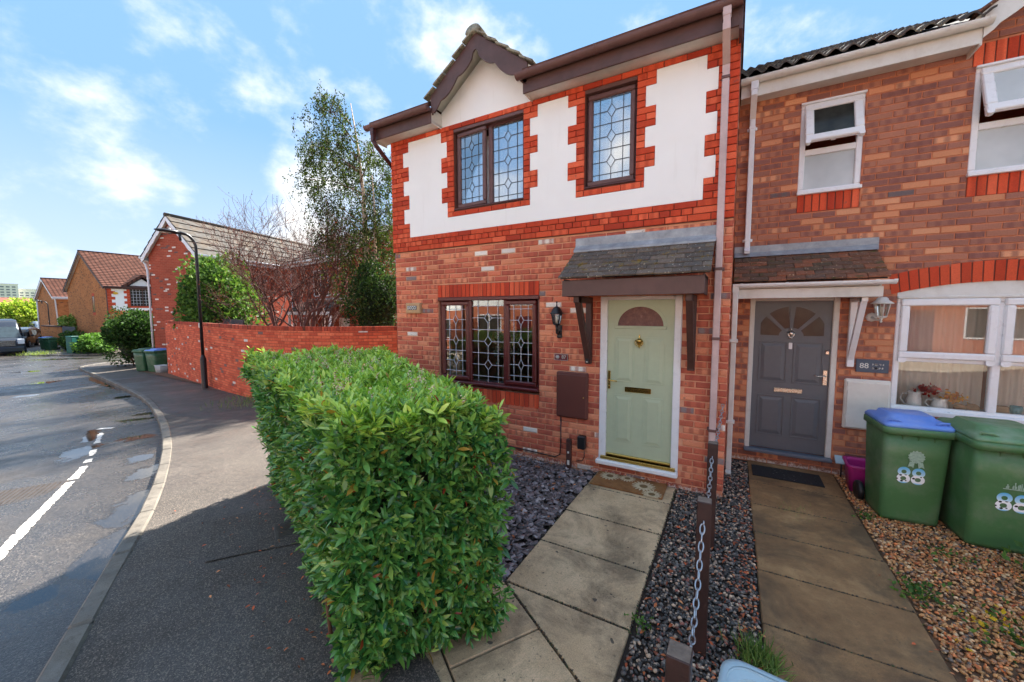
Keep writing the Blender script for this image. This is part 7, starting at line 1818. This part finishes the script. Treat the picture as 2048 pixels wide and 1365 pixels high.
# yellow-green trees at the end of the road
YG = [C(150, 170, 62), C(172, 186, 76), C(118, 146, 52), C(190, 190, 96)]
for i, (x, y, r, h, lb) in enumerate(((-92, 5.0, 4.6, 3.0, 'yellow green tree at the end of the road left of the orange houses'), (-88, 9.5, 4.0, 2.8, 'yellow green tree beside the far white downpipe'), (-96, -1.5, 5.0, 3.2, 'yellow green tree behind the parked van'))):
    T = bush('street_tree', lb, 'tree', (x, y, 1.3), (r*.8, r*.8, 2.4), 5200, .42, YG, [4, 3, 3, 2], 34, 'trees at the end of the road', core=False, ground=gz(x))
# red roofed terrace and tower blocks on the skyline
T = thing('terrace', 'long low terrace with a red tiled roof behind the yellow green trees', 'building', (-125, 6, -1.3), R_(0))
b = MB(); b.box(-6, 6, -40, 30, 0, 3.0); b.build('wall', M_fbB, T); b = MB(); b.prism([(-7, 2.9), (7, 2.9), (0, 6.2)], 'y', -40.5, 30.5); b.build('roof', M_tilered, T)
M_towerw = simple('tower_render', C(214, 212, 200), .8, var=.05, scale=.1); M_towerg = simple('tower_window', C(112, 118, 124), .3, var=.3, scale=.5)
def tower(label, x, y, wx, wy, h):
    T = thing('tower_block', label, 'tower block', (x, y, -1.5), 0, 'tower blocks on the skyline'); b = MB(); b.box(-wx/2, wx/2, -wy/2, wy/2, 0, h); b.build('wall', M_towerw, T); b = MB(); b.box(-wx/2-.3, wx/2+.3, -wy/2-.3, wy/2+.3, h, h+1.2); b.build('parapet', M_soffit, T)
    me = None
    n = int(wy/4.2); fl = int(h/3.0)
    for f in range(max(0, fl-9), fl):
        for i in range(n):
            y0 = -wy/2+1.1+i*(wy-1.4)/n
            if me is None:
                q = MB(); q.box(0, .12, 0, 2.5, 0, 1.4); me = q.mesh('window')
            obj('window', me, M_towerg, T, (wx/2, y0, f*3.0+.9))
D0 = 520.0
def dirp(px, depth):
    lat = (px-CX)/F_PX*depth; return (depth*-.496+lat*.868, CAMP[1]+depth*.868+lat*.496)
for (px, dpt, wy, top, lb) in ((-8, 430, 34, 567, 'tallest pale tower block at the left end of the skyline group'), (42, 450, 42, 578, 'broad pale tower block in the middle of the skyline group'), (72, 480, 24, 585, 'pale tower block half hidden by the far orange gable')):
    x, y = dirp(px, dpt); h = 2.01+(622-top)/F_PX*dpt+1.5; tower(lb, x, y, 16, wy, h)

# ================================================================== parked vehicles
M_carblk = simple('black_car_paint', C(40, 38, 38), .18, .3, var=.05); M_carwht = simple('white_car_paint', C(222, 222, 222), .2, var=.03); M_vangrey = simple('dark_grey_van_paint', C(62, 68, 78), .2, .4, var=.05); M_cargls = simple('car_glass', C(60, 74, 82), .05, var=.2); M_tyre = simple('tyre', C(30, 30, 30), .85); M_rim = simple('alloy_rim', C(150, 152, 156), .3, .8); M_head = simple('headlight', C(214, 220, 226), .1, var=.05); M_carsil = simple('silver_car_paint', C(150, 156, 164), .22, .5, var=.04)
def car(label, loc, rz, L, W, Hh, belt, prof, paint, cat='car', grille=None, van=False):
    """front towards local -Y; prof: (y along 0..1, z) roofline of body, with glasshouse above the belt"""
    T = thing('parked_van' if van else 'parked_car', label, cat, loc, rz, 'vehicles parked along the road')
    b = MB(); hw = W/2; rings = []
    for (t, zl, zb, wf) in prof['body']:
        y = -L/2+t*L; w = hw*wf; rings.append([(-w, y, zb+.1), (-w*1.0, y, (zl+zb)*.5), (-w*.94, y, zl-.05), (-w*.80, y, zl), (w*.80, y, zl), (w*.94, y, zl-.05), (w, y, (zl+zb)*.5), (w, y, zb+.1), (w*.9, y, zb), (-w*.9, y, zb)])
    b.loft(rings); b.build('body', paint, T)
    b = MB(); rings = []
    for (t, z, wf) in prof['cabin']:
        y = -L/2+t*L; w = hw*wf; rings.append([(-w, y, belt-.05), (-w*.93, y, (belt+z)/2), (-w*.82, y, z-.03), (-w*.7, y, z), (w*.7, y, z), (w*.82, y, z-.03), (w*.93, y, (belt+z)/2), (w, y, belt-.05)])
    b.loft(rings); cab = b.build('cabin', paint, T)
    b = MB(); (t0, z0, w0), (t1, z1, w1) = prof['cabin'][0], prof['cabin'][1]
    y0, y1 = -L/2+t0*L, -L/2+t1*L; e = .018
    b.quad((-hw*w0*.90, y0-e, belt), (hw*w0*.90, y0-e, belt), (hw*w1*.70, y1-e, z1-.05), (-hw*w1*.70, y1-e, z1-.05)); b.build('windscreen', M_cargls, cab)
    for s_ in (-1, 1):
        b = MB(); ts = prof['side']; pts = []
        for (ta, tb_) in ts:
            ya, yb = -L/2+ta*L, -L/2+tb_*L; zt = belt+(Hh-belt)*.78
            b.quad((s_*(hw*.985), ya, belt+.02), (s_*(hw*.985), yb, belt+.02), (s_*(hw*.885), yb-.02 if tb_ < .9 else yb-.15, zt), (s_*(hw*.885), ya+(.30 if ta == ts[0][0] else .02), zt))
        b.build('side_window', M_cargls, cab)
        for (tw_) in prof['wheels']:
            y = -L/2+tw_*L; R0 = prof['wr']
            b = MB(); b.lathe([(R0*.55, -.10), (R0*.92, -.11), (R0, -.07), (R0, .07), (R0*.92, .11), (R0*.55, .10)], 20); b.xf(Matrix.Translation((s_*(hw-.08), y, R0)) @ Matrix.Rotation(math.pi/2, 4, 'Y')); wh = b.build('wheel', M_tyre, T)
            b = MB(); b.lathe([(.05, .02), (R0*.6, .0), (R0*.62, -.02)], 14)
            for q in range(5): a = q*2*math.pi/5; b.tube([(0, 0, .02), (R0*.58*math.cos(a), R0*.58*math.sin(a), .01)], .03, 5)
            b.xf(Matrix.Translation((s_*(hw+.025), y, R0)) @ Matrix.Rotation(s_*math.pi/2, 4, 'Y')); b.build('rim', M_rim, wh)
        hx, hz0, hz1, hw_ = prof['head']
        b = MB(); yf = -L/2-.012; b.box(s_*hx-hw_/2, s_*hx+hw_/2, yf, yf+.22, hz0, hz1, .03); b.build('headlight', M_head, T)
        b = MB(); b.box(s_*(hw+.02), s_*(hw+.20), y0+.25, y0+.37, belt+.02, belt+(.34 if van else .17), .03); b.build('mirror', M_blackpl, T)
    gx, g0, g1, ng = prof['grille']
    b = MB(); b.box(-gx, gx, -L/2-.016, -L/2+.1, g0, g1, .02); gr = b.build('grille', M_blackpl, T)
    for i in range(ng): b = MB(); z = g0+(g1-g0)*(i+.5)/ng; b.box(-gx+.03, gx-.03, -L/2-.03, -L/2-.01, z-.018, z+.018, .006); b.build('slat', M_chrome, gr)
    b = MB(); b.box(-hw*.92, hw*.92, -L/2-.05, -L/2+.25, prof['bump'][0], prof['bump'][1], .06); b.build('bumper', prof['bumpmat'], T)
    return T
suv = dict(body=[(0, .80, .35, .80), (.02, .98, .28, .94), (.12, 1.06, .25, .99), (.28, 1.10, .22, 1.0), (.6, 1.10, .22, 1.0), (.9, 1.10, .25, .99), (.985, 1.0, .3, .94), (1, .85, .38, .86)], cabin=[(.24, 1.08, .95), (.40, 1.64, .95), (.62, 1.70, .95), (.88, 1.64, .95), (.985, 1.08, .92)], side=((.30, .48), (.50, .70), (.72, .93)), wheels=(.17, .82), wr=.36, head=(.70, .74, .92, .36), grille=(.42, .66, .90, 4), bump=(.30, .60), bumpmat=M_carblk)
vprof = dict(body=[(0, 1.0, .35, .80), (.012, 1.16, .28, .95), (.05, 1.25, .25, .98), (.14, 1.36, .22, 1.0), (.5, 1.36, .22, 1.0), (.98, 1.36, .25, 1.0), (1, 1.3, .3, .96)], cabin=[(.12, 1.30, .97), (.24, 2.38, .97), (.34, 2.62, .98), (.6, 2.66, .98), (.995, 2.62, .97)], side=((.19, .33),), wheels=(.15, .80), wr=.36, head=(.76, .84, 1.22, .34), grille=(.52, .72, 1.14, 5), bump=(.28, .66), bumpmat=M_vangrey)
p = at(12, 711, -.1)
car('dark grey panel van with a chrome slatted grille parked at the kerb facing the camera', (p.x-2.3, p.y+.05, p.z-.02), R_(90)-R_(3), 5.6, 2.0, 2.66, 1.34, vprof, M_vangrey, 'van', van=True)
p = at(37, 698, -.1)
car('black four wheel drive car parked behind the grey van', (p.x-1.6, p.y+.15, p.z+.0), R_(72), 4.8, 1.95, 1.70, 1.06, suv, M_carblk)
p = at(54, 689, -.1)
car('white hatchback car parked behind the black four wheel drive', (p.x-2.2, p.y-.0, p.z), R_(66), 4.4, 1.85, 1.60, 1.05, suv, M_carwht)
car('pale silver car on the drive beyond the far downpipe', (-74, 8.2, gz(-74)+.4), R_(90), 4.4, 1.85, 1.55, 1.05, suv, M_carsil)
p = (-66.8, 6.0, gz(-66)+.1); bin_(p, R_(20), 1.1, 1.0, 1.3, M_binfar, M_whitedirty, 'large green communal bin with a pale lid by the far white downpipe', 'bins on the far pavement', detail=False)
# ================================================================== across the road, behind the viewer (houses seen in the windows; row lengthened and drive added for bounce light)
M_buff = farbrick('buff_brick', C(214, 176, 132), C(198, 156, 112), C(206, 186, 156)); M_bouncedrive = simple('pale_bounce_drive', C(196, 182, 160), .85, var=.12, scale=3, bump=.3, bscale=40)
sheet('opposite_bounce_drive', [-60, -40, -30, -25, -20, -15, -10, -5, 0, 8, 20, 34], [-15.8, -10.8], -.085, M_bouncedrive)  # unseen pale drive, added to bounce sunlight onto the shaded house fronts
for i, (x, lb) in enumerate(((-38, 'pale end house of the terrace across the road, furthest from the hedge'), (-29, 'second pale brick house from the far end of the opposite terrace'), (-20, 'pale brick house across the road opposite the garden wall'), (-11, 'pale brick house across the road reflected in the leaded window'),
                            (-2, 'pale brick house across the road facing the green door'), (7, 'pale brick house across the road reflected in the casement window'), (16, 'pale brick house at the near end of the opposite terrace'))):
    T = thing('brick_house', lb, 'house', (x, -16.0, gz(x)-.1), math.pi, 'houses across the road')
    b = MB(); b.box(-4.4, 4.4, 0, 8, -.3, 5.0); b.build('wall', M_fbO, T)
    b = MB(); b.box(-4.3, 4.3, -.02, .0, 2.75, 4.75); b.build('render_panel', M_render, T)
    stepped_roof(T, -4.5, 4.5, -.4, 4.95, 4, 7.7, M_tileB, .6); stepped_roof(T, -4.5, 4.5, 8.4, 4.95, 4, 7.7, M_tileB, .6)
    for (a0, a1, z0, z1) in ((-3.4, -1.4, .9, 2.2), (1.6, 3.4, .9, 2.2), (-3.2, -1.6, 3.1, 4.3), (1.7, 3.2, 3.1, 4.3)): front_window(T, -.022, a0, a1, z0, z1, M_white, 1)
    b = MB(); b.box(-.5, .5, -.03, .05, 0, 2.1, .01); b.build('door', M_redframe, T)
bush('hedge_shrub', 'dark hedge across the road in front of the opposite houses', 'hedge', (-8, -12.6, .45), (4.0, .6, .6), 3000, .2, [C(58, 84, 40), C(72, 100, 48)], [1, 1], 40)
bush('street_tree', 'broad tree standing across the road between the opposite houses', 'tree', (-15.6, -12.0, 3.0), (1.7, 1.7, 2.6), 4000, .22, GRN, [3, 3, 2, 1], 34)
